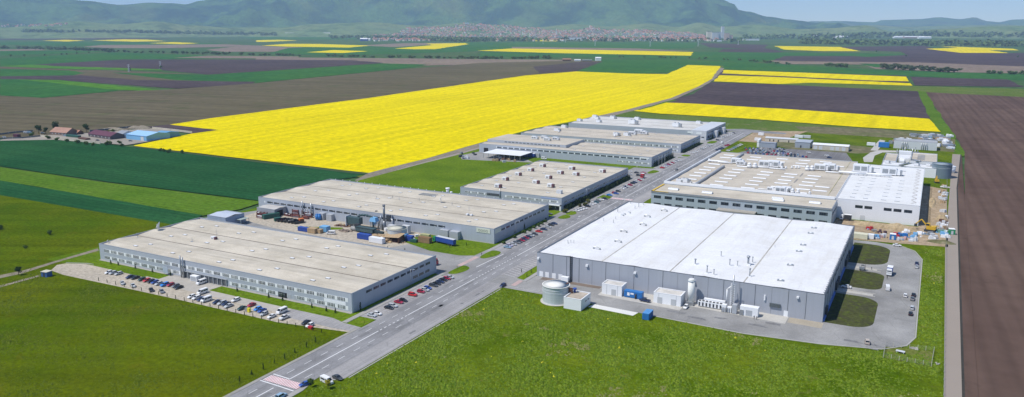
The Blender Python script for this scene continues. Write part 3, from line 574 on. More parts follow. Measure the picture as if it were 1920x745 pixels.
def sky_mesh(kind):
    if kind in SKY: return SKY[kind]
    b=MB()
    if kind=='dome': b.box(-1.1,1.1,-.7,.7,0,.35,0); b.cyl(0,0,.35,.6,.7,10,1,r2=.25)
    elif kind=='flat': b.box(-1.3,1.3,-.65,.65,0,.28,0); b.quad([(-1.2,-.55,.29),(1.2,-.55,.29),(1.2,.55,.34),(-1.2,.55,.34)],1)
    elif kind=='strip':
        n=6
        b.box(-4.6,4.6,-.85,.85,0,.25,0)
        for i in range(n):
            a0=math.pi*i/n;a1=math.pi*(i+1)/n
            b.quad([(-4.5,-.75*math.cos(a0),.25+.55*math.sin(a0)),(4.5,-.75*math.cos(a0),.25+.55*math.sin(a0)),(4.5,-.75*math.cos(a1),.25+.55*math.sin(a1)),(-4.5,-.75*math.cos(a1),.25+.55*math.sin(a1))],1,True)
        for s in (-4.5,4.5): b.quad([(s,-.75*math.cos(math.pi*i/n),.25+.55*math.sin(math.pi*i/n)) for i in range(n+1)],1)
    elif kind=='barrel':
        n=8;b.box(-3.6,3.6,-2.,2.,0,.3,0)
        for i in range(n):
            a0=math.pi*i/n;a1=math.pi*(i+1)/n
            b.quad([(-3.5,-1.9*math.cos(a0),.3+1.1*math.sin(a0)),(3.5,-1.9*math.cos(a0),.3+1.1*math.sin(a0)),(3.5,-1.9*math.cos(a1),.3+1.1*math.sin(a1)),(-3.5,-1.9*math.cos(a1),.3+1.1*math.sin(a1))],1,False)
        for s in (-3.5,3.5): b.quad([(s,-1.9*math.cos(math.pi*i/n),.3+1.1*math.sin(math.pi*i/n)) for i in range(n+1)],1)
        for k in range(9): b.box(-3.5+7*k/8-.05,-3.5+7*k/8+.05,-1.5,1.5,1.1,1.35,0)
    elif kind=='arch':
        n=8
        for s in (-1.8,1.2):
            for i in range(n):
                a0=math.pi*i/n;a1=math.pi*(i+1)/n
                b.box(s-.0,s+.6,-.35,.35,0,.25,0)
        b.cyl(-1.5,0,.25,.8,.35,8,0); b.cyl(1.5,0,.25,.7,.35,8,0); b.tube((-1.5,0,.8),(0,0,1.1),.25,6,0); b.tube((0,0,1.1),(1.5,0,.7),.25,6,0)
    elif kind=='pipe': b.cyl(0,0,0,1.9,.14,8,0); b.cyl(0,0,1.9,2.15,.26,8,0); b.box(-.4,.4,-.4,.4,0,.2,1)
    elif kind=='pipe2': b.cyl(0,0,0,2.2,.28,10,0); b.cyl(0,0,2.2,2.6,.5,10,0); b.box(-.7,.7,-.7,.7,0,.4,1)
    elif kind=='ac':
        b.box(-2.2,1.2,-1.3,1.3,.3,2.5,1); b.box(1.25,2.6,-1.35,1.35,.3,2.3,2); b.box(-1.5,.5,-1.34,-1.29,.7,1.9,0)
        for sx in (-2,2.4):
            for sy in (-1.1,1.1): b.box(sx-.1,sx+.1,sy-.1,sy+.1,0,.3,0)
    elif kind=='acw':
        b.box(-2.2,1.2,-1.3,1.3,.3,2.2,1); b.box(1.25,2.4,-1.2,1.2,.3,1.8,0); b.cyl(-1.2,0,2.2,2.5,.7,10,0); b.cyl(.4,0,2.2,2.5,.6,10,0)
    elif kind=='ahu':
        b.box(-3,3,-2,2,.4,3.4,1); b.box(3.02,4.4,-1.6,1.6,.4,2.6,1); b.box(4.42,5.2,-1.2,1.2,.4,2.2,0); b.box(-2.4,-.2,-2.05,-2.0,1,2.8,0); b.box(.3,2.6,-2.05,-2.,1,2.8,0)
        for sx in (-2.7,2.7): b.box(sx-.12,sx+.12,-1.8,1.8,0,.4,0)
    elif kind=='silo': b.cyl(0,0,.4,2.,1.5,14,1,r2=1.5); b.cyl(0,0,2.,3.4,1.5,14,1,r2=.7); b.box(-1,1,-1,1,0,.4,0)
    elif kind=='duct':
        b.tube((-6,0,1.1),(6,0,1.1),.55,10,1)
        for k in range(-5,6,2): b.box(k-.1,k+.1,-.5,.5,0,.7,0)
    me=b.mesh(kind,[m_metal,mat('equipment_white',(.80,.81,.83),.4,.05,.5),m_maroonfan]); SKY[kind]=me; return me
m_maroonfan=mat('fan_dark_red',(.16,.07,.08),.6,.2,1.)
KN={'dome':'skylight','flat':'skylight','strip':'skylight','barrel':'barrel_skylight','arch':'vent_duct','pipe':'vent_pipe','pipe2':'exhaust_pipe','ac':'cooling_unit','acw':'cooling_unit','ahu':'air_handling_unit','silo':'roof_silo','duct':'roof_duct'}
def roofthing(root,kind,x,y,z,rz=0,s=1.):
    o=link(KN[kind],sky_mesh(kind),root,(x,y,z),rz)
    if s!=1: o.scale=(s,s,s)
    return o
# ------------------------------------------------------------------ factory shell
def shell(name,label,cat,x0,x1,y0,y1,h,wall,roofm,bays=3,axis='x',rise=.9,drop=.75,group=None,coping=None,gut=True,overh=0):
    root=thing(name,label,cat,(x0,y0,0),0,group); w=x1-x0;d=y1-y0;t=.35
    b=MB()
    b.box(0,w,0,t,-.2,h,0,False); b.box(0,w,d-t,d,-.2,h,0,False); b.box(0,t,t,d-t,-.2,h-.002,0,False); b.box(w-t,w,t,d-t,-.2,h-.002,0,False)
    part('wall',b,wall,root)
    b=MB(); c=.06
    b.box(-c,w+c,-c,t+.1,h,h+.12); b.box(-c,w+c,d-t-.1,d+c,h,h+.12); b.box(-c,t+.1,t+.1,d-t-.1,h,h+.118); b.box(w-t-.1,w+c,t+.1,d-t-.1,h,h+.118)
    part('coping',b,coping or m_cop,root)
    b=MB(); g=MB(); zv=h-drop
    if axis=='x':   # ridges run along X
        s=(d-2*t)/bays
        for i in range(bays):
            a=t+i*s; m_=a+s/2; e=a+s
            nx=max(1,int(w//30))
            for k in range(nx):
                p=t+(w-2*t)*k/nx;q=t+(w-2*t)*(k+1)/nx
                b.quad([(p,a,zv),(q,a,zv),(q,m_,zv+rise),(p,m_,zv+rise)]); b.quad([(p,m_,zv+rise),(q,m_,zv+rise),(q,e,zv),(p,e,zv)])
            if gut and i>0: g.box(t+.02,w-t-.02,a-.35,a+.35,zv-.05,zv+.06)
    else:
        s=(w-2*t)/bays
        for i in range(bays):
            a=t+i*s; m_=a+s/2; e=a+s
            b.quad([(a,t,zv),(m_,t,zv+rise),(m_,d-t,zv+rise),(a,d-t,zv)]); b.quad([(m_,t,zv+rise),(e,t,zv),(e,d-t,zv),(m_,d-t,zv+rise)])
            if gut and i>0: g.box(a-.3,a+.3,t+.02,d-t-.02,zv-.05,zv+.06)
    part('roof',b,roofm,root)
    if g.v: part('roof_gutter',g,m_gut if gut is True else gut,root)
    def rz_at(x,y):
        u=(y if axis=='x' else x)-t; f=(u%s)/s; return zv+rise*(1-abs(2*f-1))
    root_info[root.name]=(rz_at,w,d)
    return root
root_info={}
def skylights(root,spots,kind):
    f,w,d=root_info[root.name]
    for x,y in spots: roofthing(root,kind,x,y,f(x,y)+.02)
def doorpart(root,x,z,w,h,m,side='front',yy=0,name='door'):
    b=MB().box(-w/2,w/2,-.08,0,0,h)
    if side=='front': part(name,b,m,root,(x,yy,z))
    else: part(name,b,m,root,(yy,x,z),R(90))
# --- near factory (B1)
r=shell('factory_hall','long grey two-storey factory nearest the camera on the left, beside the gravel car park','factory',-393,-218.5,258.4,326,9.,m_wall,m_roofB,3)
for z,kk in ((4.7,0),(.95,3)): win_row(r,.6,174,z,1.9,6.02,4.5,5,(1,1,2,2,3),'front',0,m_frame,skip=(() if z>2 else (11,12,13,14,15,22)),off=kk)
win_row(r,8,64,6.1,1.35,5.3,4.,5,(1,1,2),'road',174.5,None,frame=False); win_row(r,46,62,2.2,1.5,5.3,4.,5,(1,2,2),'road',174.5,None,frame=False)
for k in range(9): infill_panel(r,13.3+5.3*k,174.5,6.1,.8,1.35,'road',m_frame)
b=MB().box(66,97,-.12,.3,.0,3.35); part('entrance_glazing',b,mat('entrance_grey',(.13,.14,.155),.4,.3,1.2),r)
b=MB()
for k in range(11): part('entrance_column',MB().box(0,.5,-.5,-.05,0,3.4),mat('column_grey',(.33,.35,.37),.5,.1),r,(66.4+k*3.,0,0))
part('entrance_lintel',MB().box(66,97.2,-.6,0,3.4,3.7),mat('column_grey',(.33,.35,.37)),r)
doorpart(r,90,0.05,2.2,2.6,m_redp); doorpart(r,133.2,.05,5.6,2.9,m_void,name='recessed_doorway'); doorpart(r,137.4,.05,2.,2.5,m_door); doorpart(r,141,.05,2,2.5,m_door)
for xx in (65.2,66.9):
    b=MB().cyl(xx,-.8,0,11.5 if xx<66 else 10.8,.36,12); 
    for zz in (3,6,8.6): b.box(xx-.5,xx+.5,-.8,0,zz,zz+.12)
    part('chimney',b,m_metal,r)
b=MB().box(158.5,171,-.1,-.02,2.95,4.45)
part('sign_board',b,mat('sign_white',(.80,.81,.84),.4,.03),r)
b=MB().box(0,174.5,-.09,-.01,-.1,.4); part('plinth',b,m_conc,r)
for x in (6,174.2):
    pass
for yy in (.3,67): part('downpipe',MB().tube((174.62,yy,.2),(174.62,yy,8.9),.09,6),m_frame,r)
f=root_info[r.name][0]
sp=[(x,y) for y in (9,31.5,54) for x in (22,52,84,114,146)]
skylights(r,[(x+random.uniform(-2,2),y-2.3) for x,y in sp]+[(x+5,y+2.6) for x,y in sp],'flat')
for x,y in ((20,60),(28,64)): pass
b=MB().cyl(0,0,0,.6,.2,8); 
b.cyl(0,0,.6,.9,1.2,14,0,r2=.9)
def dish(root,x,y,z,s=1.):
    b=MB(); b.tube((0,0,0),(0,0,1.6*s),.1*s,6); n=12
    c=Vector((0,0,1.7*s)); ax=Vector((-.75,-.45,.45)).normalized(); u=ax.orthogonal().normalized(); w_=ax.cross(u)
    for ring,(ra,rb,da,db) in enumerate(((0,.6,0,.08),(.6,1.2,.08,.35))):
        for i in range(n):
            a0,a1=2*math.pi*i/n,2*math.pi*(i+1)/n
            pt=lambda r_,d_,a: c+ (u*math.cos(a)+w_*math.sin(a))*r_*s+ax*d_*s
            b.quad([pt(ra,da,a0),pt(rb,db,a0),pt(rb,db,a1),pt(ra,da,a1)] if ra else [c,pt(rb,db,a0),pt(rb,db,a1)],0,True)
    b.tube(c,c+ax*1.1*s,.05,5)
    part('satellite_dish',b,mat('dish_white',(.72,.74,.76),.4,.05),root,(x,y,z))
dish(r,3,36,8.6,1.7); dish(r,5.4,34,8.6,1.3); dish(r,2,4,8.8,.6)
def mast(root,x,y,z,h,arms=3):
    b=MB().tube((0,0,0),(0,0,h),.06,6); b.box(-.8,.8,-.8,.8,0,.12)
    for i in range(arms): b.tube((-.9,0,h*(.55+.15*i)),(.9,0,h*(.55+.15*i)),.04,5); b.tube((.7,-.3,h*(.5+.15*i)),(.7,.3,h*(.5+.15*i)),.08,5)
    part('antenna',b,m_metal,root,(x,y,z))
mast(r,48,38,8.7,6.,1); roofthing(r,'ac',48,36,8.7,0,.7); mast(r,40,28,8.6,2.5,1); roofthing(r,'pipe',5,20,8.6,0,1.)
# --- second factory (B2)
r=shell('factory_hall','second grey factory from the camera, its long wall lined with pipes and yard machines','factory',-406,-218.5,387,461,9.,m_wall,m_roofB,3)
win_row(r,6,156,5.6,1.25,6.1,5.0,6,(1,1,1),'front',0,None,frame=False,off=1)
for k in range(25): infill_panel(r,6+6.1*k,0,5.45,.9,1.45,'front',m_frame)
win_row(r,8,68,5.9,1.2,6.,4.6,5,(1,2,2),'road',187.5,None,frame=False,off=2)
for k in range(10): infill_panel(r,8+6*k,187.5,5.9,.8,1.2,'road',m_frame)
b=MB().box(175.6,184.9,-.22,-.03,5.9,8.6); sg=part('sign_board',b,mat('sign_cream',(.66,.68,.58),.5,.05),r)
b=MB()
for k in range(4): 
    for i in range(7):
        a0,a1=math.pi*2*i/7,math.pi*2*(i+1)/7
        cx=177.6+k*1.7; b.tube((cx+.65*math.cos(a0),-.26,7.2+.65*math.sin(a0)),(cx+.65*math.cos(a1),-.26,7.2+.65*math.sin(a1)),.11,4)
part('logo',b,mat('logo_grey',(.32,.33,.26),.5,.05),sg)
b=MB().box(187.53,187.7,.9,8.4,5.9,8.6); part('sign_board',b,mat('sign_cream',(.66,.68,.58)),r)
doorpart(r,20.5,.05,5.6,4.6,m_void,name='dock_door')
for xx,hh in ((41.2,10.6),(48.6,9.8)):
    b=MB().cyl(xx,-1.1,0,hh,.42,12); 
    for zz in (2.5,5,7.5): b.box(xx-.5,xx+.5,-1.1,0,zz,zz+.14)
    part('exhaust_stack',b,m_metal,r)
b=MB()
for a in (40,44,49.5): b.tube((a,-1.6,1.3),(a+3,-1.6,1.3),.2,8)
b.tube((43.2,-1.5,.2),(43.4,-1.5,5.2),.22,8); b.tube((46,-1.5,.2),(45.6,-1.5,6.2),.26,8); part('pipework',b,m_metal,r)
for xx in (56,63):
    b=MB().box(xx,xx+4.4,-3,0,0,4.4); part('dock_shelter',b,m_door,r)
for xx in (150.6,158.6):
    b=MB().box(xx,xx+6,-3.4 if xx>155 else -2,0,0,4.6 if xx<155 else 4.9); part('dock_shelter',b,m_door,r)
sp=[(x,y) for y in (12,37,61) for x in (24,50,78,106,134,162)]
skylights(r,[(x+random.uniform(-3,3),y-3) for x,y in sp]+[(x+5,y+2.) for x,y in sp],'flat')
b=MB()
for k in range(9): b.box(k*1.5,k*1.5+.5,-3,3,0,.7); 
b.box(-.3,13,-2.8,2.8,0,.15); part('skylight_bank',b,m_metal,r,(94,61,8.6))
mast(r,156,24,8.7,6,3); b=MB().box(-1.8,-.6,-1,1,0,.9).box(1,2.4,-.8,.8,0,.8); part('mast_footing',b,mat('equipment_white',(.8,.81,.83)),r,(156,24,8.6))
dish(r,120,47,8.6,1.5)
for x,y in ((85,40),(92,38),(105,43),(76,34),(132,42)): roofthing(r,'pipe',x,y,8.5)
for x,y in ((82,9),(110,13),(98,5)):
    b=MB().cyl(0,0,0,.55,.9,14); part('roof_fan',b,m_dk,r,(x,y,8.4))
b=MB()
for x in range(6,187,7): b.box(x-.12,x+.12,73.5,74.1,8.9,9.7)
part('roof_rail',b,m_frame,r)
b=MB().cyl(0,0,0,3.2,1.1,14).cyl(0,0,3.2,4.,1.5,14); b.cyl(3,0,0,1.6,.8,10); part('roof_tank',b,mat('equipment_white',(.8,.81,.83)),r,(107,75.6,8.0))
b=MB().box(0,187.5,-.09,-.01,-.1,.35); part('plinth',b,m_conc,r)
# --- annex behind the near factory
r=shell('storage_annex','blue-grey windowless storage shed against the back left corner of the nearest factory','shed',-404,-387.6,341,356.5,6.,wallmat('blue_grey_sheet',(.30,.36,.47),.8),mat('shed_roof_blue',(.52,.57,.66),.5,.08,.2),1,drop=.1,rise=.8,gut=False)
doorpart(r,15,0,3,3.4,m_door,'road',16.45)
b=MB().box(16.5,21,8,15,3.3,3.5).box(20.8,21,8,8.2,0,3.3).box(20.8,21,14.8,15,0,3.3); part('canopy',b,mat('canopy_greenish',(.35,.42,.40)),r)
r=shell('small_shed','low grey shed with a pale roof at the left end of the factory yard','shed',-396,-380,375.5,386.6,5.,wallmat('shed_sheet',(.33,.35,.38),.8),mat('shed_roof_pale',(.55,.53,.50),.7,.12,.3),1,drop=.05,rise=.5,gut=False)
doorpart(r,5,0,5,3.8,m_void,'road',16.05)
# --- third factory (B3)
r=shell('factory_hall','grey factory with white cooling units with red fans standing in rows on its roof','factory',-300.5,-218.7,482,615,9.,m_wall,m_roofB,6)
win_row(r,2,80,5.2,1.6,5.8,4.4,5,(1,2,3),'front',0,m_frame,skip=(4,5),off=1); win_row(r,54,80,1.2,1.6,5.8,4.4,4,(1,2,3),'front',0,m_frame)
doorpart(r,28,5.2,11,1.8,mat('entrance_grey',(.13,.14,.155)),name='glazed_band')
win_row(r,4,130,4.6,1.7,6.,4.8,5,(1,1,2,3),'road',81.8,None,frame=True,off=3); win_row(r,4,130,1.2,1.7,6.,4.8,5,(1,2),'road',81.8,None,frame=False,off=3)
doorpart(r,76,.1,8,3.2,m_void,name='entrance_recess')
b=MB().box(71,72,-1.2,0,0,4).box(80.8,81.8,-1.2,0,0,4).box(71,81.8,-1.2,0,3.4,4); part('entrance_frame',b,m_frame,r)
b=MB().box(66,79,-.1,-.02,7.6,8.3); part('sign_board',b,mat('sign_pale_blue',(.34,.42,.66),.5,.05),r)
b=MB().box(-.1,-.02,2,6,7,8.6); part('sign_board',b,mat('sign_blue',(.05,.25,.6),.5,.05),r)
f=root_info[r.name][0]
ac=[(275,557),(327-2,504),(415,470),(502,440),(585,410),(539,526),(627,492),(709,460),(789,430),(642,553),(818,470),(1002,450)]
for cx,cy in ac:
    x,y=G(860+cx*.26846,200+(cy+8)*.26846,9.2); roofthing(r,'ac',x+300.5,y-482,f(x+300.5,y-482)+.02,0,1.05)
x,y=G(1049,363,9); b=MB().box(-1.8,1.8,-1.5,1.5,0,3); part('roof_cabin',b,m_sheet,r,(x+300.5,y-482,8.4))
b=MB().cyl(33.5,-.6,0,11,.3,10); part('chimney',b,m_metal,r)
skylights(r,[(x,y) for y in (11,33,55,77,99,121) for x in (12,31,66)],'flat')
# --- fourth factory (B4)
r=shell('factory_hall','grey factory with a raised upper roof block, behind the white yard canopy','factory',-399,-218.7,677,739,9.,m_wall,m_roofC,3)
win_row(r,20,176,6.1,1.2,6.5,5,6,(1,1,2),'front',0,None,frame=False)
for k in range(25): infill_panel(r,20+6.5*k,0,6.,1.,1.4,'front',m_frame)
win_row(r,146,178,2.2,1.5,6.2,4.6,5,(1,2,3),'front',0,m_frame); win_row(r,3,60,5.3,1.7,5.4,4.2,4,(1,2,3),'road',180.3,m_frame); win_row(r,3,60,1.3,1.7,5.4,4.2,4,(1,2),'road',180.3)
doorpart(r,8,.1,5,5,m_void,name='dock_door'); b=MB().box(169,178,-.1,-.02,7.2,8.2); part('sign_board',b,m_frame,r)
b=MB(); b.box(0,88,17,62,8.7,11.2); part('upper_block',b,m_wall,r); b=MB().box(.3,87.7,17.3,61.7,11.2,11.26); ub=part('upper_roof',b,m_roofC,r)
b=MB()
for k in range(15): b.box(20+4.2*k,22.8+4.2*k,16.9,17,9.5,10.3)
part('clerestory_window',b,m_g2,r)
for x,y in ((42,40),(50,46),(58,36),(64,44)): roofthing(r,'ahu',x,y,11.25,0,.9)
skylights(r,[(x,y) for y in (10,31,52) for x in (100,122,145,166)],'flat')
b=MB().box(0,4,-1.4,0,0,4.2); part('dock_shelter',b,m_door,r,(64,0,0))
# yard canopy
r=thing('yard_canopy','white-roofed open canopy sheltering goods before the fourth factory','canopy',(-378,648,0))
b=MB().quad([(0,0,5.2),(41,0,5.2),(41,27,5.4),(0,27,5.4)]).box if False else MB()
b.box(0,41,0,27,5.1,5.35); part('roof',b,m_white,r)
for i in range(8):
    for j in (0.3,26.4): part('column',MB().box(0,.3,0,.3,0,5.1),m_metal,r,(.3+i*5.7,j,0))
b=MB().box(1,40,26.7,26.9,0,5); part('back_wall',b,m_dblue,r)
# --- fifth factory (B5)
r=shell('factory_hall','beige-roofed grey factory just in front of the furthest pale-roofed one','factory',-399,-218.5,768,842,9.,m_wall,m_roofC,3)
win_row(r,60,178,4.8,2.,6.5,5,4,(1,2,3),'front',0,m_frame); win_row(r,150,178,1.3,1.8,6.5,5,4,(1,2,3),'front',0,m_frame); win_row(r,3,72,4.9,1.8,5.6,4.4,4,(1,2,3),'road',180.5,None); win_row(r,3,72,1.3,1.7,5.6,4.4,4,(1,2),'road',180.5)
for (cx,cy,k,s) in ((123,202,'silo',.7),(215,200,'duct',.5),(240,190,'ahu',.9),(290,182,'ahu',1.2),(320,185,'ahu',.9),(700,170,'silo',.6)):
    x,y=G((1120 if cx<600 else 860-0)+cx*.26846,200+cy*.26846,10); roofthing(r,k,x+399,y-768,8.6,0,s*1.2)
for (cx,cy) in ((689,170),(740,148),(1103,202),(1175,203)): x,y=G(860+cx*.26846,200+cy*.26846,9); roofthing(r,'acw',x+399,y-768,8.5,0,1.6)
skylights(r,[(x,y) for y in (12,37,61) for x in (110,135,160)],'flat')
# --- sixth factory (B6)
r=shell('factory_hall','pale-roofed factory furthest along the road, with a lighter end block facing the street','factory',-386,-218.7,868,957,10.,m_wall,roofmat('pale_grey_membrane',(.62,.61,.58),(.42,.40,.36),3.,.3),3)
b=MB().box(150,167.3,-.3,0.05,0,10.6).box(150,167.6,0.05,89,9.9,10.6); part('end_block',b,m_sheet,r)
part('sign_board',MB().box(146,152,-.36,-.1,7,9),m_frame,r); part('sign_board',MB().box(156,162,-.36,-.3,6.4,8.8),m_frame,r); win_row(r,153,166,2.6,1.4,4,3,3,(1,),'front',-.3,None,frame=False)
win_row(r,5,86,6.4,1.6,6,5,4,(1,2),'road',167.4,None,frame=False); win_row(r,5,86,1.5,3,9,7,4,(1,1),'road',167.4,None,frame=False)
for yy in (28,64): 
    b=MB().box(167.3,172,yy,yy+7,0,7.4); part('entrance_block',b,m_sheet,r)
for (x0_,cx,cy,s) in ((860,955,77,1.2),(860,980,108,1),(860,1080,82,1.2),(1120,0,88,1.),(1120,110,84,1.1),(1120,250,120,1.7),(1120,280,92,1.2),(1120,555,140,1.6),(1120,710,118,1.1),(860,845,100,1.)):
    x,y=G(x0_+cx*.26846,200+cy*.26846,10); roofthing(r,'acw',x+386,y-868,9.4,0,s*1.4)
# --- white hall (W)
r=shell('production_hall','large grey hall with a bright white flat roof beside the ring road','factory',-169.8,-32.6,345,479.2,12.5,m_wallW,m_roofW,4,'y',rise=.8,drop=.45,coping=mat('dark_grey_edge',(.12,.13,.15),.5,.05),gut=mat('seam_dirt',(.55,.52,.46),.9,.35,.5))
b=MB(); x=6.6
joints=[9.,16.5,23.3,37.4,51.8,66.,80.3,94.4,108.4,122.6,130.]
for xx in joints: part('wall_joint',MB().box(-.1,.1,-.06,0,.2,12.4),m_dkgap,r,(xx,0,0))
for xx in (30.2,44.5,59,73,87.3,101.5,115.5): part('panel_joint',MB().box(-.07,.07,-.05,0,.2,12.4),mat('light_joint',(.24,.25,.28),.7,.1),r,(xx,0,0))
for k,xx in enumerate((1.9,5.2,9.0,12.6)): doorpart(r,xx+.6,.1,2.1,2.7,m_white,name='roller_door')
b=MB()
for k in range(14): b.box(135,135.4,0,0,0,0)
b=MB().box(18.4,18.7,-.35,-.05,0,13.2).box(19.3,19.6,-.35,-.05,0,13.2)
for z in range(0,13): b.box(18.4,19.6,-.3,-.1,z+.4,z+.5)
part('ladder',b,m_dk,r)
b=MB()
for (cx,cy) in ((118,310),(398,352),(667,400)):
    x,y=G(980+cx*.32226,380+cy*.32226,9.5); b.box(x+169.8-.6,x+169.8+.6,-.9,-.05,9.1,10.1)
b.box(80.5,81.5,-.9,-.05,9.,9.9).box(126,127,-.9,-.05,9.3,10.1); b.box(112.4,113,-.6,0,6,8.4)
part('wall_vent',b,m_white,r); b=MB().box(115,119.6,-.7,-.05,3.6,5.2); part('wall_louvre',b,m_g2,r)
doorpart(r,69.2,0,1.8,2.6,m_white); doorpart(r,122,0,1.8,2.6,m_white)
# dock side in shade
b=MB()
for k,a in enumerate((5,43,47.5,52,86.5,91,95.5,104)): part('dock_shelter',MB().box(137.22,138.2,0,3.4,.9,4.6),m_dk,r,(0,a+2,0))
for a0,a1 in ((1,42),(56,86),(100,132)): part('dock_plinth',MB().box(137.2,137.9,a0,a1,0,1.25),mat('plinth_blue',(.10,.20,.55),.5,.1),r)
win_row(r,6,130,9.6,.9,9,7,4,(1,2),'road',137.2,None,frame=False)
for a in range(4,134,10): part('wall_joint',MB().box(137.2,137.3,0,.25,0,12.4),m_dkgap,r,(0,a,0))
f=root_info[r.name][0]
def atroof(px,py,z): x,y=G(px,py,z); return x+169.8,y-345
for cx,cy in ((760,78),(662,114),(637,160),(525,201),(492,258),(368,301)):
    x,y=atroof(1000+cx/3.097,370+cy/3.097,12.6); roofthing(r,'arch',x,y,f(x,y),0,1.15)
for cx,cy in ((1630,181),(1610,212),(1567,280),(1543,317),(1492,397),(1436,487)):
    x,y=atroof(1000+cx/3.097,370+cy/3.097,12.6); roofthing(r,'dome',x,y,f(x,y),0,1.3)
for cx,cy,k,s in ((408,136,'pipe',.8),(465,152,'pipe',1.),(490,85,'pipe',1.3),(516,108,'acw',.45),(527,100,'acw',.4),(478,128,'pipe',.8),(556,93,'acw',.4),(590,68,'pipe',1.),(612,58,'pipe',1.2),(638,46,'pipe',1.1),(565,36,'pipe',1.),(940,388,'pipe2',1.1),(1008,443,'pipe',1.7),(1048,452,'pipe',1.3),(1090,347,'pipe',1.3),(1140,396,'pipe',1.5),(1185,398,'pipe',1.2),(1247,388,'pipe2',1.7),(1273,375,'pipe',1.4),(1256,455,'pipe',1.9),(200,265,'pipe',.8),(218,264,'pipe',.8),(235,268,'pipe',.8),(205,270,'pipe',.6),(1403,287,'pipe',.6)):
    x,y=atroof(1000+cx/3.097,370+cy/3.097,12.6); roofthing(r,k,x,y,f(x,y)-.05,0,s)
b=MB()
for k in range(46):
    a=1+k*2.9+random.uniform(-.5,.5); b.box(136.2,136.7,a,a+random.uniform(.6,1.8),12.05,12.2)
part('roof_edge_fixing',b,m_cop,r)
# --- office block C1
r=shell('office_block','long two-storey grey office block with two rows of dark windows and an entrance canopy','office building',-167,-49.2,519,548.6,12.5,m_wall2,m_roofB,1,coping=m_cop,gut=False,rise=.1,drop=.3)
for z in (7.7,2.4): win_row(r,.4,117,z,2.0,7.75,5.1,4,(1,1,2),'front',0,None,frame=True,fm=m_dk,off=int(z))
b=MB().box(0,117.8,-.25,-.02,11.4,12.4); part('fascia',b,mat('fascia_grey',(.30,.31,.33),.6,.1),r)
b=MB().box(47,72,-7,0,4.7,5.6); part('entrance_canopy',b,mat('canopy_beige',(.42,.39,.34),.8,.15),r); 
for k in range(5): part('canopy_column',MB().box(48+k*5.7,48.4+k*5.7,-6.6,-6.2,0,4.7),m_metal,r); doorpart(r,59,.0,20,4.4,m_void,name='entrance_glazing')
for cx,cy in ((335,395),(672,430),(1380,505)):
    x,y=G(1200+cx/5.32,280+(cy+6)/5.32,12.5); roofthing(r,'barrel',x+167,y-519,12.2)
for cx,cy in ((1130,0),): pass
x,y=G(1528,381,12.5); roofthing(r,'barrel',x+167,y-519,12.2)
x,y=G(1458,373,12.5); roofthing(r,'barrel',x+167,y-519,12.2)
b=MB().box(0,1.2,-.4,27,12.55,12.75).box(0,12,-.4,.4,12.55,12.75); part('yellow_trim',b,mat('yellow_trim',(.75,.50,.05),.6,.1),r)
b=MB()
for k in range(6): b.box(117.85,117.95,4+k*3.9,6.4+k*3.9,7.6,9.2)
part('side_window',b,m_g1,r)
# --- factory C2
r=shell('factory_hall','wide beige-roofed factory with rows of long white skylights behind the grey office block','factory',-167.5,-51,549,715,12.6,m_wall2,m_roofC,6,coping=m_sheet,gut=False,rise=.25,drop=.3)
b=MB().box(0,116.5,-.3,.5,11,14.3); part('parapet',b,m_white,r)
b=MB().box(0,1.4,0,166,12.3,14.2); part('parapet',b,m_sheet,r)
b=MB().box(22,23.4,1,88,12.3,14.1).box(22,23.4,118,160,12.3,14.1); part('roof_wall',b,m_cop,r)
b=MB().box(110.6,111.,1,165,12.3,12.75); part('roof_seam',b,mat('seam_yellow',(.55,.50,.30),.7,.1),r)
b=MB().box(83,84,1,90,12.3,12.45); part('roof_gutter',b,mat('grey_gutter',(.30,.29,.28),.8,.2),r)
f=root_info[r.name][0]
for col,(xc,ys) in enumerate(((13,(24,38,52,66,80,96,134,148)),(36,(10,24,38,52,66,80,96,134,148)),(58,(10,24,38,52,66,80,120,134,150)),(76,(10,24,38,52,66,80,120,134,150)),(93,(10,24,38,52,66,80,120,134,150)),(104,(24,38,134)))):
    for y in ys: roofthing(r,'strip',xc,y,f(xc,y)-.02,0,1.05)
def c2(cx,cy,k,s,rz=0,img=0):
    px,py=((1460+cx/4.657,260+cy/4.657),(1200+cx/5.32,280+cy/5.32),(1400+cx/8.28,250+cy/8.28))[img]
    x,y=G(px,py,13); roofthing(r,k,x+167.5,y-549,12.45,rz,s)
for a in ((960,135,'ahu',1.3),(1000,150,'ahu',1.0),(1090,180,'silo',1.25),(1145,182,'silo',1.25),(1240,165,'ahu',1.4),(1330,170,'ahu',1.5),(690,120,'silo',.8),(780,130,'duct',1.3),(850,138,'duct',1.),(1220,185,'duct',1.),(1370,200,'duct',1.),(1415,190,'silo',.7),(1455,188,'silo',.6),(1515,185,'silo',.6),(1555,185,'silo',.6),(1585,185,'silo',.6),(395,322,'acw',1.1),(455,326,'acw',1.4),(540,335,'duct',.5),(500,332,'acw',.6),(1230,400,'duct',.6),(1300,405,'ahu',.7),(1400,420,'ahu',1.1),(1460,415,'ahu',1.),(1520,430,'silo',.9),(1575,432,'silo',.8),(1350,412,'acw',1.)): c2(*a,img=1)
for a in ((250,275,'silo',1.2),(290,275,'silo',1.2),(360,270,'ahu',1.4),(440,270,'ahu',1.5),(480,300,'duct',1.),(270,480,'silo',.6)): c2(*a,img=0)
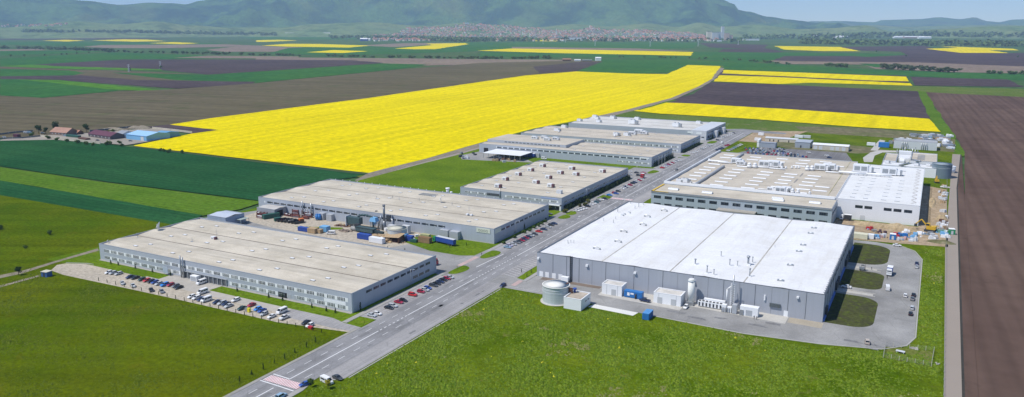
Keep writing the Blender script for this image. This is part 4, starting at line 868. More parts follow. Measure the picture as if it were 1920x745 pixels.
# --- white extension C3
r=shell('factory_hall','bright white factory extension with five dark windows behind the heaps of sand','factory',-50.4,-.6,551,703,13.,m_whw,roofmat('white_membrane_far',(.72,.73,.74),(.55,.54,.50),2.5,.2),1,coping=m_sheet,gut=False,rise=.15,drop=.25)
for cx in (684,771,948,1036,1130):
    x,y=G(1460+cx/4.657,260+640/4.657,8.); link('window',window_mesh(4.6,1.9,2,(1,1),True,fm=m_dk,rnd=cx%3),r,(x+50.4,0,7.9))
doorpart(r,17,.1,3,3.2,m_sheet); b=MB()
for k in range(2): b.box(49.8,50.6,20+k*50,20.6+k*50,1,12)
for y in range(10,150,13):
    for x in (9,17,28,36): 
        if y<90: roofthing(r,'flat',x,y,12.8,0,1.15)
for cx,cy,k,s in ((640,310,'duct',1.6),(715,285,'ahu',1.8),(870,325,'duct',1.5),(960,310,'ahu',1.8),(770,300,'duct',.6),(860,255,'flat',1.5),(1085,278,'flat',1.5)):
    x,y=G(1460+cx/4.657,260+cy/4.657,13.5); roofthing(r,k,x+50.4,y-551,12.8,0,s)
b=MB()
for k in range(5): b.tube((k*2.4,0,0),(k*2.4,0,5.5),.15,6)
part('vent_stack',b,m_metal,r,(2,121,12.8))
b=MB()
for k in range(11):
    y=6+k*13; b.quad([(44,y,12.96),(44.4,y,12.96),(47.4,y+5,12.96),(47,y+5,12.96)]); b.quad([(47,y+5,12.97),(47.4,y+5,12.97),(44.4,y+11,12.97),(44,y+11,12.97)])
part('roof_stain',b,mat('roof_rust',(.42,.35,.28),.9,.3,1.),r)
# annexes behind
r=shell('boiler_house','white annex with a flat beige roof behind the white extension','annex',-34,-23.6,757,804,9.,m_whw,m_roofC,1,gut=False,rise=.1); doorpart(r,4,0,3,3,m_dk)
r=shell('link_building','low bright white link building between the white extension and the beige-roofed annexes','annex',-34,8,738,756.8,8.,m_whw,mat('link_roof',(.72,.73,.74),.6,.06,.3),1,gut=False,rise=.1,drop=.2)
for xx in (6,20,30): doorpart(r,xx,0,2,2.6,m_sheet)
b=MB().tube((14,4,8),(21,-14,13.3),.9,8).tube((16,4,8),(23,-14,13.3),.5,8); part('sloping_duct',b,m_metal,r)
for xx,yy in ((4,12),(27,8),(36,12)): roofthing(r,'acw',xx,yy,8,0,1.)
r=shell('service_building','white service building with a beige roof left of the big round tank','annex',-12.6,8.2,768,819,9.,m_whw,m_roofC,1,gut=False,rise=.1)
b=MB()
for k in range(4): b.box(5,11,10+k*8,11+k*8,9,9.5)
part('roof_vent',b,m_metal,r)
r=shell('workshop_building','low pale workshop with pipes before it, rearmost building of the estate','workshop',-32,8,905,925,8.,m_sheet,mat('workshop_roof',(.40,.41,.43),.7,.15,.3),1,gut=False,rise=.4)
b=MB()
for x in (8,10,12,26,28,30): b.tube((x,-2,0),(x,-2,7.5),.35,8); b.tube((x,-2,7),(x,0,7.4),.3,6)
part('pipework',b,m_metal,r)
r=thing('filter_plant','stack of white filter boxes and grey ducts between the two annexes','machine',(-22.6,790,0)); b=MB()
for i in range(3): b.box(0,9,i*7,i*7+5,3,7.5)
b.box(1,5,-12,0,3,6.5); b.box(-1,9.6,24,30,0,10); part('filter_box',b,m_white,r); b=MB().box(10,13,-14,22,4,6).box(-3,-1,0,20,2,7).tube((11,-12,8),(18,-30,10),.9,8); part('duct',b,m_metal,r)
r=thing('pipe_rack','tall grey rack of vertical pipes behind the stacked white filter boxes','pipe rack',(-26,838,0)); b=MB()
for k in range(9): b.tube((k*2.2,0,0),(k*2.2,(k%3)*3,8+k%4),.4,8)
for z in (3,6.5): b.box(-1,19,-.4,.4,z,z+.6)
part('pipework',b,m_metal,r); b=MB().box(1,6,4,10,0,6).box(9,15,3,9,0,5); part('machine_housing',b,m_dk,r)
# round tanks
def tank(name,label,x,y,rad,h,m,lid,rings,group=None):
    r=thing(name,label,'tank',(x,y,0),0,group); part('tank_wall',MB().cyl(0,0,0,h,rad,40,cap=False),m,r)
    b=MB().cyl(0,0,h,h+.25,rad+.25,40); b.cyl(0,0,h+.25,h+.25+rad*.02,rad-.1,40,r2=rad*.15); part('tank_lid',b,lid,r)
    b=MB()
    for z in rings: b.cyl(0,0,z,z+.18,rad+.08,40)
    if rings: part('hoop',b,m_sheet,r)
    return r
x,y=G(1049.5,571); r=tank('water_tank','round corrugated steel tank with a white lid, beside the small white pump house',-145.3,315.4,6.2,8.,m_tank,mat('tank_lid_white',(.80,.79,.74),.6,.06,.4),(5.3,6.5))
b=MB().cyl(0,0,-.05,.25,7.2,40); part('concrete_base',b,m_conc,r); b=MB().box(5.6,8.2,.2,.6,2,7.5).box(4,4.8,2,4,6.5,8.6); part('valve_box',b,m_brownp,r)
r=tank('water_tank','largest round tank, blue-grey, at the far right behind the white extension',12,745,7.6,11.5,m_bigtank,mat('bigtank_lid',(.28,.33,.37),.5,.05),(8.5,))
r=tank('water_tank','round grey tank with a beige lid among the bins in the factory yard',-276.3,371,5.9,6.2,m_tank,m_beige,())
r=shell('pump_house','small white pump house joined to the round steel tank by the grass','pump house',-138.3,-129.8,308.6,319.6,5.2,m_white,mat('pump_roof',(.50,.43,.35),.9,.2,.6),1,gut=False,rise=.05,drop=.35,coping=m_white)
win_row(r,4,10,2.6,1.,3,2.,2,(1,),'road',8.5,None)
b=MB().tube((1.5,9,5),(1.5,9,6.6),.5,10); b.cyl(1.5,9,6.4,7.,.9,12); part('roof_vent',b,m_dblue,r)
# kiosks against the hall
def kiosk(label,x0,x1,y0,y1,h,doors):
    r=shell('plant_room',label,'plant room',x0,x1,y0,y1,h,m_white,mat('kiosk_roof',(.74,.71,.66),.8,.22,.35),1,gut=False,rise=.1,drop=.2,coping=m_white)
    for d in doors: doorpart(r,d,.1,2.3,2.9,mat('louvre_grey',(.50,.52,.54),.5,.1),name='louvre_door')
    b=MB()
    for xx in (2.4,x1-x0-2.2): b.box(xx,xx+.12,-.06,0,0,h)
    part('downpipe',b,mat('pipe_grey',(.4,.42,.45)),r); return r
kiosk('smaller white plant room with one louvred door against the grey hall',-130.4,-120.4,335.2,342,5.,(6,))
kiosk('wider white plant room with two louvred doors against the grey hall',-104.8,-92,335,342.4,5.,(3.,9.4))
r=thing('generator_container','bright blue generator container standing between the two white plant rooms','container',(-115.,337.,0)); b=MB().box(-4.4,4.4,-1.4,1.4,.25,3.3); part('container_body',b,m_blue,r)
b=MB()
for k in range(17): b.box(-4.2+k*.5,-4.0+k*.5,-1.47,-1.41,.4,3.1)
part('corrugation',b,m_blue,r); b=MB().box(-2.8,-1.6,-1.5,-1.42,1.1,2.6).box(-1.2,.4,-1.5,-1.42,1.8,2.6); part('panel',b,m_white,r)
b=MB().cyl(1.4,-1.7,.3,2.4,.45,12); part('exhaust_drum',b,m_dk,r)
r=thing('blue_container','plain bright blue shipping container alone at the edge of the grass','container',(-100.7,314.6,0)); b=MB().box(-1.5,1.5,-3.,3.,.15,3.); part('container_body',b,m_blue,r); b=MB()
for k in range(11): b.box(-1.56,1.56,-2.8+k*.52,-2.62+k*.52,.3,2.85)
for k in range(5): b.box(-1.3+k*.6,-1.14+k*.6,-3.06,3.06,.3,2.85)
part('corrugation',b,mat('blue_rib',(.025,.16,.46),.45,.1),r)
b=MB().box(-1.5,1.5,-3,3,3.0,3.06); part('roof',b,mat('blue_roof',(.10,.30,.62),.5,.1),r)
r=thing('storage_silo','tall white silo standing against the grey hall front','silo',(-89.,340.8,0)); b=MB().cyl(0,0,1.,11.2,1.55,24).cyl(0,0,11.2,11.7,1.62,24).cyl(0,0,11.7,12.2,1.55,24,r2=1.1); part('silo_body',b,mat('silo_white',(.78,.78,.75),.4,.06,.6),r)
b=MB().cyl(0,0,10.9,11.3,1.66,24); part('silo_band',b,mat('band_blue_grey',(.35,.42,.5),.5,.05),r)
for a in range(4): 
    b=MB().box(-.15,.15,-.15,.15,0,1.1); part('leg',b,m_metal,r,(1.1*math.cos(a*1.57+.78),1.1*math.sin(a*1.57+.78),0))
b=MB().box(-1.8,1.8,-2.4,-1.2,.0,1.6); part('valve_box',b,m_metal,r)
r=thing('chiller_bank','long white chiller bank with dark fans in front of the grey hall','chiller',(-79.8,340.6,0)); b=MB().box(-5.6,5.6,-1.1,1.1,.4,2.7); part('casing',b,m_white,r)
for k in range(7):
    b=MB().cyl(-4.8+k*1.6,-.4,2.7,2.95,.6,12); part('fan',b,m_dk,r); b=MB().box(-5.2+k*1.6,-4.5+k*1.6,-1.18,-1.1,.6,2.2); part('grille',b,m_dk,r)
b=MB().box(-3.5,6,1.4,2.8,.2,3.4); part('header_duct',b,m_white,r)
r=thing('flue_mast','tall lattice flue mast beside the grey hall front','mast',(-70.4,341.6,0)); b=MB()
for sx in (-.9,.9):
    for sy in (-.7,.7): b.tube((sx,sy,0),(sx,sy,12.6),.09,5)
for k in range(12):
    z=k*1.05; b.tube((-.9,-.7,z),(.9,-.7,z+1.05),.06,4); b.tube((-.9,-.7,z+1.05),(.9,-.7,z+1.05),.05,4); b.tube((-.9,.7,z+1.05),(-.9,-.7,z),.05,4)
part('lattice',b,mat('lattice_white',(.75,.76,.78),.4,.05),r); b=MB().cyl(0,0,.5,16.5,.32,12); part('flue',b,m_metal,r)
b=MB().tube((-2.6,0,3.2),(-2.6,0,9.5),.3,10).tube((-2.6,0,9.5),(-1,0,11),.3,8); part('branch_flue',b,m_white,r)
r=thing('compressor_skid','white and grey compressor skid with pipes at the foot of the flue mast','machine',(-70.5,338.4,0)); b=MB().box(-3.6,-1.6,-1,1,.2,3.4).box(-1.2,.6,-1,1,.2,2.6); part('pipe_frame',b,m_white,r)
b=MB().box(1.,3.,-1.3,1.3,.2,4.2); part('grille_box',b,m_door,r); b=MB()
for k in range(5): b.tube((-3.4+k*.8,-1.3,.2),(-3.4+k*.8,-1.3,2.4),.16,6)
part('pipe',b,m_metal,r)
r=thing('equipment_cabin','white equipment cabin with a grey door right of the flue mast','cabin',(-61.5,338.8,0)); b=MB().box(-4.6,3.2,-1.5,1.7,.1,4.2); part('cabin_body',b,m_white,r); b=MB().box(-2,.8,-1.56,-1.5,.3,2.8); part('door',b,m_door,r); b=MB().box(-4.6,-3,-1.9,-1.5,.1,2.6); part('cabinet',b,m_metal,r)
r=thing('air_conditioner','small white cooling box standing by the roller doors of the grey hall','cooling box',(-153,343,0)); b=MB().box(-1.9,1.9,-1.2,1,.6,2.7); part('casing',b,m_white,r); b=MB().box(-1.6,-1.2,-1,.8,0,.6).box(1.2,1.6,-1,.8,0,.6); part('support',b,m_metal,r)
# long barns behind the crowded car park
def barn(label,x0,x1,y0,y1,h,wm,rm,rise=.9):
    r=thing('barn',label,'warehouse',(x0,y0,0)); w=x1-x0;d=y1-y0; b=MB().box(0,w,0,d,0,h)
    for s in (0,w): b.quad([(s,0,h),(s,d,h),(s,d/2,h+rise)] if s else [(s,0,h),(s,d/2,h+rise),(s,d,h)])
    part('wall',b,wm,r); b=MB(); o_=.3
    b.quad([(-o_,-o_,h-.05),(w+o_,-o_,h-.05),(w+o_,d/2,h+rise+.08),(-o_,d/2,h+rise+.08)]); b.quad([(-o_,d/2,h+rise+.08),(w+o_,d/2,h+rise+.08),(w+o_,d+o_,h-.05),(-o_,d+o_,h-.05)]); part('roof',b,rm,r)
    return r
r=barn('cream row of low huts behind the crowded car park',-160,-126,895,905,3.6,m_cream,m_sheet)
for x in (5,9,14,25): doorpart(r,x,.1,1.2,2.2,m_dk)
r=barn('grey-blue metal warehouse in the middle of the row behind the car park',-123.5,-108.5,861,884,6.,wallmat('metal_store',(.34,.38,.43),1.),mat('metal_store_roof',(.42,.46,.51),.5,.1),.6)
doorpart(r,6,.1,1.4,2.5,m_dk)
r=barn('long white-roofed warehouse at the right end of the row behind the car park',-105.5,-71,857,872,5.,m_cream,m_white)
for x in (3,8,19,24,30): doorpart(r,x,.1,3.4,3.8,m_sheet,name='gate')
r=barn('small grey building with a white gable left in the crowded car park',-159,-140.5,846,856,5.,wallmat('metal_store',(.34,.38,.43)),m_cop,.5); b=MB().box(-.3,1.8,-.15,9,0,7.4); part('gable_sign',b,m_white,r)
# farm on the left
def gable(name,label,cat,px,py,w,d,h,rise,rz,wm,rm,win=0):
    x,y=G(px,py); r=thing(name,label,cat,(x,y,-.1),rz); b=MB().box(0,w,0,d,0,h)
    b.quad([(0,0,h),(0,d/2,h+rise),(0,d,h)]); b.quad([(w,0,h),(w,d,h),(w,d/2,h+rise)]); part('wall',b,wm,r); b=MB(); e=.5
    b.quad([(-e,-e,h-.2),(w+e,-e,h-.2),(w+e,d/2,h+rise+.1),(-e,d/2,h+rise+.1)]); b.quad([(-e,d/2,h+rise+.1),(w+e,d/2,h+rise+.1),(w+e,d+e,h-.2),(-e,d+e,h-.2)]); part('roof',b,rm,r)
    for k in range(win): link('window',window_mesh(1.6,1.3,2,(1,2),True,rnd=k%2),r,((k+.7)*w/win,0,1.1))
    return r
gable('farmhouse','farmhouse with a broad terracotta hip roof beside two trees at the far left','house',94,252.5,27,16,3.4,4.6,R(6),mat('farm_wall',(.22,.16,.13),.9,.15,.3),mat('terracotta_pale',(.42,.24,.18),.85,.15,.3),5)
gable('outbuilding','small terracotta-roofed outbuilding right of the farmhouse','outbuilding',131,251.5,13,8,2.6,2.2,R(4),m_brownp,m_terr,2)
gable('long_barn','long low farm barn with a dark maroon roof','barn',166,256,46,17,3.6,3.4,R(-6),mat('barn_wall',(.13,.11,.12),.9,.15,.3),m_maroon,6)
r=gable('blue_hall','large light blue metal hall with a pale blue roof at the farm yard','hall',237,260.5,36,30,5.5,2.6,R(-2),m_lblue,mat('sky_blue_roof',(.33,.55,.80),.5,.06,.3)); b=MB().box(26,31,-.1,.0,0,4.4); part('door',b,m_sheet,r)
r=gable('blue_annex','smaller darker blue metal hall attached right of the light blue hall','hall',286,258,16,24,5.,1.6,R(-2),mat('mid_blue_sheet',(.10,.28,.50),.5,.1),mat('mid_blue_roof',(.14,.34,.55),.5,.1)); b=MB().box(4,9,-.1,0,2,4); part('sign',b,m_white,r)
r=gable('open_shed','small white-gabled open shed between the maroon barn and the blue hall','shed',219,257,12,14,4.5,2.6,R(-4),m_white,m_cop); b=MB().box(1,5,-.12,0,0,4).box(7,11,-.12,0,0,4); part('gate',b,m_void,r)
def pxwall(name,label,pts,h,m,t=.3,z=-.15):
    p=[G(*q) for q in pts]; ox,oy=p[0]; r=thing(name,label,'wall',(ox,oy,z)); b=MB()
    for (a,c),(d,e) in zip(p,p[1:]):
        L_=math.hypot(d-a,e-c); an=math.atan2(e-c,d-a); b.obox((a+d)/2-ox,(c+e)/2-oy,0,L_,t,h,an)
    part('wall_panels',b,m,r); b=MB()
    for (a,c),(d,e) in zip(p,p[1:]):
        n=max(1,int(math.hypot(d-a,e-c)/8))
        for k in range(n+1): b.obox(a+(d-a)*k/n-ox,c+(e-c)*k/n-oy,0,.4,.4,h+.15,0)
    part('post',b,m_conc,r); return r
pxwall('yard_wall','long pale concrete wall along the near side of the farm yard',[(76,256),(100,260),(180,269),(188,270)],2.2,m_cream)
pxwall('yard_wall','pale concrete wall between the dark soil patch and the rapeseed, right of the blue halls',[(286,241.5),(320,245),(360,250)],2.4,m_cream)
pxwall('yard_wall','dark grey wall at the far left edge below the farm',[(-10,261),(40,259.5),(76,256)],1.6,mat('dark_wall',(.16,.17,.19),.8,.1))
pxwall('yard_wall','dark wall along the back of the farm yard',[(168,247),(210,243),(250,239)],2.,mat('dark_wall',(.16,.17,.19)))
pxwall('yard_wall','thin dark boundary wall behind the parked cars at the far left of the farm',[(-10,254),(30,249),(62,246.5)],1.8,mat('dark_wall',(.16,.17,.19)))
# distant farm and works on the plain
def farshed(label,px,py,w,d,h,wm,rm,rz=None,name='farm_building'):
    x,y=G(px,py); r=thing(name,label,'building',(x,y,-.8),R(28) if rz is None else rz); b=MB().box(-w/2,w/2,0,d,0,h); part('wall',b,wm,r)
    b=MB(); b.quad([(-w/2-.6,-.6,h),(w/2+.6,-.6,h),(w/2+.6,d/2,h+d*.18),(-w/2-.6,d/2,h+d*.18)]); b.quad([(-w/2-.6,d/2,h+d*.18),(w/2+.6,d/2,h+d*.18),(w/2+.6,d+.6,h),(-w/2-.6,d+.6,h)]); part('roof',b,rm,r); return r
farshed('terracotta-roofed farm barn left of the distant white sheds',1063,114.5,30,18,6,m_brownp,m_terr)
farshed('small white shed in the middle of the distant farm group',1083,114.8,22,12,5,m_white,m_white)
farshed('white block at the right end of the distant farm group',1122,114,20,20,10,m_white,m_white)
farshed('low dark shed between the white sheds of the distant farm',1101,115,34,12,4,m_dk,m_cop)
farshed('long pale factory on the plain below the hills at left of the town',575,68.8,520,120,22,m_cream,m_sheet,name='distant_factory')
farshed('dark blue works building at the right end of the long distant factory',624,68.5,85,80,22,m_dblue,m_dblue,name='distant_factory')
farshed('low white works range left of the long distant factory',520,68,330,60,9,m_cream,m_white,name='distant_factory')
farshed('pinkish warehouse on the plain at the upper left',360,66.5,120,90,24,mat('pink_render',(.55,.42,.40)),m_sheet,name='distant_factory')
farshed('grey warehouse right of the pinkish one at the upper left',382,66,110,80,16,m_cop,m_sheet,name='distant_factory')
farshed('dark blue and white shed alone on the plain below the town',682,77,60,50,16,m_dblue,m_white,name='distant_shed')
farshed('white shed beside the dark blue one below the town',690,76.4,34,40,12,m_white,m_white,name='distant_shed')
for i,(px,py,w_) in enumerate(((1535,69.5,160),(1560,71,200),(1580,71.6,120),(1690,71.8,140),(1715,72,200),(1735,72.6,120),(1895,70.6,190),(1912,71,150),(1655,80.6,70),(1668,80.8,40))):
    farshed(['pale works shed below the right-hand hills, first of a loose row','pale works shed below the right-hand hills, second of a loose row','pale works shed below the right-hand hills, third of a loose row','white works shed far right, left end of its row','white works shed far right, middle of its row','white works shed far right, right end of its row','white hall at the far right edge of the plain','smaller white hall at the far right edge of the plain','tiny white farm shed before the right-hand woods','smallest white farm shed before the right-hand woods'][i],px,py,w_,40,14,mat('pink_render',(.55,.42,.40)) if i in(1,4) else m_white,m_white,name='distant_works')

# ------------------------------------------------------------------ vehicles
COL={'white':(.80,.80,.80),'silver':(.50,.52,.54),'grey':(.20,.21,.225),'black':(.018,.018,.022),'navy':(.02,.035,.10),'blue':(.03,.09,.38),'bright blue':(.04,.25,.68),'light blue':(.28,.42,.55),
 'red':(.55,.03,.03),'crimson':(.38,.015,.05),'dark green':(.02,.06,.05),'teal':(.05,.14,.17),'lilac':(.48,.45,.58),'beige':(.50,.43,.36),'dark grey':(.06,.065,.075)}
def paint(c):
    m=mat('car_paint_'+c.replace(' ','_'),COL[c],.28,.03,.5,spec=.6)
    return m
BODY={ # length,width,height, hull stations (x, top z), cabin base x0,x1, roof x0,x1
 'hatchback':(4.1,1.72,1.48,[(-2.05,.70),(-1.98,.92),(-1.2,.95),(.75,.93),(1.5,.84),(1.95,.70),(2.05,.5)],-1.9,.95,-1.55,.2),
 'saloon':(4.6,1.78,1.44,[(-2.3,.72),(-2.2,.93),(-1.5,.97),(.75,.95),(1.6,.84),(2.2,.70),(2.3,.5)],-1.65,1.0,-1.0,.25),
 'estate car':(4.6,1.78,1.48,[(-2.3,.72),(-2.22,.93),(-1.5,.96),(.85,.95),(1.7,.84),(2.2,.70),(2.3,.5)],-2.2,1.05,-1.9,.3),
 'suv':(4.5,1.85,1.7,[(-2.25,.8),(-2.18,1.05),(-1.4,1.08),(.85,1.06),(1.6,.98),(2.15,.85),(2.25,.55)],-2.1,1.05,-1.8,.35)}
VM={}
def car_meshes(kind,col):
    key=(kind,col)
    if key in VM: return VM[key]
    Lc,W,H,st,a0,a1,b0,b1=BODY[kind]; pm=paint(col)
    b=MB(); rings=[]
    for i,(x,z) in enumerate(st):
        k=1. if 0<i<len(st)-2 else (.9 if i!=len(st)-1 else .82)
        w=W/2*k; rings.append([(x,-w*.94,.26),(x,-w,.55),(x,-w*.93,z),(x,w*.93,z),(x,w,.55),(x,w*.94,.26)])
    for r0,r1 in zip(rings,rings[1:]):
        for i in range(6): j=(i+1)%6; b.quad([r0[i],r0[j],r1[j],r1[i]][::-1])
    b.quad(rings[0]); b.quad(rings[-1][::-1])
    sh=st[2][1]; wb,wr=W/2*.9,W/2*.72
    P4=[(a0,-wb,sh-.03),(a1,-wb,sh-.05),(a1,wb,sh-.05),(a0,wb,sh-.03)]; Q=[(b0,-wr,H-.04),(b1,-wr,H-.04),(b1,wr,H-.04),(b0,wr,H-.04)]
    b.quad([(b0-.04,-wr-.03,H-.05),(b1+.04,-wr-.03,H-.05),(b1+.04,wr+.03,H-.05),(b0-.04,wr+.03,H-.05)][::-1]); 
    b.box(b0-.03,b1+.05,-wr-.02,wr+.02,H-.05,H,0)
    for i in range(4):   # pillars
        p=Vector(P4[i]);q=Vector(Q[i]); b.tube(p,q,.05,4)
    for s in (-1,1): # middle pillar
        xm=(a0+a1)/2-.1; b.tube((xm,s*wb,sh),(xm,s*wr,H-.03),.045,4)
    body=b.mesh('body',pm)
    g=MB()
    for i in range(4): j=(i+1)%4; g.quad([P4[i],P4[j],Q[j],Q[i]])
    win=g.mesh('windows',m_cglass)
    VM[key]=(body,win,Lc,W); return VM[key]
def wheel_mesh(r=.33):
    if ('wheel',r) in VM: return VM[('wheel',r)]
    b=MB().tube((0,-.11,0),(0,.11,0),r,12,0); b.tube((0,-.125,0),(0,.125,0),r*.58,10,1); VM[('wheel',r)]=b.mesh('wheel',[m_tyre,m_rim]); return VM[('wheel',r)]
def lampmesh(n,m,sx=.05,sy=.32,sz=.14):
    if n not in VM: VM[n]=MB().box(-sx,sx,-sy/2,sy/2,0,sz).mesh(n,m)
    return VM[n]
def lowcar(kind,col):
    key=('low',kind,col)
    if key in VM: return VM[key]
    body,win,Lc,W=car_meshes(kind,col); b=MB()
    me=body.copy(); import bmesh
    bm=bmesh.new(); bm.from_mesh(me)
    n0=len(bm.faces); bm.from_mesh(win)
    bm.faces.ensure_lookup_table()
    for f in bm.faces[n0:]: f.material_index=1
    w=MB()
    for sx in (-Lc*.31,Lc*.31):
        for sy in (-W/2+.05,W/2-.05): w.tube((sx,sy-.1,.32),(sx,sy+.1,.32),.32,8)
    n1=len(bm.faces); tmp=w.mesh('tmp',m_tyre); bm.from_mesh(tmp); bm.faces.ensure_lookup_table()
    for f in bm.faces[n1:]: f.material_index=2
    bm.to_mesh(me); bm.free(); me.materials.append(m_cglass); me.materials.append(m_tyre); VM[key]=me; return me
PROTO={}
def place_car(kind,col,x,y,a,label,group=None,far=False,z=.06):
    key=(kind,col,far)
    if key in PROTO:
        o=PROTO[key]; r=o.copy(); C.objects.link(r); r.location=(x,y,z); r.rotation_euler=(0,0,a); r['label']=label
        if group: r['group']=group
        elif 'group' in r: del r['group']
        for ch in o.children: c=ch.copy(); C.objects.link(c); c.parent=r
        return r
    nm={'van':'parked_van','pickup':'pickup_truck'}.get(kind,'parked_car'); cat={'van':'van','pickup':'pickup truck'}.get(kind,'car')
    if kind in BODY:
        if far:
            r=link(nm,lowcar(kind,col),None,(x,y,z),a); tag(r,label,cat,group)
        else:
            r=thing(nm,label,cat,(x,y,z),a,group); body,win,Lc,W=car_meshes(kind,col)
            link('body',body,r); link('windows',win,r)
            for sx in (-Lc*.31,Lc*.31):
                for sy in (-W/2+.08,W/2-.08): link('wheel',wheel_mesh(),r,(sx,sy,.33))
            for sy in (-W*.33,W*.33): link('headlight',lampmesh('headlight',m_lamp),r,(Lc/2-.1,sy,.58)); link('tail_light',lampmesh('tail_light',m_tail),r,(-Lc/2+.04,sy,.66))
            b=MB().box(-.02,.02,-.26,.26,0,.12); link('number_plate',b.mesh('number_plate',m_frame),r,(Lc/2+.0,0,.4))
    elif kind=='van':
        r=thing(nm,label,cat,(x,y,z),a,group); pm=paint(col); b=MB()
        st=[(-2.65,.3,2.25),(-2.6,.3,2.35),(1.2,.3,2.3),(2.05,.3,1.35),(2.65,.35,1.05),(2.75,.35,.6)]; rg=[]
        for i,(X,z0,z1) in enumerate(st):
            w=.98; t=.86 if z1>1.5 else .9; rg.append([(X,-w*.96,z0),(X,-w,min(1.1,z1*.7)),(X,-w*t if i!=5 else -w*.8,z1),(X,w*t if i!=5 else w*.8,z1),(X,w,min(1.1,z1*.7)),(X,w*.96,z0)])
        for r0,r1 in zip(rg,rg[1:]):
            for i in range(6): j=(i+1)%6; b.quad([r0[i],r0[j],r1[j],r1[i]][::-1])
        b.quad(rg[0]); b.quad(rg[-1][::-1]); part('body',b,pm,r)
        b=MB().quad([(1.3,-.8,2.24),(2.02,-.84,1.42),(2.02,.84,1.42),(1.3,.8,2.24)]).v if False else MB()
        b.quad([(1.30,-.78,2.22),(2.06,-.82,1.40),(2.06,.82,1.40),(1.30,.78,2.22)]); part('windscreen',b,m_cglass,r)
        for s in (-1,1):
            b=MB(); b.quad([(.35,s*1.0,1.25),(1.75,s*1.0,1.25),(1.25,s*.93,1.95),(.35,s*.93,1.95)])
            if (abs(hash(label))%2)==0 or True: b.quad([(-2.3,s*1.0,1.3),(.1,s*1.0,1.3),(.1,s*.93,1.9),(-2.3,s*.93,1.9)])
            part('side_window',b,m_cglass,r)
        for sx in (-1.65,1.75):
            for sy in (-.86,.86): link('wheel',wheel_mesh(.35),r,(sx,sy,.35))
        for sy in (-.7,.7): link('headlight',lampmesh('headlight',m_lamp),r,(2.66,sy,.75)); link('tail_light',lampmesh('tail_light',m_tail),r,(-2.64,sy,.95))
    elif kind=='pickup':
        r=thing(nm,label,cat,(x,y,z),a,group); pm=paint(col); b=MB(); W=1.85
        b.box(-2.6,2.5,-.9,.9,.45,.75); b.box(.9,2.5,-.88,.88,.75,1.02); b.box(-.7,1.0,-.88,.88,.75,1.05); b.box(-2.6,-.7,-.9,-.82,.75,1.1); b.box(-2.6,-.7,.82,.9,.75,1.1); b.box(-2.6,-2.5,-.82,.82,.75,1.1); b.box(-.5,.5,-.7,.7,1.66,1.74); part('body',b,pm,r)
        b=MB(); Pq=[(-.65,-.82,1.06),(1.1,-.82,1.03),(1.1,.82,1.03),(-.65,.82,1.06)];Qq=[(-.45,-.68,1.67),(.45,-.68,1.67),(.45,.68,1.67),(-.45,.68,1.67)]
        for i in range(4): b.quad([Pq[i],Pq[(i+1)%4],Qq[(i+1)%4],Qq[i]])
        part('windows',b,m_cglass,r); part('load_bed',MB().box(-2.5,-.72,-.8,.8,.76,.8),m_dk,r)
        for sx in (-1.6,1.6):
            for sy in (-.84,.84): link('wheel',wheel_mesh(.38),r,(sx,sy,.38))
    PROTO[key]=r
    return r
KW={'h':'hatchback','s':'saloon','e':'estate car','u':'suv','v':'van','p':'pickup'}
CW={'w':'white','i':'silver','g':'grey','k':'black','n':'navy','b':'blue','B':'bright blue','l':'light blue','r':'red','c':'crimson','G':'dark green','t':'teal','L':'lilac','e':'beige','d':'dark grey'}
def row(spec,crop,ang,where,frm,group,far=False,jit=.04,snap=None):
    """cars read off the photograph one by one: colour+type, x, y of the crop"""
    ox,oy,s=crop; n=len(spec); rr=random.Random(len(where)+n)
    for i,(cc,cx,cy) in enumerate(spec):
        x,y=G(ox+cx/s,oy+cy/s,.5)
        if snap is not None: x=snap
        kind=KW[cc[1]]; a=ang+rr.uniform(-jit,jit)
        if len(cc)>2: a+=math.pi
        lab=f"{CW[cc[0]]} {kind}, {ORD[i]} {frm} {where}" if n>1 else f"{CW[cc[0]]} {kind} {where}"
        place_car(kind,CW[cc[0]],x,y,a,lab,group,far)
A1=(180,490,6.77);A2=(360,530,6.77);A3=(640,480,5.32);A4=(820,400,6.21);A5=(1040,300,7.45);A6=(1220,225,7.095);A7=(1400,250,8.28);A8=(1540,440,2.867)
UP=R(90);DN=R(-90)
g1='cars in the gravel car park'
row([('wh',162,143),('ih',215,150),('ih',288,158)],A1,DN,'trio at the far end of the gravel lot','in the',g1)
row([('ns',432,200),('ks',500,210),('Gh',582,232),('rh',645,244),('kh',700,256),('bh',748,268),('ih',796,287),('Bu',872,300),('ch',948,300),('gh',1010,315),('ks',1052,333)],A1,DN,'back row of the gravel lot','from the left in the',g1)
row([('is',335,278),('is',470,310),('ks',703,365),('gs',835,383)],A1,R(-28),'four cars along the meadow edge','among the',g1)
row([('wh',1213,450),('we',1275,465),('ne',1338,482),('wv',1400,496)],A1,DN,'group beside the meadow','in the white-and-navy',g1)
row([('wv',1340,275)],A1,DN,'parked by the grey entrance of the nearest factory','',g1)
row([('wv',1352,398)],A1,DN,'standing behind the white-and-navy row of the gravel lot','',g1)
row([('ns',318,248),('ie',378,260),('ns',432,272),('is',466,297)],A2,DN,'four packed cars mid lot','among the',g1)
row([('we',555,222)],A2,DN,'alone on the gravel nearest the factory lawn','',g1)
row([('Gs',632,327),('cs',755,285)],A2,DN,'pair either side of the yellow bin','of the',g1)
row([('Bh',833,336),('bs',888,357),('ih',915,398)],A2,DN,'blue and silver trio','of the',g1)
row([('ws',1012,430),('wv',1140,372),('wp',1170,447)],A2,DN,'white trio near the lot end','of the',g1)
row([('ks',1447,508),('wh',1497,543)],A2,DN,'last pair beside the road end of the gravel lot','of the',g1)
g2='cars parked square to the road beside the nearest factory'
SX=-209.3
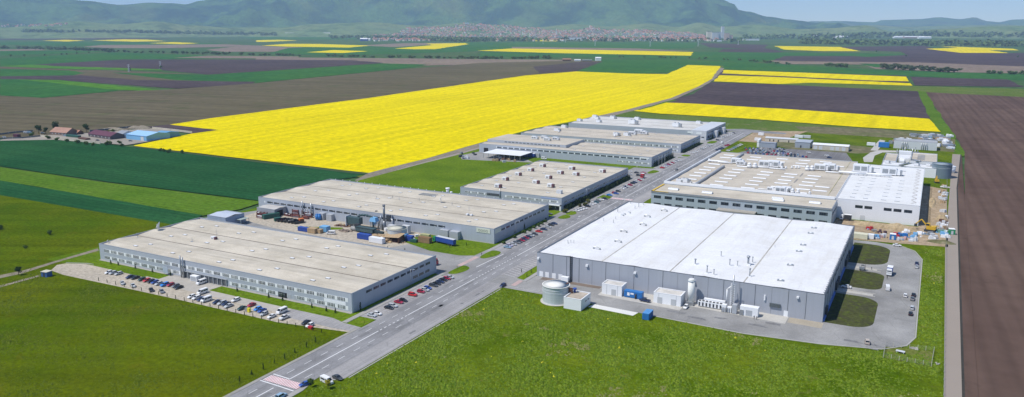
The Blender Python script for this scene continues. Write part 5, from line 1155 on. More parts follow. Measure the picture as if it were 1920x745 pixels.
row([('is',305,592),('wh',360,577),('ks',475,517),('ie',515,498),('cs',573,462),('kh',617,445),('ru',712,389),('ch',795,357),('ih',838,340),('bh',862,322),('de',918,295),('ks',950,277),('ns',985,258),('ks',1015,239),('ch',1052,226),('ih',1086,214)],A3,0,'roadside row by the nearest factory','from the near end,',g2)
g3='cars parked square to the road beside the second factory'
row([('ls',815,395),('Lh',842,378),('ih',885,362),('ge',925,344),('dh',952,332),('cs',980,319),('nh',1008,304),('ch',1035,291),('nh',1065,276),('ih',1097,258),('ds',1130,243),('rs',1185,213),('ns',1240,187),('ih',1290,162),('dh',1325,137),('ns',1358,121)],A4,0,'roadside row by the second factory','from the near end of the',g3)
row([('ks',1235,55)],A4,0,'tucked at the far corner of the second factory','',None)
row([('gs',1300,8)],A4,R(30),'crossing the forecourt between the second and third factories','',None)
g4='cars parked square to the road beside the third factory'
row([('wh',310,712),('wh',342,700),('wh',375,690),('wh',420,678),('ks',460,648),('wh',508,630),('we',545,608),('th',580,592),('gh',610,573),('we',650,556),('ks',700,542)],A5,0,'nearer roadside row by factory three','from the near end of the',g4)
row([('Bs',765,492),('ch',835,462),('bh',858,470),('dh',888,438),('wh',938,408),('wh',968,394),('nh',985,382),('wh',1012,370),('ch',1055,352),('kh',1090,328),('nh',1120,314),('wh',1150,298),('ch',1185,286),('wh',1215,272)],A5,0,'further roadside row by factory three','from the near end of the',g4)
row([('wh',1052,164),('ds',1145,178),('kh',1170,214),('lh',1222,212),('cs',1240,182),('ih',1050,206)],A5,R(20),'loose group behind the red truck','in the',None)
g5='cars parked beside the fourth factory'
row([('rs',155,637),('wh',190,622),('Lh',215,607),('ch',240,594),('wh',266,584),('ch',290,573),('wh',316,561),('ih',346,549),('wh',380,540)],A6,0,'roadside row by the fourth factory','from the near end of the',g5,True)
g6='cars parked beside the fifth factory'
row([('we',560,437),('wh',602,425),('wh',640,405),('ih',682,387),('wh',712,373),('wh',742,352),('ih',766,343),('wh',796,332)],A6,0,'roadside row by the fifth factory','from the near end of the',g6,True)
g7='cars parked beside the furthest factory'
row([('dh',890,268),('wh',920,255),('wh',948,242),('ih',975,229),('wh',1000,217),('wh',1027,206),('wh',1055,194),('wh',1085,180),('kh',1104,176)],A6,0,'roadside row by the furthest factory','from the near end of the',g7,True)
row([('wv',950,307)],A6,UP,'driving on the road before the furthest factory','',None)
row([('gs',345,662)],A6,UP,'driving on the road beside the fourth factory','',None,True)
row([('ns',890,402),('nh',925,388),('nh',955,378),('cs',1010,342),('ch',1035,334)],A6,0,'kerbside group where the far grass strip starts','in the',None,True)
row([('wh',1030,412),('Lh',1060,401),('ih',1090,388),('lh',1117,373),('ih',1147,357),('wh',1177,342),('wh',1204,329)],A6,R(6),'row beside the grass strip','from the left in the','cars in the crowded car park',True)
# crowded car park
rr=random.Random(5); CK=['n','k','t','g','i','b','c','w','l','l','G','i','w','i','r','L']
rows=[((1403,287),(1512,294.5),16,'front'),((1402,283.6),(1482,288.4),13,'second'),((1400,280.8),(1470,284.5),12,'third'),((1398,278),(1467,281),10,'fourth'),((1436,285.6),(1496,290.6),11,'half-filled middle'),((1418,291.6),(1500,297.),12,'short foremost')]
for (p,q,n,nm) in rows:
    for i in range(n):
        t=i/(n-1); x,y=G(p[0]+(q[0]-p[0])*t,p[1]+(q[1]-p[1])*t,.5); c=CW[rr.choice(CK)] if i else ('red' if nm in('front','third') else 'teal'); k=KW[rr.choice('hsehu')]
        place_car(k,c,x+rr.uniform(-.3,.3),y+rr.uniform(-.4,.4),R(90)+rr.uniform(-.05,.05),f"{c} {k}, {ORD[i]} from left, {nm} row of the crowded car park",'cars in the crowded car park',True)
row([('wh',965,300)],A7,0,'alone on the open asphalt of the crowded car park','',None,True)
row([('ns',1285,378),('wh',1245,345)],A7,0,'pair at the right end of the crowded car park','in the',None,True)
row([('ih',516,240),('dh',566,247),('ih',620,288),('dh',573,290)],A7,0,'scattered group at the right of the crowded car park','in the',None,True)
# road and ring road
x,y=G(571.5,721,.5); place_car('hatchback','blue',x,y,R(-112),'blue hatchback at the right end of the nearest red and white crossing')
x,y=G(612.5,713.5,1); place_car('van','white',x,y,R(-12),'white minibus parked on the apron nearest the camera')
x,y=G(633,708.5,.5); place_car('saloon','dark grey',x,y,R(-12),'dark grey saloon parked beside the nearest white minibus')
x,y=G(527,742,.8); place_car('suv','light blue',x,y,R(90),'pale blue-grey car at the bottom edge driving towards the crossing')
x,y=G(943,535.5,.5); place_car('hatchback','navy',x,y,R(-95),'dark blue car turning at the corner of the ring road entrance')
x,y=G(1209,563.5,.6); place_car('pickup','navy',x,y,R(180-6),'dark blue pickup in front of the blue generator container')
x,y=G(1286,575.5,.6); place_car('hatchback','white',x,y,R(-90),'white car parked right of the wider plant room')
for cc,px,py,a,lab in (('ns',1719,494,90,'dark blue car towing distance ahead at the top of the right kerb line'),('is',1719,500,90,'silver car right behind the dark blue one at the top of the right kerb line'),
 ('wv',1664,541,95,'white van in the middle of the ring road by the second grass island'),('wh',1697.5,554,92,'white car just left of the kerbside pair on the ring road'),('ks',1713,553,88,'black car first of the kerbside pair on the ring road'),('gs',1711,560,88,'grey car second of the kerbside pair on the ring road'),('ie',1710,577,90,'silver estate behind the kerbside pair on the ring road'),('kh',1707.5,588,90,'black hatchback last along the right kerb of the ring road'),
 ('ws',1587,537.5,176,'white saloon at the dock between the first and second grass islands'),('ws',1682,460,2,'long white car at the top bend of the ring road'),('eu',1626,641,97,'beige car at the bottom bend of the ring road')):
    x,y=G(px,py,.6); place_car(KW[cc[1]],CW[cc[0]],x,y,R(a),lab)
# lorries
def lorry(label,x,y,a,cab,box,Lb=13.,cabover=True,z=.06,roof=None):
    r=thing('lorry',label,'lorry',(x,y,z),a); b=MB(); cx=Lb/2
    b.box(cx+.5,cx+2.6,-1.22,1.22,.7,2.4); b.quad([(cx+2.62,-1.15,.7),(cx+2.62,1.15,.7),(cx+2.62,1.15,.9),(cx+2.62,-1.15,.9)]); 
    b.box(cx+.5,cx+2.2,-1.15,1.15,2.4,3.3); b.box(cx+.6,cx+2.,-1.1,1.1,3.3,3.6); part('cab',b,cab,r)
    b=MB().quad([(0,0,0)]*0) if False else MB(); b.quad([(cx+2.64,-1.1,1.75),(cx+2.64,1.1,1.75),(cx+2.3,1.05,2.9),(cx+2.3,-1.05,2.9)]); part('windscreen',b,m_cglass,r)
    for s in (-1,1):
        b=MB(); b.box(cx+1.1,cx+2.2,s*1.23-.02,s*1.23+.02,1.7,2.35); part('side_window',b,m_cglass,r)
    b=MB().box(-Lb/2,Lb/2,-1.27,1.27,1.15,3.95); part('trailer_box',b,box,r)
    b=MB().box(-Lb/2-.02,Lb/2+.02,-1.3,1.3,3.95,4.02); part('trailer_roof',b,roof or m_white,r)
    b=MB().box(-Lb/2,Lb/2+2,-.5,.5,.75,1.14); part('chassis',b,m_dk,r)
    for X in ([-Lb/2+1.6,-Lb/2+2.9,-Lb/2+4.2] if Lb>9 else [-Lb/2+1.3])+[cx+1.5]+([cx-.9] if Lb>9 else []):
        for s in (-1.02,1.02): link('wheel',wheel_mesh(.5),r,(X,s,.5))
    for s in (-.9,.9): link('headlight',lampmesh('headlight',m_lamp),r,(cx+2.62,s,.95))
    return r
x,y=G(640+1460/7.45,380+585/7.45,0); lorry('green-cabbed lorry with a long deep blue trailer docked at the second factory',x,y,R(180-10),m_green,m_dblue,14,roof=m_sheet)
x,y=G(806,497,0); lorry('red-cabbed lorry with a blue trailer half hidden behind the nearest factory',x-4,y+1.0,R(0),m_redp,m_dblue,11)
x,y=G(1668,514,0); lorry('small blue-bodied truck with a white roof on the ring road by the forklift',x,y,R(-92),m_white,m_dblue,4.5)
x,y=G(1002,295,0); lorry('blue-sided trailer truck beside the white yard canopy',x,y,R(95),m_white,m_dblue,9)
x,y=G(1205,334,0); lorry('small red and white truck standing at the side road after the third factory',x,y,R(-85),m_redp,m_redp,3.4)
x,y=G(1586,413.5,0); lorry('dark truck with a white cab at the corner between the office block and white extension',x+1,y,R(180),m_white,m_dk,4.5)
x,y=G(1020,299,0); place_car('van','white',x,y,R(0),'white box van against the wall of the fourth factory')
x,y=G(480+1045/7.45,350+645/7.45,1); place_car('van','white',x,y,R(200),'long white van in the factory yard beside the blue crate')
# forklift on the ramp
def forklift(label,x,y,a,m):
    r=thing('forklift',label,'forklift',(x,y,.1),a); b=MB().box(-1.8,.8,-.9,.9,.5,1.4).box(-1.9,-1.2,-.8,.8,1.4,1.8); part('body',b,m,r)
    b=MB()
    for sx in (-.9,.6):
        for sy in (-.75,.75): b.tube((sx,sy,1.4),(sx*.8,sy*.9,2.6),.06,5)
    b.box(-.95,.65,-.8,.8,2.6,2.7); part('cage',b,m_dk,r); b=MB().box(1.,1.15,-.6,-.45,.2,3.2).box(1.,1.15,.45,.6,.2,3.2).box(1.,1.12,-.5,.5,2.9,3.1); part('mast',b,m_dk,r)
    for s in (-.45,.35): part('fork',MB().box(1.15,2.4,s,s+.12,.2,.28),m_metal,r)
    for sx in (-1.3,.7):
        for sy in (-.85,.85): link('wheel',wheel_mesh(.42),r,(sx,sy,.42))
forklift('grey forklift on the concrete ramp between the upper two grass islands',*G(1618,505.5,.5),R(4),mat('forklift_grey',(.28,.31,.34),.5,.1))
def digger(label,x,y,a,s=1.):
    r=thing('excavator',label,'excavator',(x,y,0),a); r.scale=(s,s,s)
    for sy in (-1.2,1.2): part('track',MB().box(-2.,2.,sy-.35,sy+.35,.0,.9),m_dk,r)
    b=MB().box(-1.9,1.3,-1.3,1.3,1.,2.3).box(-2.2,-1.2,-1.2,1.2,1.2,2.5); part('body',b,m_yel,r)
    c=part('cab',MB().box(.1,1.5,.1,1.2,2.3,3.5),m_yel,r); part('cab_window',MB().box(.3,1.54,.06,1.24,2.6,3.3),m_cglass,c)
    b=MB().tube((1.2,-.3,1.9),(3.6,-.3,4.6),.3,6).tube((3.6,-.3,4.6),(5.6,-.3,2.4),.24,6); part('boom',b,m_yel,r); part('bucket',MB().box(5.1,6.1,-.9,.3,1.4,2.4),m_dk,r)
digger('large yellow excavator among the sand and debris at the building site corner',*G(1560+1140/6.208,400+212/6.208),R(170),1.5)
digger('orange excavator working beside the largest round tank',*G(1640+722/6.21,240+640/6.21),R(100),1.1)
# people
def person(label,x,y,a,top,legs,stride=.25,z=.06):
    me=bpy.data.meshes.new('person')
    V=[(0,0,.95),(0,0,1.15),(0,0,1.42),(0,0,1.5),(.02,0,1.62),(.02,0,1.76),(0,.10,.92),(stride*.6,.11,.5),(stride,.11,.08),(stride+.16,.12,.04),(0,-.10,.92),(-stride*.4,-.11,.5),(-stride,-.11,.1),(-stride+.15,-.12,.04),
       (0,.2,1.42),(-.06,.25,1.13),(.08,.26,.9),(0,-.2,1.42),(.06,-.25,1.13),(.16,-.24,.92),(.10,.27,.80),(.19,-.24,.82)]
    E=[(0,1),(1,2),(2,3),(3,4),(4,5),(0,6),(6,7),(7,8),(8,9),(0,10),(10,11),(11,12),(12,13),(2,14),(14,15),(15,16),(2,17),(17,18),(18,19),(16,20),(19,21)]
    Rr=[.15,.14,.16,.065,.10,.09,.10,.075,.05,.045,.10,.075,.05,.045,.075,.055,.04,.075,.055,.04,.035,.035]
    me.from_pydata(V,E,[]); o=bpy.data.objects.new('tmp',me); C.objects.link(o)
    md=o.modifiers.new('s','SKIN'); 
    for v,q in zip(me.skin_vertices[0].data,Rr): v.radius=(q,q)
    me.skin_vertices[0].data[0].use_root=True
    sb=o.modifiers.new('u','SUBSURF'); sb.levels=1; sb.render_levels=1
    dg=bpy.context.evaluated_depsgraph_get(); m2=bpy.data.meshes.new_from_object(o.evaluated_get(dg)); bpy.data.objects.remove(o)
    m2.name='person'; m2.materials.clear()
    for m in (mat('skin',(.50,.32,.24),.6,.05),top,legs,mat('hair_dark',(.04,.025,.02),.8,.1)): m2.materials.append(m)
    for p in m2.polygons:
        zz=p.center.z; p.material_index=3 if zz>1.70 or (zz>1.6 and p.center.x<-.02) else 0 if zz>1.53 or (abs(p.center.y)>.2 and zz<.86) else 1 if zz>.95 or abs(p.center.y)>.19 else 2; p.use_smooth=True
    o=link('person',m2,None,(x,y,z),a); tag(o,label,'person'); return o
for px,py,a,t,l,lab in ((1413.8,599,80,m_dk,m_dk,'person in dark clothes walking on the left of two beside the grey hall'),(1418.6,600,84,mat('clothes_grey',(.12,.13,.15),.9,.1),m_dk,'person in grey top walking on the right of two beside the grey hall'),
  (1663,524,60,m_dk,m_dk,'person in dark clothes below the small blue truck on the ring road'),(857,504,70,mat('clothes_yellow',(.45,.42,.12),.9,.1),m_dk,'person in a yellowish top walking on the pavement by the first junction'),
  (903,479.5,70,m_dk,m_dk,'person in dark clothes beside the pale crossing strip of the first junction'),(1703,507,60,m_dk,m_dk,'x')):
    if lab!='x': person(lab,*G(px,py),R(a),t,l)
person('person in dark clothes standing near the forklift ramp',*G(1634,506.5),R(30),m_dk,m_dk)
# trees and posts later

# ------------------------------------------------------------------ yard goods
def boxthing(name,label,cat,px,py,l,d,h,a,m,extra=None,z=0.05,img=None,group=None):
    if img: ox,oy,s=img; px,py=ox+px/s,oy+py/s
    x,y=G(px,py); r=thing(name,label,cat,(x,y,z),R(a),group); b=MB().box(-l/2,l/2,-d/2,d/2,.12,h)
    part({'container':'container_body','crate':'crate_body'}.get(cat,'body'),b,m,r); b=MB()
    n=max(3,int(l/.7))
    for k in range(n): b.box(-l/2+l*(k+.35)/n,-l/2+l*(k+.65)/n,-d/2-.05,d/2+.05,.2,h-.1)
    for k in range(max(2,int(d/.7))): q=-d/2+d*(k+.35)/max(2,int(d/.7)); b.box(-l/2-.05,l/2+.05,q,q+.2,.2,h-.1)
    part('ribs',b,extra or m,r); return r
Y1=(480,350,7.45);Y2=(640,380,7.45);Y3=(1560,400,6.208);Y4=(1640,240,6.21)
boxthing('container','long dark green container beside the small shed at the yard end','container',212,440,3.,11,3.,-22,m_dgreen,img=Y1)
boxthing('container','blue open container first along the back of the nearest factory','container',680,625,9,2.6,2.6,0,m_dblue,img=Y1)
boxthing('crate','larger tan crate between the blue container and the light blue box','crate',800,645,6,4,3.,0,m_tanbox,img=Y1)
boxthing('crate','smaller tan crate left of the light blue box','crate',885,648,4,3,2.4,0,m_tanbox,img=Y1)
boxthing('container','light blue box container beside the long white van','container',965,625,5.5,4,3.4,0,m_lblue,img=Y1)
boxthing('skip','orange skip at the end of the row of open skips','skip',635,500,2.6,3.,2.6,-25,m_orange,img=Y1)
boxthing('skip','dark green skip at the start of the row of open skips','skip',300,480,2.6,4,2.2,-25,m_dgreen,img=Y1)
SK=[(355,482,m_dk,'black'),(405,488,m_redp,'red'),(450,493,m_white,'white'),(500,500,m_sheet,'pale grey'),(548,508,m_dk,'black'),(590,515,m_dk,'black')]
for i,(cx,cy,m,c) in enumerate(SK):
    x,y=G(480+cx/7.45,350+cy/7.45); r=thing('open_skip',f'{c} open skip, {ORD[i]} from the left between the green and orange skips','skip',(x,y,.02),R(-25),'row of open skips in the yard')
    b=MB().box(-1.4,1.4,-3,3,.1,.3); 
    for s in (-1,1):
        b.quad([(s*1.4,-3,.1),(s*1.4,3,.1),(s*1.7,3.6,1.7),(s*1.7,-3.6,1.7)]); b.quad([(-1.4,s*3,.1),(1.4,s*3,.1),(1.7,s*3.6,1.7),(-1.7,s*3.6,1.7)])
    part('skip_body',b,m_dk,r); b=MB(); b.obox(0,0,.3,2.5,5.2,1.0,0,taper=.7); part('load',b,m,r)
# racks of red frames
rr=random.Random(3); FO=sorted([(60,440),(70,412),(110,418),(450,412),(500,418),(560,395),(560,430),(610,392),(655,400),(690,450),(700,415),(735,430)])
for i,(cx,cy,n) in enumerate(((560,395,4),(610,392,5),(655,400,5),(700,415,4),(735,430,3),(560,430,2),(70,412,3),(110,418,3),(60,440,2),(500,418,2),(450,412,2),(690,450,2))):
    x,y=G(480+cx/7.45,350+cy/7.45); wh=('at the left shed' if cx<120 else 'before the long yard wall'); n_=FO.index((cx,cy)) if cx<120 else FO.index((cx,cy))-3; r=thing('frame_stack',f'stack of rusty red steel frames {wh}, {ORD[n_]} from the left','stack of frames',(x,y,.02),R(rr.uniform(-8,8)),'stacks of rusty red frames')
    for k in range(n):
        b=MB(); z=k*.95+.1
        for s in (-1,1): b.box(-3,3,s*.9-.1,s*.9+.1,z,z+.2); b.box(s*2.8-.1,s*2.8+.1,-.9,.9,z+.2,z+.95)
        for q in (-1.5,0,1.5): b.box(q-.1,q+.1,-1,1,z,z+.2)
        b.box(-2.4,2.4,-.7,.7,z+.2,z+.5,1 if rr.random()<.5 else 0); part('frame',b,[mat('frame_red',(.28,.10,.085),.8,.3,1.),m_sheet],r)
# blue vessels at the wall
for i,(cx,cy) in enumerate(((855,470),(888,470))):
    x,y=G(480+cx/7.45,350+cy/7.45); r=thing('pressure_vessel',['blue pressure vessel, the left of two by the wall pipes','blue pressure vessel, the right of two by the wall pipes'][i],'vessel',(x,y,0.02)); part('vessel',MB().cyl(0,0,.6,3.6,1.2,14).cyl(0,0,3.6,4.3,1.2,14,r2=.5),m_blue,r)
    for s in (-.7,.7): part('leg',MB().box(s-.1,s+.1,-.1,.1,0,.6),m_metal,r)
# filter press with grey duct arch
x,y=G(640+190/7.45,380+340/7.45); r=thing('dust_extractor','dark grey-green dust extractor with an arched duct beside the long yard wall','machine',(x,y,.02)); b=MB().box(-5,5,-1.8,1.8,2.2,6.4); part('housing',b,m_teal,r); b=MB().box(-5.4,-4.9,-2.6,2.6,0,7); part('end_panel',b,m_sheet,r)
for sx in (-3,0,3): part('leg',MB().box(sx,sx+.4,-1.5,1.5,0,2.2),m_metal,r)
b=MB(); 
for i in range(8):
    a0,a1=math.pi*i/8,math.pi*(i+1)/8; b.tube((8-6*math.cos(a0)*1.,1,6.2+2.2*math.sin(a0)),(8-6*math.cos(a1),1,6.2+2.2*math.sin(a1)),.7,10)
b.tube((14,1,6.2),(14,1,1.),.7,10); part('arched_duct',b,m_teal,r); b=MB().box(3,6,-4,-1.5,0,3.2); part('fan_box',b,m_dk,r)
x,y=G(640+465/7.45,380+370/7.45); r=thing('blue_hopper','light blue hopper on legs in the middle of the yard machines','machine',(x,y,.02)); b=MB().obox(0,0,5.,5,4,2.6,0,taper=.7).obox(0,0,3.,2,2,2.,0); part('hopper',b,m_lblue,r)
for sx in (-1.8,1.8):
    for sy in (-1.4,1.4): part('leg',MB().box(sx-.15,sx+.15,sy-.15,sy+.15,0,5),m_metal,r)
x,y=G(640+605/7.45,380+385/7.45); r=thing('yard_chimney','tallest dark steel chimney rising from the factory yard','chimney',(x,y,0)); b=MB().cyl(0,0,0,6,1.4,16,r2=.8).cyl(0,0,6,15.5,.75,16,r2=.65).cyl(0,0,15.5,16.2,.9,16); part('stack',b,mat('chimney_steel',(.24,.26,.29),.4,.15,1.,metal=.5),r); b=MB().box(-3,-1.4,-1,1,0,4).tube((-5,0,1),(-2.4,0,9),.5,8).tube((1.,0,6),(6,0,8),.5,8).tube((6,0,8),(7,0,0),.4,8); part('flue_pipe',b,m_metal,r); b=MB().box(2,5,-.6,.6,6,10); part('platform',b,m_dk,r)
x,y=G(640+345/7.45,380+420/7.45); r=thing('shredder','long dark teal conveyor housing lying across the yard','machine',(x,y,.02),R(-3)); b=MB().box(-7.,7.,-2,2,.8,3.2); part('housing',b,m_teal,r); b=MB()
b.box(-7.1,7.1,-2.1,-1.7,2.9,3.5).box(-7.1,7.1,1.7,2.1,2.9,3.5).box(7,14,-.8,.8,1,2.4); part('rail',b,mat('teal_dark',(.04,.07,.08),.5,.2),r)
for s in (-5,0,5): part('leg',MB().box(s,s+.5,-1.8,1.8,0,.8),m_dk,r)
boxthing('container','bright blue container at the near edge of the yard heaps','container',325,510,9.,3.,3.2,0,m_dblue,img=Y2)
boxthing('container','white container in front of the tan cardboard heaps','container',500,562,10,3.,3.2,-2,m_white,img=Y2)
def heap(name,label,cat,px,py,l,w,h,a,m,seed,m2=None,n=26,img=Y2,sz=1.3):
    ox,oy,s=img; x,y=G(ox+px/s,oy+py/s); r=thing(name,label,cat,(x,y,0.02),R(a)); rr=random.Random(seed)
    for nm,mm,k in (('heap',m,n),('loose_pieces',m2 or m,n//2)):
        b=MB()
        for i in range(k):
            u=rr.uniform(-1,1);v=rr.uniform(-1,1); zz=max(0,(1-u*u)*(1-v*v))*h*rr.uniform(.4,1.); q=rr.uniform(.6,1.6)*sz
            b.obox(u*l/2,v*w/2,0 if nm=='heap' else max(0,zz-.3),q,q*rr.uniform(.6,1.),max(.3,zz) if nm=='heap' else .5,rr.uniform(0,3),taper=rr.uniform(.7,1))
        part(nm,b,mm,r)
    return r
heap('cardboard_heap','flat tan heap of cardboard left of the brown shelter','heap',560,490,15,9,2.8,5,m_tanbox,1,n=40,sz=2.2)
r=heap('cardboard_heap','stacked tan boxes in front of the brown shelter','heap',650,545,6,4,2.6,0,m_tanbox,2,n=16,sz=1.6)
x,y=G(640+735/7.45,380+540/7.45); r=thing('brown_shelter','tan-roofed shelter open at the side, dark brown inside','shelter',(x,y,.02)); b=MB(); b.quad([(-6,-3.5,2.6),(6,-3.5,3.6),(6,3.5,4.8),(-6,3.5,3.8)]); b.quad([(-6,-3.5,2.6),(-6,3.5,3.8),(6,3.5,4.7),(6,-3.5,3.5)]); part('roof',b,m_tanbox,r); b=MB().box(5.2,5.5,-3.2,3.2,0,3.4).box(-5.6,5.2,3.,3.3,0,3.7).box(-5.6,-5.3,-3.2,3,0,2.6); part('wall',b,m_brownp,r)
b=MB().obox(1,-.5,0,6,4,1.6,.1,taper=.6); part('load',b,mat('dark_scrap',(.07,.035,.035),.9,.3,1.),r)
heap('rubble_heap','low tan rubble right of the brown shelter','heap',830,555,6,3,1.2,0,m_tanbox,4,n=14,sz=.9)
heap('scrap_heap','row of rusty brown scrap by the little grass patch','heap',20,330,11,2.5,1.8,12,m_brownp,5,m_tanbox,n=20)
heap('scrap_heap','grey-brown pile of pallets left of the dust extractor','heap',50,400,8,4,1.6,0,mat('pallet_wood',(.33,.26,.21),.9,.3,1.),6,n=22)
x,y=G(640+185/7.45,380+395/7.45); r=thing('drum','large dark-mouthed drum lying below the dust extractor','drum',(x,y,1.5)); part('shell',MB().tube((-2,0,0),(2.5,-.5,0),1.45,16),mat('drum_grey',(.35,.35,.33),.6,.2,1.),r); part('mouth',MB().tube((2.5,-.5,0),(2.62,-.52,0),1.25,16),m_void,r)
for i,(cx,cy,l,h,m,lab) in enumerate(((715,395,5,5,m_sheet,'pale grey tank box, left of the row behind the white bags'),(820,400,7,4,m_metal,'long galvanised bin in the middle behind the white bags'),(905,400,5,5,m_sheet,'pale box bin next to the round beige-lidded tank'))):
    boxthing('bin_box',lab,'bin',cx,cy+30,l,3,h,0,m,img=Y2)
rr=random.Random(8)
for i,(cx,cy) in enumerate(((760,430),(790,418),(810,435),(780,450),(850,445),(880,450),(870,432),(690,410),(675,425),(990,530),(1010,540))):
    x,y=G(640+cx/7.45,380+cy/7.45); o=thing('big_bag','white bulk bag lying among the yard bins','bulk bag',(x,y,.02),rr.random(),'white bulk bags in the factory yard'); b=MB().obox(0,0,0,1.9,1.9,1.1,0,taper=1.1).obox(0,0,1.1,2.1,2.1,.8,0,taper=.5); part('bag',b,m_frame,o); part('neck',MB().obox(0,0,1.9,.6,.6,.4,0),m_sheet,o)
boxthing('skip','light blue skip with a curved side below the bags','skip',870,515,5,3,3.6,8,m_lblue,img=Y2); boxthing('skip','deep blue skip left of the white sacks','skip',958,535,4.5,3,3.2,0,m_dblue,img=Y2); boxthing('skip','small dark green skip right of the deep blue one','skip',1015,555,4,2.4,1.7,10,m_dgreen,img=Y2)
boxthing('crate_stack','wide stack of brown wooden crates beside the green lorry cab','crate stack',1170,560,8,3,3.4,0,mat('crate_wood',(.30,.17,.08),.85,.3,.9),m_tanbox,img=Y2)
boxthing('pallet_box','tall pallet pile with a yellow-green cover behind the green cab','crate stack',1180,500,6,2.6,2.6,0,mat('cover_greenish',(.50,.50,.25),.8,.2,.6),img=Y2)
# bins, signs in the near lot
def small(name,label,cat,px,py,l,d,h,m,a=0):
    x,y=G(px,py); r=thing(name,label,cat,(x,y,0),R(a)); part('body',MB().obox(0,0,.1,l,d,h-.25,0,taper=1.05),m,r); part('lid',MB().obox(0,0,h-.15,l*1.12,d*1.12,.15,0),m,r); return r
small('recycling_bin','yellow recycling bin at the meadow edge of the gravel lot','bin',467,585.5,1.3,1.,1.9,mat('yellow_bin',(.72,.62,.03),.5,.05)); small('waste_bin','grey waste bin beside the yellow one','bin',463,584,1.5,1.,1.6,m_metal)
small('red_cart','small red cart at the end of the gravel lot','cart',582.5,616.5,2.2,1.2,1.1,m_redp,-10)
x,y=G(360+0,527); r=thing('white_cabin','small white cabin with a dark grille by the entrance of the nearest factory','cabin',(*G(366.5,527),0.)); part('cabin_body',MB().box(-2.3,2.3,-1.2,1.2,.15,2.9),m_white,r); part('grille',MB().box(-2,1.8,-1.26,-1.2,.5,2.5),m_door,r)
x,y=G(311,516); r=thing('info_board','tall blank grey board on two posts on the front lawn','board',(x,y,0)); part('panel',MB().box(-1.8,1.8,-.1,.1,.9,4.4),mat('board_grey',(.42,.48,.56),.4,.05),r)
for s in (-1.4,1.4): part('post',MB().cyl(s,0.2,0,4.4,.08,6),m_metal,r)
x,y=G(88,518); r=thing('blue_kiosk','small blue hut with a tan roof standing in the left meadow','hut',(x,y,-.05),R(10)); part('hut_wall',MB().box(-1.9,1.9,-1.6,1.6,0,2.6),mat('kiosk_blue',(.05,.13,.34),.6,.15,1.),r); part('roof',MB().box(-2.1,2.1,-1.8,1.8,2.6,2.8),m_beige,r); part('door',MB().box(-.5,.5,-1.66,-1.6,.1,2.1),m_dk,r)
# small garden plot by the ring road
pl=[G(1660,649),G(1751,659),G(1746,687.5),G(1656,671)]
poly('fenced_plot',[(1661,650),(1751,659),(1746,688),(1656,671)],field('plot_grass',(.13,.16,.03),(.16,.17,.05),(.10,.08,.05),big=.1,fine=.6,bump=.5,patch=.6),-.02)
ox,oy=pl[0]; r=thing('plot_fence','wire fence with pale posts round the rough plot by the ring road','fence',(ox,oy,0))
for (p,q) in zip(pl,pl[1:]+pl[:1]):
    n=6 if math.hypot(q[0]-p[0],q[1]-p[1])>10 else 4
    for k in range(n): x,y=p[0]+(q[0]-p[0])*k/n-ox,p[1]+(q[1]-p[1])*k/n-oy; part('post',MB().box(x-.09,x+.09,y-.09,y+.09,0,1.9),mat('post_pale',(.5,.48,.42),.8,.1),r)
    b=MB()
    for z in (.4,.9,1.4,1.8): b.tube((p[0]-ox,p[1]-oy,z),(q[0]-ox,q[1]-oy,z),.022,4)
    part('wire',b,m_metal,r)
x,y=G(1688,662); r=thing('garden_bench','pale bench-like table on the rough plot','table',(x,y,0),R(-8)); part('top',MB().box(-1.6,1.6,-.8,.8,.7,.85),m_sheet,r)
for s in (-1.3,1.1): part('leg',MB().box(s,s+.2,-.7,.7,0,.7),m_sheet,r)
heap('stone_pile','pale stone pile at the back corner of the rough plot','heap',1714,654,3.,1.5,.7,0,m_conc,11,n=14,img=(0,0,1),sz=.5); heap('stone_pile','small pale rocks right of the rough plot fence','heap',1757,683,1.6,1.4,.6,0,m_conc,12,n=8,img=(0,0,1),sz=.45)
# boundary fence along the field road
r=thing('boundary_fence','long thin fence of pale posts along the beige field road','fence',(12.6,180,0)); 
for k in range(90): part('post',MB().box(-.06+k*.05,.06+k*.05,k*7-.06,k*7+.06,0,1.8),mat('post_pale',(.5,.48,.42)),r)
b=MB()
for z in (.6,1.2,1.7): b.tube((0,0,z),(4.5,630,z),.02,4)
part('wire',b,m_metal,r)
# building site: sand heaps, cabins, debris
def mound(label,px,py,l,w,h,a,m,seed,img=(0,0,1),name='sand_heap'):
    ox,oy,s=img; x,y=G(ox+px/s,oy+py/s); n=22; vs=[];fs=[]
    for j in range(n+1):
        for i in range(n+1):
            u,v=i/n*2-1,j/n*2-1; d=max(0,1-(u*u+v*v)); nz=noise.noise(Vector((u*2.2+seed,v*2.,seed)))*.5+noise.noise(Vector((u*6,v*5,seed)))*.15
            vs.append((u*l/2,v*w/2,-.1+h*(d**.8)*max(.15,(1+nz))))
    for j in range(n):
        for i in range(n): k=j*(n+1)+i; fs.append((k,k+1,k+n+2,k+n+1))
    me=bpy.data.meshes.new(name); me.from_pydata(vs,[],fs); me.materials.append(m); me.polygons.foreach_set('use_smooth',[True]*len(fs)); me.update()
    o=link(name,me,None,(x,y,-.05),R(a)); tag(o,label,'heap'); return o
mound('long sand heap at the left part of the white wall',1632,424,22,7,3.,-4,m_sand,1); mound('broad sand heap at the right part of the white wall',1686,430,24,8,3.,-6,m_sand,2); mound('small sand heap between the two broad ones',1660,427,14,6,2.,-6,m_sand,7)
mound('pointed sand heap behind the excavator near the field road',1766,412,8,6,3.2,0,m_sand,3); mound('low brown earth heap right of the debris by the field road',1765,455,16,7,1.6,0,m_rough,4); mound('long low earth ridge along the trench at the far right',1748,380,5,40,1.2,0,m_sand,5)
m_trench=field('trench_soil',(.22,.17,.11),(.28,.22,.14),None,big=.1,fine=.5)
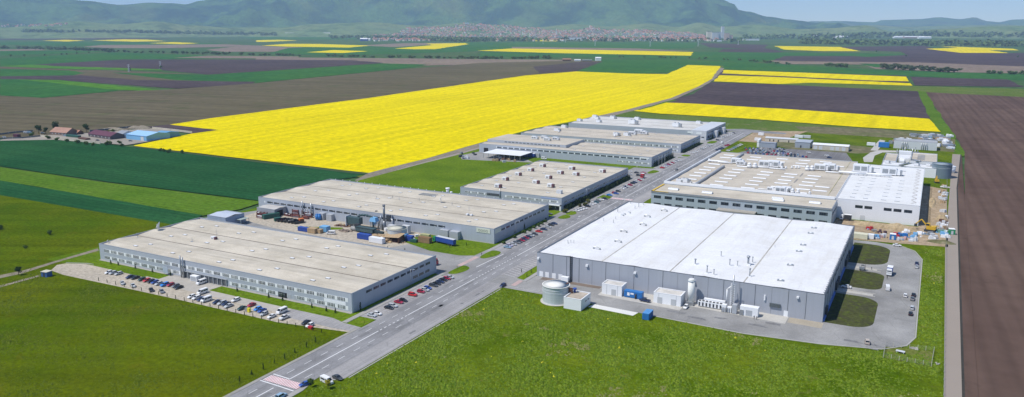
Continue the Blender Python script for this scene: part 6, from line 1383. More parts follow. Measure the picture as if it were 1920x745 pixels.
poly('trench',[(4,552),(6.2,552),(6.2,690),(4,690)],m_trench,.0,px=False)
boxthing('site_cabin','cream site cabin with a grey roof next to the white hall corner','cabin',325,290,8.5,5,3.,-2,mat('cabin_cream',(.68,.66,.50),.7,.1),img=Y3); x,y=G(1560+325/6.208,400+270/6.208); 
boxthing('site_cabin','small white site cabin with a dark window right of the cream one','cabin',440,295,4.5,3.,2.8,-2,m_white,m_white,img=Y3)
DB=[(505,290,m_lblue,'light blue','film-wrapped pile'),(555,285,mat('pinkish_wrap',(.60,.40,.38),.6,.2,.8),'pink-striped','film-wrapped pile'),(625,285,m_sheet,'pale','film-wrapped pile'),(705,305,m_blue,'bright blue','site toilet'),(745,270,m_redp,'red','narrow crate'),(775,310,m_sheet,'pale grey','pallet stack'),(820,270,m_blue,'blue','tarpaulin pile'),(875,305,mat('pinkish_wrap',(.60,.40,.38)),'pale pink','pallet stack'),(930,290,m_lblue,'pale blue','glass pile'),(950,325,m_sheet,'silvery','film pile'),(985,270,m_lblue,'icy blue','panel pile'),(860,225,m_white,'white','panel pile'),(800,180,m_white,'white','sheet stack'),(440,190,m_redp,'red','machine'),(490,210,m_metal,'dark grey','machine'),(580,235,mat('dark_maroon',(.10,.05,.07),.7,.2),'dark maroon','scrap pile'),(1040,240,m_white,'white','board stack'),(1110,250,m_metal,'grey','panel pile'),(1180,270,m_sheet,'silvery','wrapped pile'),(1180,300,m_white,'white','sheet pile'),(1260,225,mat('greenish_tarp',(.16,.36,.33),.7,.2),'green','tarpaulin'),(1310,255,m_lblue,'blue','wrapped pile'),(1320,280,m_white,'white','bag pile'),(1390,245,m_green,'green','site toilet'),(1270,140,m_sheet,'pale','pipe stack'),(1300,165,m_white,'white','pipe stack'),(1290,105,m_brownp,'rusty','steel stack')]
BETW=['leftmost of the debris line','second in the debris line','third in the debris line','standing in front of the debris line','beside the pale pallets','in front of the red crate','mid debris line','right of the middle of the line','near the icy blue panels','closest to the ring road','behind the silvery film','behind the blue tarpaulin','at the foot of the broad sand heap','behind the small white cabin','right of the red machine','on top of the pink-striped wrap side','left of the big excavator','below the big excavator','right of the grey panels','in front of the silvery wrap','right of the big excavator','beyond the green tarpaulin','last before the field road','at the boundary fence','behind the excavator on the right','beside the pale pipes on the right','under the pointed sand heap']
for i,(cx,cy,m,c,k) in enumerate(DB):
    rr=random.Random(i); s=1. if cx<1000 else 1.1
    x,y=G(1560+cx/6.208,400+cy/6.208); l=rr.uniform(3.,6.5)*s; r=thing(k.replace(' ','_').replace('-','_'),f'{c} {k} {BETW[i]}',k,(x,y,.0),R(rr.uniform(-15,15)))
    if k=='site toilet': part('cabin_body',MB().box(-1.7,1.7,-1.3,1.3,.1,3.4),m,r); part('roof',MB().obox(0,0,3.4,3.5,2.8,.3,0,taper=.8),m_white,r); part('door',MB().box(-.6,.6,-1.36,-1.3,.2,2.4),m_sheet,r); continue
    b=MB()
    for q in range(rr.randint(3,6)): b.obox(rr.uniform(-l/3,l/3),rr.uniform(-1.4,1.4),0,rr.uniform(1.2,2.8),rr.uniform(1.,2.),rr.uniform(.8,2.4),rr.uniform(-.3,.3),taper=rr.uniform(.75,1.05))
    part('stacked_goods',b,m,r); b=MB()
    for q in range(4): b.obox(rr.uniform(-l/2,l/2),rr.uniform(-2,2),0,rr.uniform(.4,1.6),rr.uniform(.3,.9),rr.uniform(.3,1.),rr.uniform(0,3))
    part('loose_pieces',b,rr.choice([m_white,m_sheet,m_lblue,m_tanbox,m_metal]),r)
# storage beyond the tank, white pallets
for i,(cx,cy,l,h) in enumerate(((490,90,14,2),(560,130,8,3),(620,105,10,3),(680,90,8,2),(720,105,12,3.2),(760,120,10,2.5),(640,160,8,3),(800,140,12,3),(850,180,10,2.5),(880,210,8,2),(840,215,7,2),(880,240,6,1.6),(300,150,10,2.5),(350,150,12,3),(400,160,9,2.5),(570,165,8,2.4))):
    rr=random.Random(40+i); x,y=G(1640+cx/6.21,240+cy/6.21); r=thing('pallet_stack','pale heap of wrapped pallets on the storage ground beyond the workshop','pallet stack',(x,y,0),R(rr.uniform(-20,20)),'wrapped pallets beyond the workshop'); b=MB()
    for q in range(7): b.obox(rr.uniform(-l/2,l/2),rr.uniform(-4,4),0,rr.uniform(2,4.5),rr.uniform(2,4),rr.uniform(.8,1.)*h,rr.uniform(-.3,.3))
    part('stacked_goods',b,rr.choice([m_white,m_sheet,m_metal]),r); b=MB()
    for q in range(5): b.obox(rr.uniform(-l/2,l/2),rr.uniform(-5,5),0,rr.uniform(1,2.5),rr.uniform(1,2),1,rr.uniform(-.3,.3))
    part('loose_pieces',b,rr.choice([m_tanbox,m_lblue,m_sheet]),r)
rr=random.Random(77)
for i in range(34):
    x,y=G(1640+rr.uniform(430,900)/6.21,240+rr.uniform(85,240)/6.21) if i<24 else G(rr.uniform(1672,1740),rr.uniform(268,276)); l=rr.uniform(3,7)
    if -34<x<9 and 755<y<930: y=930+rr.uniform(0,60)
    r=thing('pallet_stack','pale heap of wrapped pallets on the storage ground beyond the workshop','pallet stack',(x,y,0),R(rr.uniform(-20,20)),'wrapped pallets beyond the workshop'); b=MB()
    for q in range(5): b.obox(rr.uniform(-l/2,l/2),rr.uniform(-2.5,2.5),0,rr.uniform(2,4),rr.uniform(2,3.5),rr.uniform(1.,3.2),rr.uniform(-.3,.3))
    part('stacked_goods',b,rr.choice([m_white,m_sheet,m_metal,m_tanbox]),r); b=MB()
    for q in range(4): b.obox(rr.uniform(-l/2,l/2),rr.uniform(-3.5,3.5),0,rr.uniform(.8,2),rr.uniform(.8,2),.9,rr.uniform(-.3,.3))
    part('loose_pieces',b,rr.choice([m_tanbox,m_lblue,m_sheet,m_brownp]),r)
for i in range(26):
    x,y=G(rr.uniform(1763,1787),rr.uniform(345,440)); r=thing('block_stack','pale stack of building blocks along the boundary fence at the building site','block stack',(min(x,14.5),y,0),rr.uniform(0,3),'block stacks along the fence'); b=MB()
    for q in range(3): b.obox(rr.uniform(-1.5,1.5),rr.uniform(-1.5,1.5),0,rr.uniform(1,2.6),rr.uniform(1,2),rr.uniform(.6,1.9),rr.uniform(-.4,.4))
    part('blocks',b,rr.choice([m_white,m_sheet,m_conc,m_sheet,m_tanbox]),r); part('pallet',MB().obox(0,0,0,3,2.4,.14,.2),m_brownp,r)
for i in range(22):
    x,y=G(640+rr.uniform(430,1100)/7.45,380+rr.uniform(380,580)/7.45); c,m=rr.choice([('tan',m_tanbox),('tan',m_tanbox),('white',m_white),('grey',m_metal),('brown',m_brownp)])
    r=thing('yard_crate','small crate among the dense clutter of the factory yard','crate',(x,y,.02),rr.uniform(0,3),'small crates in the factory yard'); part('crate_body',MB().obox(0,0,.15,rr.uniform(1.4,2.6),rr.uniform(1.2,2),rr.uniform(.8,1.8),0),m,r); part('pallet',MB().obox(0,0,0,2.4,1.8,.14,0),m_tanbox,r)
boxthing('container','blue container on the grass beyond the car park','container',105,225,10,6,5,0,m_blue,img=Y4)
for i,(px,py,l,m,lab) in enumerate(((1498,258.5,9,m_white,'white trailer, left of two on the grass beyond the barns'),(1512,259,9,m_sheet,'pale trailer, right of two on the grass beyond the barns'),(1545+118,0,0,None,''),(1633,273,8,m_white,'white cabin by the mound beyond the long warehouse'),(1421,264,7,m_white,'white round-topped kiosk at the corner of the crowded car park'),(1427,254,6,m_white,'small white box on the grass past the road end'),(1700,345-0,0,None,''),(1740,330,5,m_sheet,'pale cabinet left of the largest round tank'),(1772,352,7,m_conc,'concrete pad with pale pipes below the largest round tank'))):
    if m: boxthing('site_cabin' if 'cabin' in lab else 'box_trailer',lab,'cabin' if 'cab' in lab or 'kiosk' in lab or 'box' in lab or 'pad' in lab else 'trailer',px,py,l,3.5,3 if 'pad' not in lab else .6,0,m,m)
r=thing('storage_tank','low white round tank with a flat lid just behind the largest round tank','tank',(15,775,0)); part('tank_wall',MB().cyl(0,0,0,5,8,30),m_white,r); part('rim',MB().cyl(0,0,5,5.3,8.2,30),m_sheet,r)
# goods under and beside the canopy
rr=random.Random(21)
for i in range(16):
    x,y=G(860+rr.uniform(240,440)*.26846,200+rr.uniform(352,390)*.26846); m,c=rr.choice([(m_tanbox,'tan'),(m_tanbox,'tan'),(m_dk,'dark'),(m_sheet,'pale'),(m_brownp,'brown')])
    r=thing('pallet_goods','mixed pallet goods piled at the edge of the white yard canopy','pallet goods',(x,y,0),rr.uniform(0,3),'goods round the white yard canopy'); part('stacked_goods',MB().obox(0,0,.15,rr.uniform(2,3.5),rr.uniform(1.5,2.5),rr.uniform(1,2.2),0,taper=.95),m,r); part('pallet',MB().obox(0,0,0,3,2.2,.14,0),m_tanbox,r)
for i in range(12):
    x,y=G(862+rr.uniform(0,32),288+rr.uniform(0,10)); r=thing('scrap_item','grey machine part lying left of the white yard canopy','machine part',(x,y,0),rr.uniform(0,3),'machine parts left of the canopy'); part('casing',MB().obox(0,0,.1,rr.uniform(2,4.5),rr.uniform(1.4,2.4),rr.uniform(1,2.),0,taper=.85),rr.choice([m_metal,m_sheet,m_dk]),r); part('skid',MB().obox(0,0,0,3,1.6,.12,0),m_dk,r)
poly('yard',[(862,292),(900,284),(990,300),(1000,305),(905,301),(866,299)],m_asph3,-.03)
# farm vehicles and junk
for i,(px,py,k,c,lab) in enumerate(((8,258,'s','silver','silver car at the left edge of the farm yard'),(49,250,'v','white','white van in the farm yard left of the trees, by the blue one'),(56,250,'v','light blue','light blue van in the farm yard right of the white one'),(80,250,'h','white','white car just left of the farmhouse trees'),(122,255,'h','light blue','light blue car in front of the farmhouse'),(183,264,'s','dark grey','dark car on the farm yard below the maroon barn'),(245,265,'h','grey','grey car below the blue hall'))):
    x,y=G(px,py); place_car(KW[k],c,x,y,R(random.uniform(0,180)),lab,None,k!='v',z=-.08)
boxthing('container','small maroon container at the left of the farm yard','container',32,256.5,8,4,3,0,m_maroon,z=-.1); boxthing('silage_clamp','long dark green silage row in the farm yard','silage clamp',138,257,22,4,2.4,0,m_dgreen,z=-.1); boxthing('timber_stack','low reddish-brown timber stack in the farm yard','timber stack',158,261,18,5,1.6,-8,m_brownp,z=-.1)
mound('pale grey gravel heap behind the blue hall',262,240.5,34,14,3.,10,m_track,6,name='gravel_heap'); mound('second gravel heap left behind the blue hall',215,243,40,12,2.4,10,m_track,8,name='gravel_heap')
# lamp posts, flag poles
def lamp(x,y,a,label,group):
    r=thing('street_lamp',label,'street lamp',(x,y,0),a,group); part('pole',MB().cyl(0,0,0,9,.11,8,r2=.07),m_metal,r); part('arm',MB().tube((0,0,8.9),(1.8,0,9.3),.05,6),m_metal,r); part('lamp_head',MB().box(1.6,2.4,-.15,.15,9.2,9.35),m_sheet,r); return r
L0=lamp(-205.1,216,0,'thin steel street lamp along the left pavement of the estate road','street lamps along the estate road'); KIDS[L0.name]=list(L0.children)
for y in (300,410,520,630,735,850): dup(L0,(-216.2,y,0),0)
L0.location=(-216.2,955,0)
FP=thing('flag_pole','slim white pole in the trio before the fourth factory','pole',(-214.6,650,0),0,'poles before the fourth factory'); part('pole',MB().cyl(0,0,0,11,.14,8,r2=.08),m_sheet,FP); part('finial',MB().cyl(0,0,11,11.3,.2,8),m_white,FP); KIDS[FP.name]=list(FP.children)
FP.location=(*G(1235,317),0)
for px,py in ((1240.5,314.6),(1246,312)): dup(FP,(*G(px,py),0))
# pylons far away
def pylon(x,y,h,label,z=-.9):
    r=thing('pylon',label,'pylon',(x,y,z),R(28),'pylons on the plain'); b=MB()
    for sx in (-1,1):
        for sy in (-1,1): b.tube((sx*h*.09,sy*h*.09,0),(sx*h*.015,sy*h*.015,h),h*.012,4)
    for k in range(5):
        z0,z1=h*k/5,h*(k+1)/5; w0,w1=h*(.09-.075*k/5),h*(.09-.075*(k+1)/5); b.tube((-w0,-w0,z0),(w1,-w1,z1),h*.008,4); b.tube((w0,-w0,z0),(-w1,-w1,z1),h*.008,4)
    part('lattice',b,m_sheet,r); b=MB()
    for zz in (.72,.84,.95): b.tube((-h*.2,0,h*zz),(h*.2,0,h*zz),h*.012,4)
    part('cross_arm',b,m_sheet,r)
for px,py,h in ((1018,82.5,34),(1116,86,34),(1219,87.5,34),(1309,87,36),(1384,84,30),(242,135,22),(301,128,22),(1060,80,30)): pylon(*G(px,py),h,'grey lattice pylon standing in the green fields before the town' if px>900 else 'small dark pylon on the fields at the left')

m_leaff=leafmat('leaf_far',(.06,.11,.035),(.11,.17,.055))
# ------------------------------------------------------------------ trees
def leaf_blob(b,c,rx,rz,n,size,rr,mi=0):
    for i in range(n):
        d=Vector((rr.gauss(0,1),rr.gauss(0,1),rr.gauss(0,1))).normalized()*(rr.random()**.35)
        p=c+Vector((d.x*rx,d.y*rx,d.z*rz)); nrm=(d+Vector((rr.uniform(-.6,.6),rr.uniform(-.6,.6),rr.uniform(-.2,.8)))).normalized()
        u=nrm.orthogonal().normalized(); u=(Matrix.Rotation(rr.uniform(0,6.28),3,nrm)@u); w_=nrm.cross(u); s=size*rr.uniform(.6,1.3)
        b.quad([p-u*s-w_*s*.6,p+u*s*.9-w_*s*.7,p+u*s*.7+w_*s*.7,p-u*s*.8+w_*s*.6],mi)
TREEM={}
def tree_parts(kind,seed):
    k=(kind,seed)
    if k in TREEM: return TREEM[k]
    rr=random.Random(seed*7+len(kind)); cr=MB(); tr=MB()
    if kind=='broad':   # unit ~10 m
        tr.cyl(0,0,0,3.2,.32,8,r2=.2)
        for i in range(9):
            a=rr.uniform(0,6.28); ro=rr.uniform(.8,2.6); z=rr.uniform(3.4,8.2); c=Vector((math.cos(a)*ro,math.sin(a)*ro,z)); tr.tube((0,0,2.6+rr.random()),tuple(c),.12,5,r2=.04)
            leaf_blob(cr,c,rr.uniform(1.2,1.9),rr.uniform(1.,1.6),90,.34,rr)
        leaf_blob(cr,Vector((0,0,6.2)),2.6,2.8,160,.36,rr)
    elif kind=='cone':  # unit ~5 m
        tr.cyl(0,0,0,.9,.14,6)
        for i in range(9):
            z=.7+i*.48; q=(1-i/9.5)*1.15; leaf_blob(cr,Vector((0,0,z)),q,.35,34,.2,rr)
    elif kind=='column': 
        tr.cyl(0,0,0,.6,.1,6)
        for i in range(7): leaf_blob(cr,Vector((rr.uniform(-.1,.1),rr.uniform(-.1,.1),.6+i*.6)),.55*(1-.08*abs(i-2)),.4,30,.18,rr)
    elif kind=='bush':
        tr.cyl(0,0,0,.4,.1,5)
        for i in range(5): leaf_blob(cr,Vector((rr.uniform(-.8,.8),rr.uniform(-.8,.8),rr.uniform(.6,1.3))),.8,.7,55,.2,rr)
    elif kind=='far':   # clump 12 m, cheap
        tr.cyl(0,0,0,3,.5,5)
        for i in range(6):
            a=rr.uniform(0,6.28); ro=rr.uniform(0,4.5); leaf_blob(cr,Vector((math.cos(a)*ro,math.sin(a)*ro,rr.uniform(3.5,8.))),2.6,2.4,34,1.0,rr)
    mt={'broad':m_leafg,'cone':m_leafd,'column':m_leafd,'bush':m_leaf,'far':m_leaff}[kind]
    TREEM[k]=(cr.mesh('crown',mt),tr.mesh('trunk',m_bark)); return TREEM[k]
def tree(name,label,kind,x,y,s,group=None,z=0,seed=None,cat='tree',m=None,sz=None):
    seed=random.randint(0,3) if seed is None else seed; cm,tm=tree_parts(kind,seed); r=thing(name,label,cat,(x,y,z),random.uniform(0,6.28),group); r.scale=(s,s,sz or s)
    c=link('crown',cm,r); link('trunk',tm,r)
    if m:
        c.material_slots[0].link='OBJECT'; c.material_slots[0].material=m
    return r
# young conifers along the lawns of the nearest factory and the meadow edge
for i,(px,py) in enumerate(((208,495.5),(222,498),(254,504),(286,511),(320,517.5),(445,547),(504,558.5),(530,564),(585,577.5),(612,584),(629,587))): tree('young_conifer','small dark conifer on the narrow lawn at the front of the nearest factory','cone',*G(px,py),.55,'conifers on the front lawn')
n=0
for i in range(27):
    t=i/26; px=185+(603-185)*t; py=527+(624.5-527)*t; 
    x,y=G(px,py); tree('young_conifer','small dark conifer in the line between gravel lot and meadow','column',x,y,.42,'conifers along the meadow edge')
for px,py in ((449.5,716.5),(472,703),(494,693),(515,682),(534,674),(553,662),(575,652),(592,643)): tree('young_conifer','dark conifer in the line along the left kerb of the near road',random.choice(['column','cone']),*G(px,py),random.uniform(.4,.62),'conifers along the near road')
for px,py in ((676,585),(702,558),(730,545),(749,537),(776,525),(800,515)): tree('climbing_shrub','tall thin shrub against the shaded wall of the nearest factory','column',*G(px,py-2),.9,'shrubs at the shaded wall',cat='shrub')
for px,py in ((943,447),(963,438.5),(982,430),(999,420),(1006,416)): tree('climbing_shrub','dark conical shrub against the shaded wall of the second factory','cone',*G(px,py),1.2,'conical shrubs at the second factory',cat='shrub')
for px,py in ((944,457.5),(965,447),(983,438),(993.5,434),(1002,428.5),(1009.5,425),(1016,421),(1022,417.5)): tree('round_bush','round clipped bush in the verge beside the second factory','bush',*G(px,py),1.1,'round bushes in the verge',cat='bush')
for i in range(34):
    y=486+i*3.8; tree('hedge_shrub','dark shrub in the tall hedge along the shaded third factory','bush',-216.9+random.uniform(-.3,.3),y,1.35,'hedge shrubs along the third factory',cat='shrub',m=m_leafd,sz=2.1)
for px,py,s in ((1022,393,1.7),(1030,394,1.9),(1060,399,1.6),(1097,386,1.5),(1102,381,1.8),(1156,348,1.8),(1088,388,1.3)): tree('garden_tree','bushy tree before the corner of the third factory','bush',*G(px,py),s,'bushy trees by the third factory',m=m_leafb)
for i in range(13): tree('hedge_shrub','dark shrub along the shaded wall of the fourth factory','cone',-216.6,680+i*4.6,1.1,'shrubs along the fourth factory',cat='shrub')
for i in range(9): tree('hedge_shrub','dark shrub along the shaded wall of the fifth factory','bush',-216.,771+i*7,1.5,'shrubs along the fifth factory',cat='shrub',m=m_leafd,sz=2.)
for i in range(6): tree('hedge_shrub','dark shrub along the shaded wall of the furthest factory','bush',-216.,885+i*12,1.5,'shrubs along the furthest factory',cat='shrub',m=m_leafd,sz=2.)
for px,py in ((727,468),(759,472),(843.5,465),(874.5,461),(1078,530-34),(978,511),(988,520),(996,512),(1084,497)): tree('sapling','thin young sapling on a lawn by the estate road','column',*G(px,py),.45,'saplings on the lawns')
# single trees
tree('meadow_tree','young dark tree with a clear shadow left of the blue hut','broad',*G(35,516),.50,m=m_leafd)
tree('meadow_bush','rounded bush at the edge of the dark wheat on the left','bush',*G(93,440),1.5,cat='bush'); tree('meadow_bush','dark bush in the left meadow below the rounded one','bush',*G(47,466),1.,cat='bush'); tree('meadow_bush','low bush at the left edge of the meadow','bush',*G(2,430),1.6,cat='bush')
tree('roadside_tree','yellow-green young tree beside the nearest white minibus','broad',*G(615,729),.36,m=m_leafy); tree('roadside_tree','green young tree right of the blue hatchback','broad',*G(583,726),.36,m=m_leaf)
for i,(px,py,s,m) in enumerate(((104,247,1.35,m_leafg),(73,251,1.15,m_leafd),(86,251,.85,m_leafd),(163,249,1.15,m_leafd))): tree('farm_tree',['tall grey-green tree behind the farmhouse','dark tree left of the farmhouse','smaller dark tree close to the left of the farmhouse','dark oval tree standing alone left of the maroon barn'][i],'broad',*G(px,py),s,m=m)
for i,(px,py) in enumerate(((90,260),(107,263),(126,266),(146,269),(161,271),(175,272.5),(200,272),(205,271),(224,269),(229,275),(301,283),(317,286),(342,288),(308,284),(213,247),(310,252),(60,255))): tree('farm_bush','green bush along the near wall of the farm yard','bush',*G(px,py),random.uniform(1.6,2.6),'bushes round the farm yard',cat='bush',z=-.1)
# field-edge trees on the plain
random.seed(11)
def belt(pts,n,s,label,group,jit=1.5,m=None,z=-.8):
    for i in range(n):
        t=random.random()*(len(pts)-1); k=int(t); f=t-k; px=pts[k][0]+(pts[k+1][0]-pts[k][0])*f; py=pts[k][1]+(pts[k+1][1]-pts[k][1])*f+random.uniform(-jit,jit)*.35
        x,y=G(px,py); tree('field_tree',label,'far',x,y,s,group,z,m=m).scale=(s*random.uniform(1.3,2.2),s*random.uniform(1.1,1.5),s*random.uniform(.6,1.1))
belt([(0,91),(120,93),(218,97)],60,1.7,'dark round tree in the thick belt across the far left plain','tree belt at the far left',1.5,m_leaff)
belt([(200,98),(330,100),(480,104)],46,1.2,'tree in the hedgerow right of the thick belt on the left plain','hedgerow on the left plain',1.5,m_leaf)
belt([(480,104),(620,106),(700,108)],26,1.2,'tree in the hedgerow above the ploughed fields left of centre','hedgerow left of centre',1.5)
belt([(725,108),(860,110),(960,111),(1060,109)],60,1.2,'tree in the hedgerow behind the big olive field','hedgerow behind the olive field',1.5,m_leaf)
belt([(1160,107),(1290,109),(1400,114),(1480,121)],34,.8,'low tree in the hedgerow above the rapeseed strips','hedgerow above the rapeseed strips',1.5)
belt([(1540,123),(1600,127)],14,1.1,'tree in the short clump right of the hedgerow gap','short clump right of the gap',1.2)
belt([(1655,129),(1700,131),(1790,136)],22,1.7,'large tree in the loose row at the right before the brown fields','large trees at the right',1.,m_leafg)
belt([(1850,138),(1930,140)],16,1.,'tree in the hedge at the far right edge','hedge at the far right edge',1.2)
for px,py in ((20,106),(45,106),(83,105),(115,103),(125,102.5),(144,101),(167,100.5),(243,133),(301,128.5),(1643,97.5),(1699,106.5),(1908,108)): tree('lone_tree','small lone tree on the far plain','far',*G(px,py),.9,'lone trees on the plain',-.8)
# far woods and scrub that read as one mass
def wood(name,label,pts,n,s0,spread):
    rr=random.Random(n); b=MB()
    for i in range(n):
        t=rr.random()*(len(pts)-1); k=int(t); f=t-k; px=pts[k][0]+(pts[k+1][0]-pts[k][0])*f+rr.uniform(-3,3); py=pts[k][1]+(pts[k+1][1]-pts[k][1])*f+rr.uniform(-spread,spread)
        q=hit(px,py)
        if q: leaf_blob(b,Vector(q)+Vector((0,0,s0*.4)),s0*rr.uniform(.6,1.2),s0*.6,5,s0*.45,rr)
    o=link(name,b.mesh(name,m_leaff)); o['kind']='stuff'
wood('distant_woods','',[(40,60),(250,61),(400,64),(520,66)],260,28,1.2); wood('distant_woods','',[(620,71),(760,72),(880,76),(1000,76),(1400,78)],520,26,2.)
wood('distant_woods','',[(790,75),(850,77),(900,77)],200,26,1.6); wood('distant_woods','',[(1500,80),(1600,82),(1760,84),(1960,86)],480,28,2.4); wood('distant_woods','',[(1400,72),(1600,70),(1760,66),(1960,70)],340,36,3.)

# tufts of the uncut meadows (uncountable)
m_tuft=leafmat('tuft_green',(.080,.145,.004),(.155,.215,.014)); m_tuftd=leafmat('tuft_dry',(.17,.185,.05),(.22,.22,.08)); m_flow=leafmat('yellow_flowers',(.40,.38,.02),(.55,.5,.03))
m_tuftl=leafmat('tuft_olive',(.075,.115,.002),(.125,.16,.006))
def tufts(name,n,xr,yr,ok,seed,size,mats=None):
    rr=random.Random(seed); vs=[];fs=[];mi=[]
    cnt=0
    while cnt<n:
        x=rr.uniform(*xr);y=rr.uniform(*yr)
        if not ok(x,y): continue
        q=noise.noise(Vector((x*.045,y*.045,seed)))+.6*noise.noise(Vector((x*.16,y*.16,seed+4)))
        if q<rr.uniform(-.75,.55): continue
        cnt+=1; dry=noise.noise(Vector((x*.03,y*.03,9.)))+.5*noise.noise(Vector((x*.2,y*.2,9.)))>.42; k=1 if dry and rr.random()<.7 else 0
        if rr.random()<.0015: k=2
        s=size*rr.uniform(.6,1.4)*(1+.5*q); b=len(vs); a=rr.uniform(0,6.28); h=s*rr.uniform(.22,.5)
        for j in range(5): r_=s*rr.uniform(.35,.75); vs.append((x+math.cos(a+j*1.256)*r_,y+math.sin(a+j*1.256)*r_,-.12))
        vs.append((x+rr.uniform(-.2,.2)*s,y+rr.uniform(-.2,.2)*s,h))
        for j in range(5): fs.append((b+j,b+(j+1)%5,b+5)); mi.append(k)
    me=bpy.data.meshes.new(name); me.from_pydata(vs,[],fs)
    for m in (mats or (m_tuft,m_tuftd,m_flow)): me.materials.append(m)
    me.polygons.foreach_set('material_index',mi); me.update(); o=link(name,me); o['kind']='stuff'
def okR(x,y):
    if x<-183: return False
    if x<-176.5 and y>199: return False
    lim=319.5+(0 if x<-107 else (x+107)*-.06) if x<-60 else (315.5 if x<-29 else 318.5+(x+29)*.27)
    if x<4: 
        if y>lim-1.2: return False
        if -146-8<x<-128 and y>306.5: return False
        if -130<x<-106 and y>313.5: return False
    elif y>500: return False
    return x<13
tufts('meadow_tufts',60000,(-183,13),(90,500),okR,3,.92)
tufts('meadow_tufts',22000,(-420,-206.5),(120,231),lambda x,y:True,5,.55,[m_tuftl,m_tuftl,m_tuftl])

# ------------------------------------------------------------------ town below the hills
rr=random.Random(99)
m_tr=[mat('town_roof_red',(.48,.16,.10),.9,.2,.05),mat('town_roof_rose',(.52,.24,.17),.9,.2,.05),mat('town_roof_brown',(.26,.16,.13),.9,.2,.05)]; m_tw=[mat('town_wall_cream',(.80,.72,.58),.9,.1,.05),mat('town_wall_white',(.86,.84,.80),.9,.1,.05),mat('town_wall_rose',(.70,.50,.42),.9,.1,.05)]
HM=[]
for k in range(6):
    w,d,h=rr.uniform(16,26),rr.uniform(14,20),rr.uniform(7,11); b=MB().box(-w/2,w/2,-d/2,d/2,-6,h); q=h+d*.42
    b.quad([(-w/2,-d/2,h),(-w/2,0,q),(-w/2,d/2,h)]); b.quad([(w/2,-d/2,h),(w/2,d/2,h),(w/2,0,q)]); me=b.mesh('wall',m_tw[k%3]); c=MB(); c.quad([(-w/2-1,-d/2-1,h-.6),(w/2+1,-d/2-1,h-.6),(w/2+1,0,q+.4),(-w/2-1,0,q+.4)]); c.quad([(-w/2-1,0,q+.4),(w/2+1,0,q+.4),(w/2+1,d/2+1,h-.6),(-w/2-1,d/2+1,h-.6)]); HM.append((me,c.mesh('roof',m_tr[rr.randint(0,2)]),w,d,h,q))
TOWN=[((740,62),(700,75)),]
def townpt(rr):
    while True:
        px=rr.uniform(700,1345)
        top=interp([(700,67),(740,64),(765,53),(800,52),(840,51),(870,45),(930,47),(1000,53),(1040,58),(1080,58),(1108,50),(1130,57),(1210,57),(1235,60),(1280,62),(1345,70)],px); py=rr.uniform(top,77.5)
        if py>72 and rr.random()<.3: continue
        if 60<py<67 and 850<px<915 and rr.random()<.7: continue
        if 64<py<72 and 1130<px<1230 and rr.random()<.6: continue
        if px<760 and rr.random()<.5: continue
        return px,py
for i in range(290):
    q=None
    while not q: q=hit(*townpt(rr))
    me=HM[i%6]; r=thing('town_house','small gabled house with a reddish roof in the distant town','house',q,rr.choice([B,B+1.57,B+.3])+rr.uniform(-.2,.2),'houses of the distant town'); link('wall',me[0],r); link('roof',me[1],r); s=rr.uniform(.8,1.3); r.scale=(s,s,s)
b=MB(); mats=[m_tw[0],m_tw[1],m_tw[2]]+m_tr
for i in range(1900):
    q=hit(*townpt(rr))
    if not q: continue
    a=rr.uniform(0,3.1); w,d,h=rr.uniform(14,28),rr.uniform(12,18),rr.uniform(6,12); c,s=math.cos(a),math.sin(a); wi=rr.randint(0,2); ri=3+rr.randint(0,2)
    b.obox(q[0],q[1],q[2]-6,w,d,h+6,a,wi); T=lambda x,y,z:(q[0]+x*c-y*s,q[1]+x*s+y*c,q[2]+z); z2=h+d*.42
    b.quad([T(-w/2-1,-d/2-1,h),T(w/2+1,-d/2-1,h),T(w/2+1,0,z2),T(-w/2-1,0,z2)],ri); b.quad([T(-w/2-1,0,z2),T(w/2+1,0,z2),T(w/2+1,d/2+1,h),T(-w/2-1,d/2+1,h)],ri); b.quad([T(w/2,-d/2,h),T(w/2,d/2,h),T(w/2,0,z2)],wi); b.quad([T(-w/2,-d/2,h),T(-w/2,0,z2),T(-w/2,d/2,h)],wi)
o=link('town_houses',b.mesh('town_houses',mats)); o['kind']='stuff'
def block(label,px,py,w,d,h,m,name='apartment_block',cat='apartment block',a=None,group=None,win=True):
    q=hit(px,py)
    if not q: return
    r=thing(name,label,cat,q,B if a is None else a,group); part('wall',MB().box(-w/2,w/2,-d/2,d/2,-6,h),m,r); part('roof',MB().box(-w/2-.6,w/2+.6,-d/2-.6,d/2+.6,h,h+1.),m_cop,r)
    if win:
        for z in range(int(h/3.2)-1): part('window_band',MB().box(-w/2+2,w/2-2,-d/2-.15,-d/2,2+z*3.2,3.4+z*3.2),m_g2,r)
    return r
for i,(px,py,w,h,m) in enumerate(((710,70,60,22,1),(725,70,40,26,1),(750,66,60,20,1),(770,64,90,22,2),(783,66.5,50,20,1),(808,70.5,90,18,0),(843,72,70,18,0),(868,71.5,90,16,1),(888,71,60,20,1),(905,71,70,22,1),(922,71,50,20,1),(1000,71.5,70,22,1),(1048,72,60,20,1),(1103,62,90,28,0),(1120,62.5,110,30,0),(1150,66,110,24,0),(1172,66,80,24,1),(1195,66.5,90,24,0),(1207,67,70,24,1),(1231,73,22,30,1),(1243,64,60,22,1),(1256,65.5,80,24,2),(1267,66.5,60,26,1),(1280,68,90,22,1),(1292,69,50,28,1))):
    block(f'{["cream","white","rose"][m]} apartment block in the town centre strip, {i+1 if 0 else ORD[i%20]} {"in the left half" if i<20 else "in the right part"} from the left',px,py+1,w,18,h,m_tw[m],group='apartment blocks of the distant town')
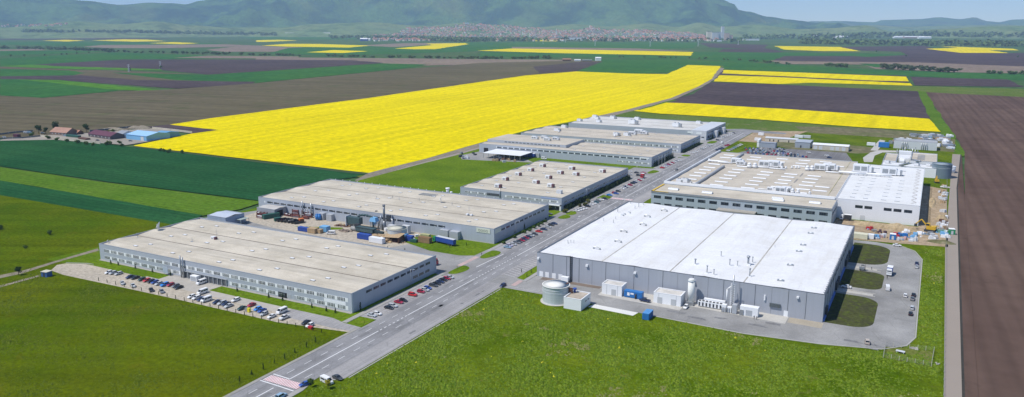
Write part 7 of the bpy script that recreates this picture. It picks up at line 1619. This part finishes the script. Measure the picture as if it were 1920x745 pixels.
block('long white factory hall at the front edge of the town',1082,75.5,170,60,22,m_white,'town_factory','factory',win=False); block('low white sheds at the front edge of the town below the church',1190,76,260,50,12,m_white,'town_factory','factory',win=False); block('white hall right of the town centre by the woods',1296,77,110,40,12,m_white,'town_factory','factory',win=False); block('small white halls at the right end of the town',1345,78,60,40,12,m_white,'town_factory','factory',win=False); block('white long shed right of the grain silos',1407,76,140,40,14,m_white,'town_factory','factory',win=False)
b=MB(); r3=random.Random(4)
for i in range(520):
    q=hit(*townpt(r3))
    if q: leaf_blob(b,Vector(q)+Vector((0,0,6)),r3.uniform(9,18),8,6,6.,r3)
o=link('town_trees',b.mesh('town_trees',m_leaff)); o['kind']='stuff'
# grain silos
for i,(px,w,h,lab) in enumerate(((1329,40,72,'cream silo block at the left end of the silo group'),(1340,56,66,'grey silo block left of the middle of the silo group'),(1350,60,68,'grey silo block right of the middle of the silo group'),(1354,22,118,'tallest narrow silo tower of the silo group'),(1362,40,60,'rose silo block right of the tallest tower'),(1369,34,44,'lowest rose silo block at the right end of the silo group'))):
    block(lab,px,76,w,34,h,[m_tw[0],m_sheet,m_sheet,m_sheet,m_tw[2],m_tw[2]][i],'grain_silo','silo',win=False)
q=hit(1043,67); r=thing('church','tall white church tower with a pointed spire in the town','church',q,B); part('tower',MB().box(-7,7,-7,7,-5,52),m_tw[1],r); part('spire',MB().cyl(0,0,52,84,8,4,r2=.6),m_tw[0],r); part('nave',MB().box(-14,14,7,50,-5,22),m_tw[1],r)
q=hit(838,72); r=thing('church','small slender white church tower left of the town centre','church',q,B); part('tower',MB().box(-4,4,-4,4,-5,34),m_tw[1],r); part('spire',MB().cyl(0,0,34,50,5,4,r2=.4),m_cop,r)
q=hit(874,45); r=thing('hilltop_hall','bright white hall on the hill above the town','building',q or (0,0,0),B) ; part('wall',MB().box(-40,40,-12,12,-8,14),m_white,r); part('roof',MB().box(-42,42,-14,14,14,16),m_sheet,r)
# scattered hamlet at far left slope
for i in range(40):
    px=rr.uniform(0,130); q=hit(px,rr.uniform(48,51.5)+px*-.02)
    if q: me=HM[i%6]; r=thing('hamlet_house','tiny pale house in the hamlet on the far left slope','house',q,rr.uniform(0,3),'hamlet on the far left slope'); link('wall',me[0],r); link('roof',me[1],r)

# ------------------------------------------------------------------ air
hz=MB().box(-29500,29500,-4500,29500,-3,1900); m=bpy.data.materials.new('haze'); m.use_nodes=True; nt=m.node_tree; nt.nodes.clear()
o=nt.nodes.new('ShaderNodeOutputMaterial'); pv=nt.nodes.new('ShaderNodeVolumePrincipled'); nt.links.new(pv.outputs[0],o.inputs['Volume'])
pv.inputs['Color'].default_value=(.50,.69,1,1); pv.inputs['Density'].default_value=5.e-5; pv.inputs['Anisotropy'].default_value=0.
ho=struct('haze',hz.mesh('haze',m),'stuff')
# ------------------------------------------------------------------ light, sky, camera
w=bpy.data.worlds.new('World'); S.world=w; w.use_nodes=True; nt=w.node_tree
bg=nt.nodes['Background']; sky=nt.nodes.new('ShaderNodeTexSky'); sky.sky_type='NISHITA'; sky.sun_disc=False
EL=R(58); SD=Vector((-math.sin(R(40))*math.cos(EL),-math.cos(R(40))*math.cos(EL),math.sin(EL)))
sky.sun_elevation=EL; sky.sun_rotation=math.atan2(SD.x,SD.y); sky.air_density=.75; sky.dust_density=0.; sky.ozone_density=6.
nt.links.new(sky.outputs[0],bg.inputs[0]); bg.inputs[1].default_value=.125
sl=bpy.data.lights.new('sun','SUN'); sl.energy=4.2; sl.angle=R(.53); sl.color=(1,.955,.88)
so=bpy.data.objects.new('sun',sl); C.objects.link(so); so.rotation_euler=SD.to_track_quat('Z','Y').to_euler(); so.location=(0,0,900)
cd=bpy.data.cameras.new('camera'); co=bpy.data.objects.new('camera',cd); C.objects.link(co); S.camera=co
cd.sensor_width=36; cd.lens=36*F/1920; cd.clip_start=1; cd.clip_end=80000; co.location=(0,0,CAMH)
co.rotation_euler=(R(90)-P,0,B)
S.render.engine='CYCLES'; S.view_settings.view_transform='Standard'; S.view_settings.look='None'; S.view_settings.exposure=.2; S.view_settings.gamma=1
S.cycles.volume_bounces=2; S.cycles.max_bounces=6; S.cycles.diffuse_bounces=3
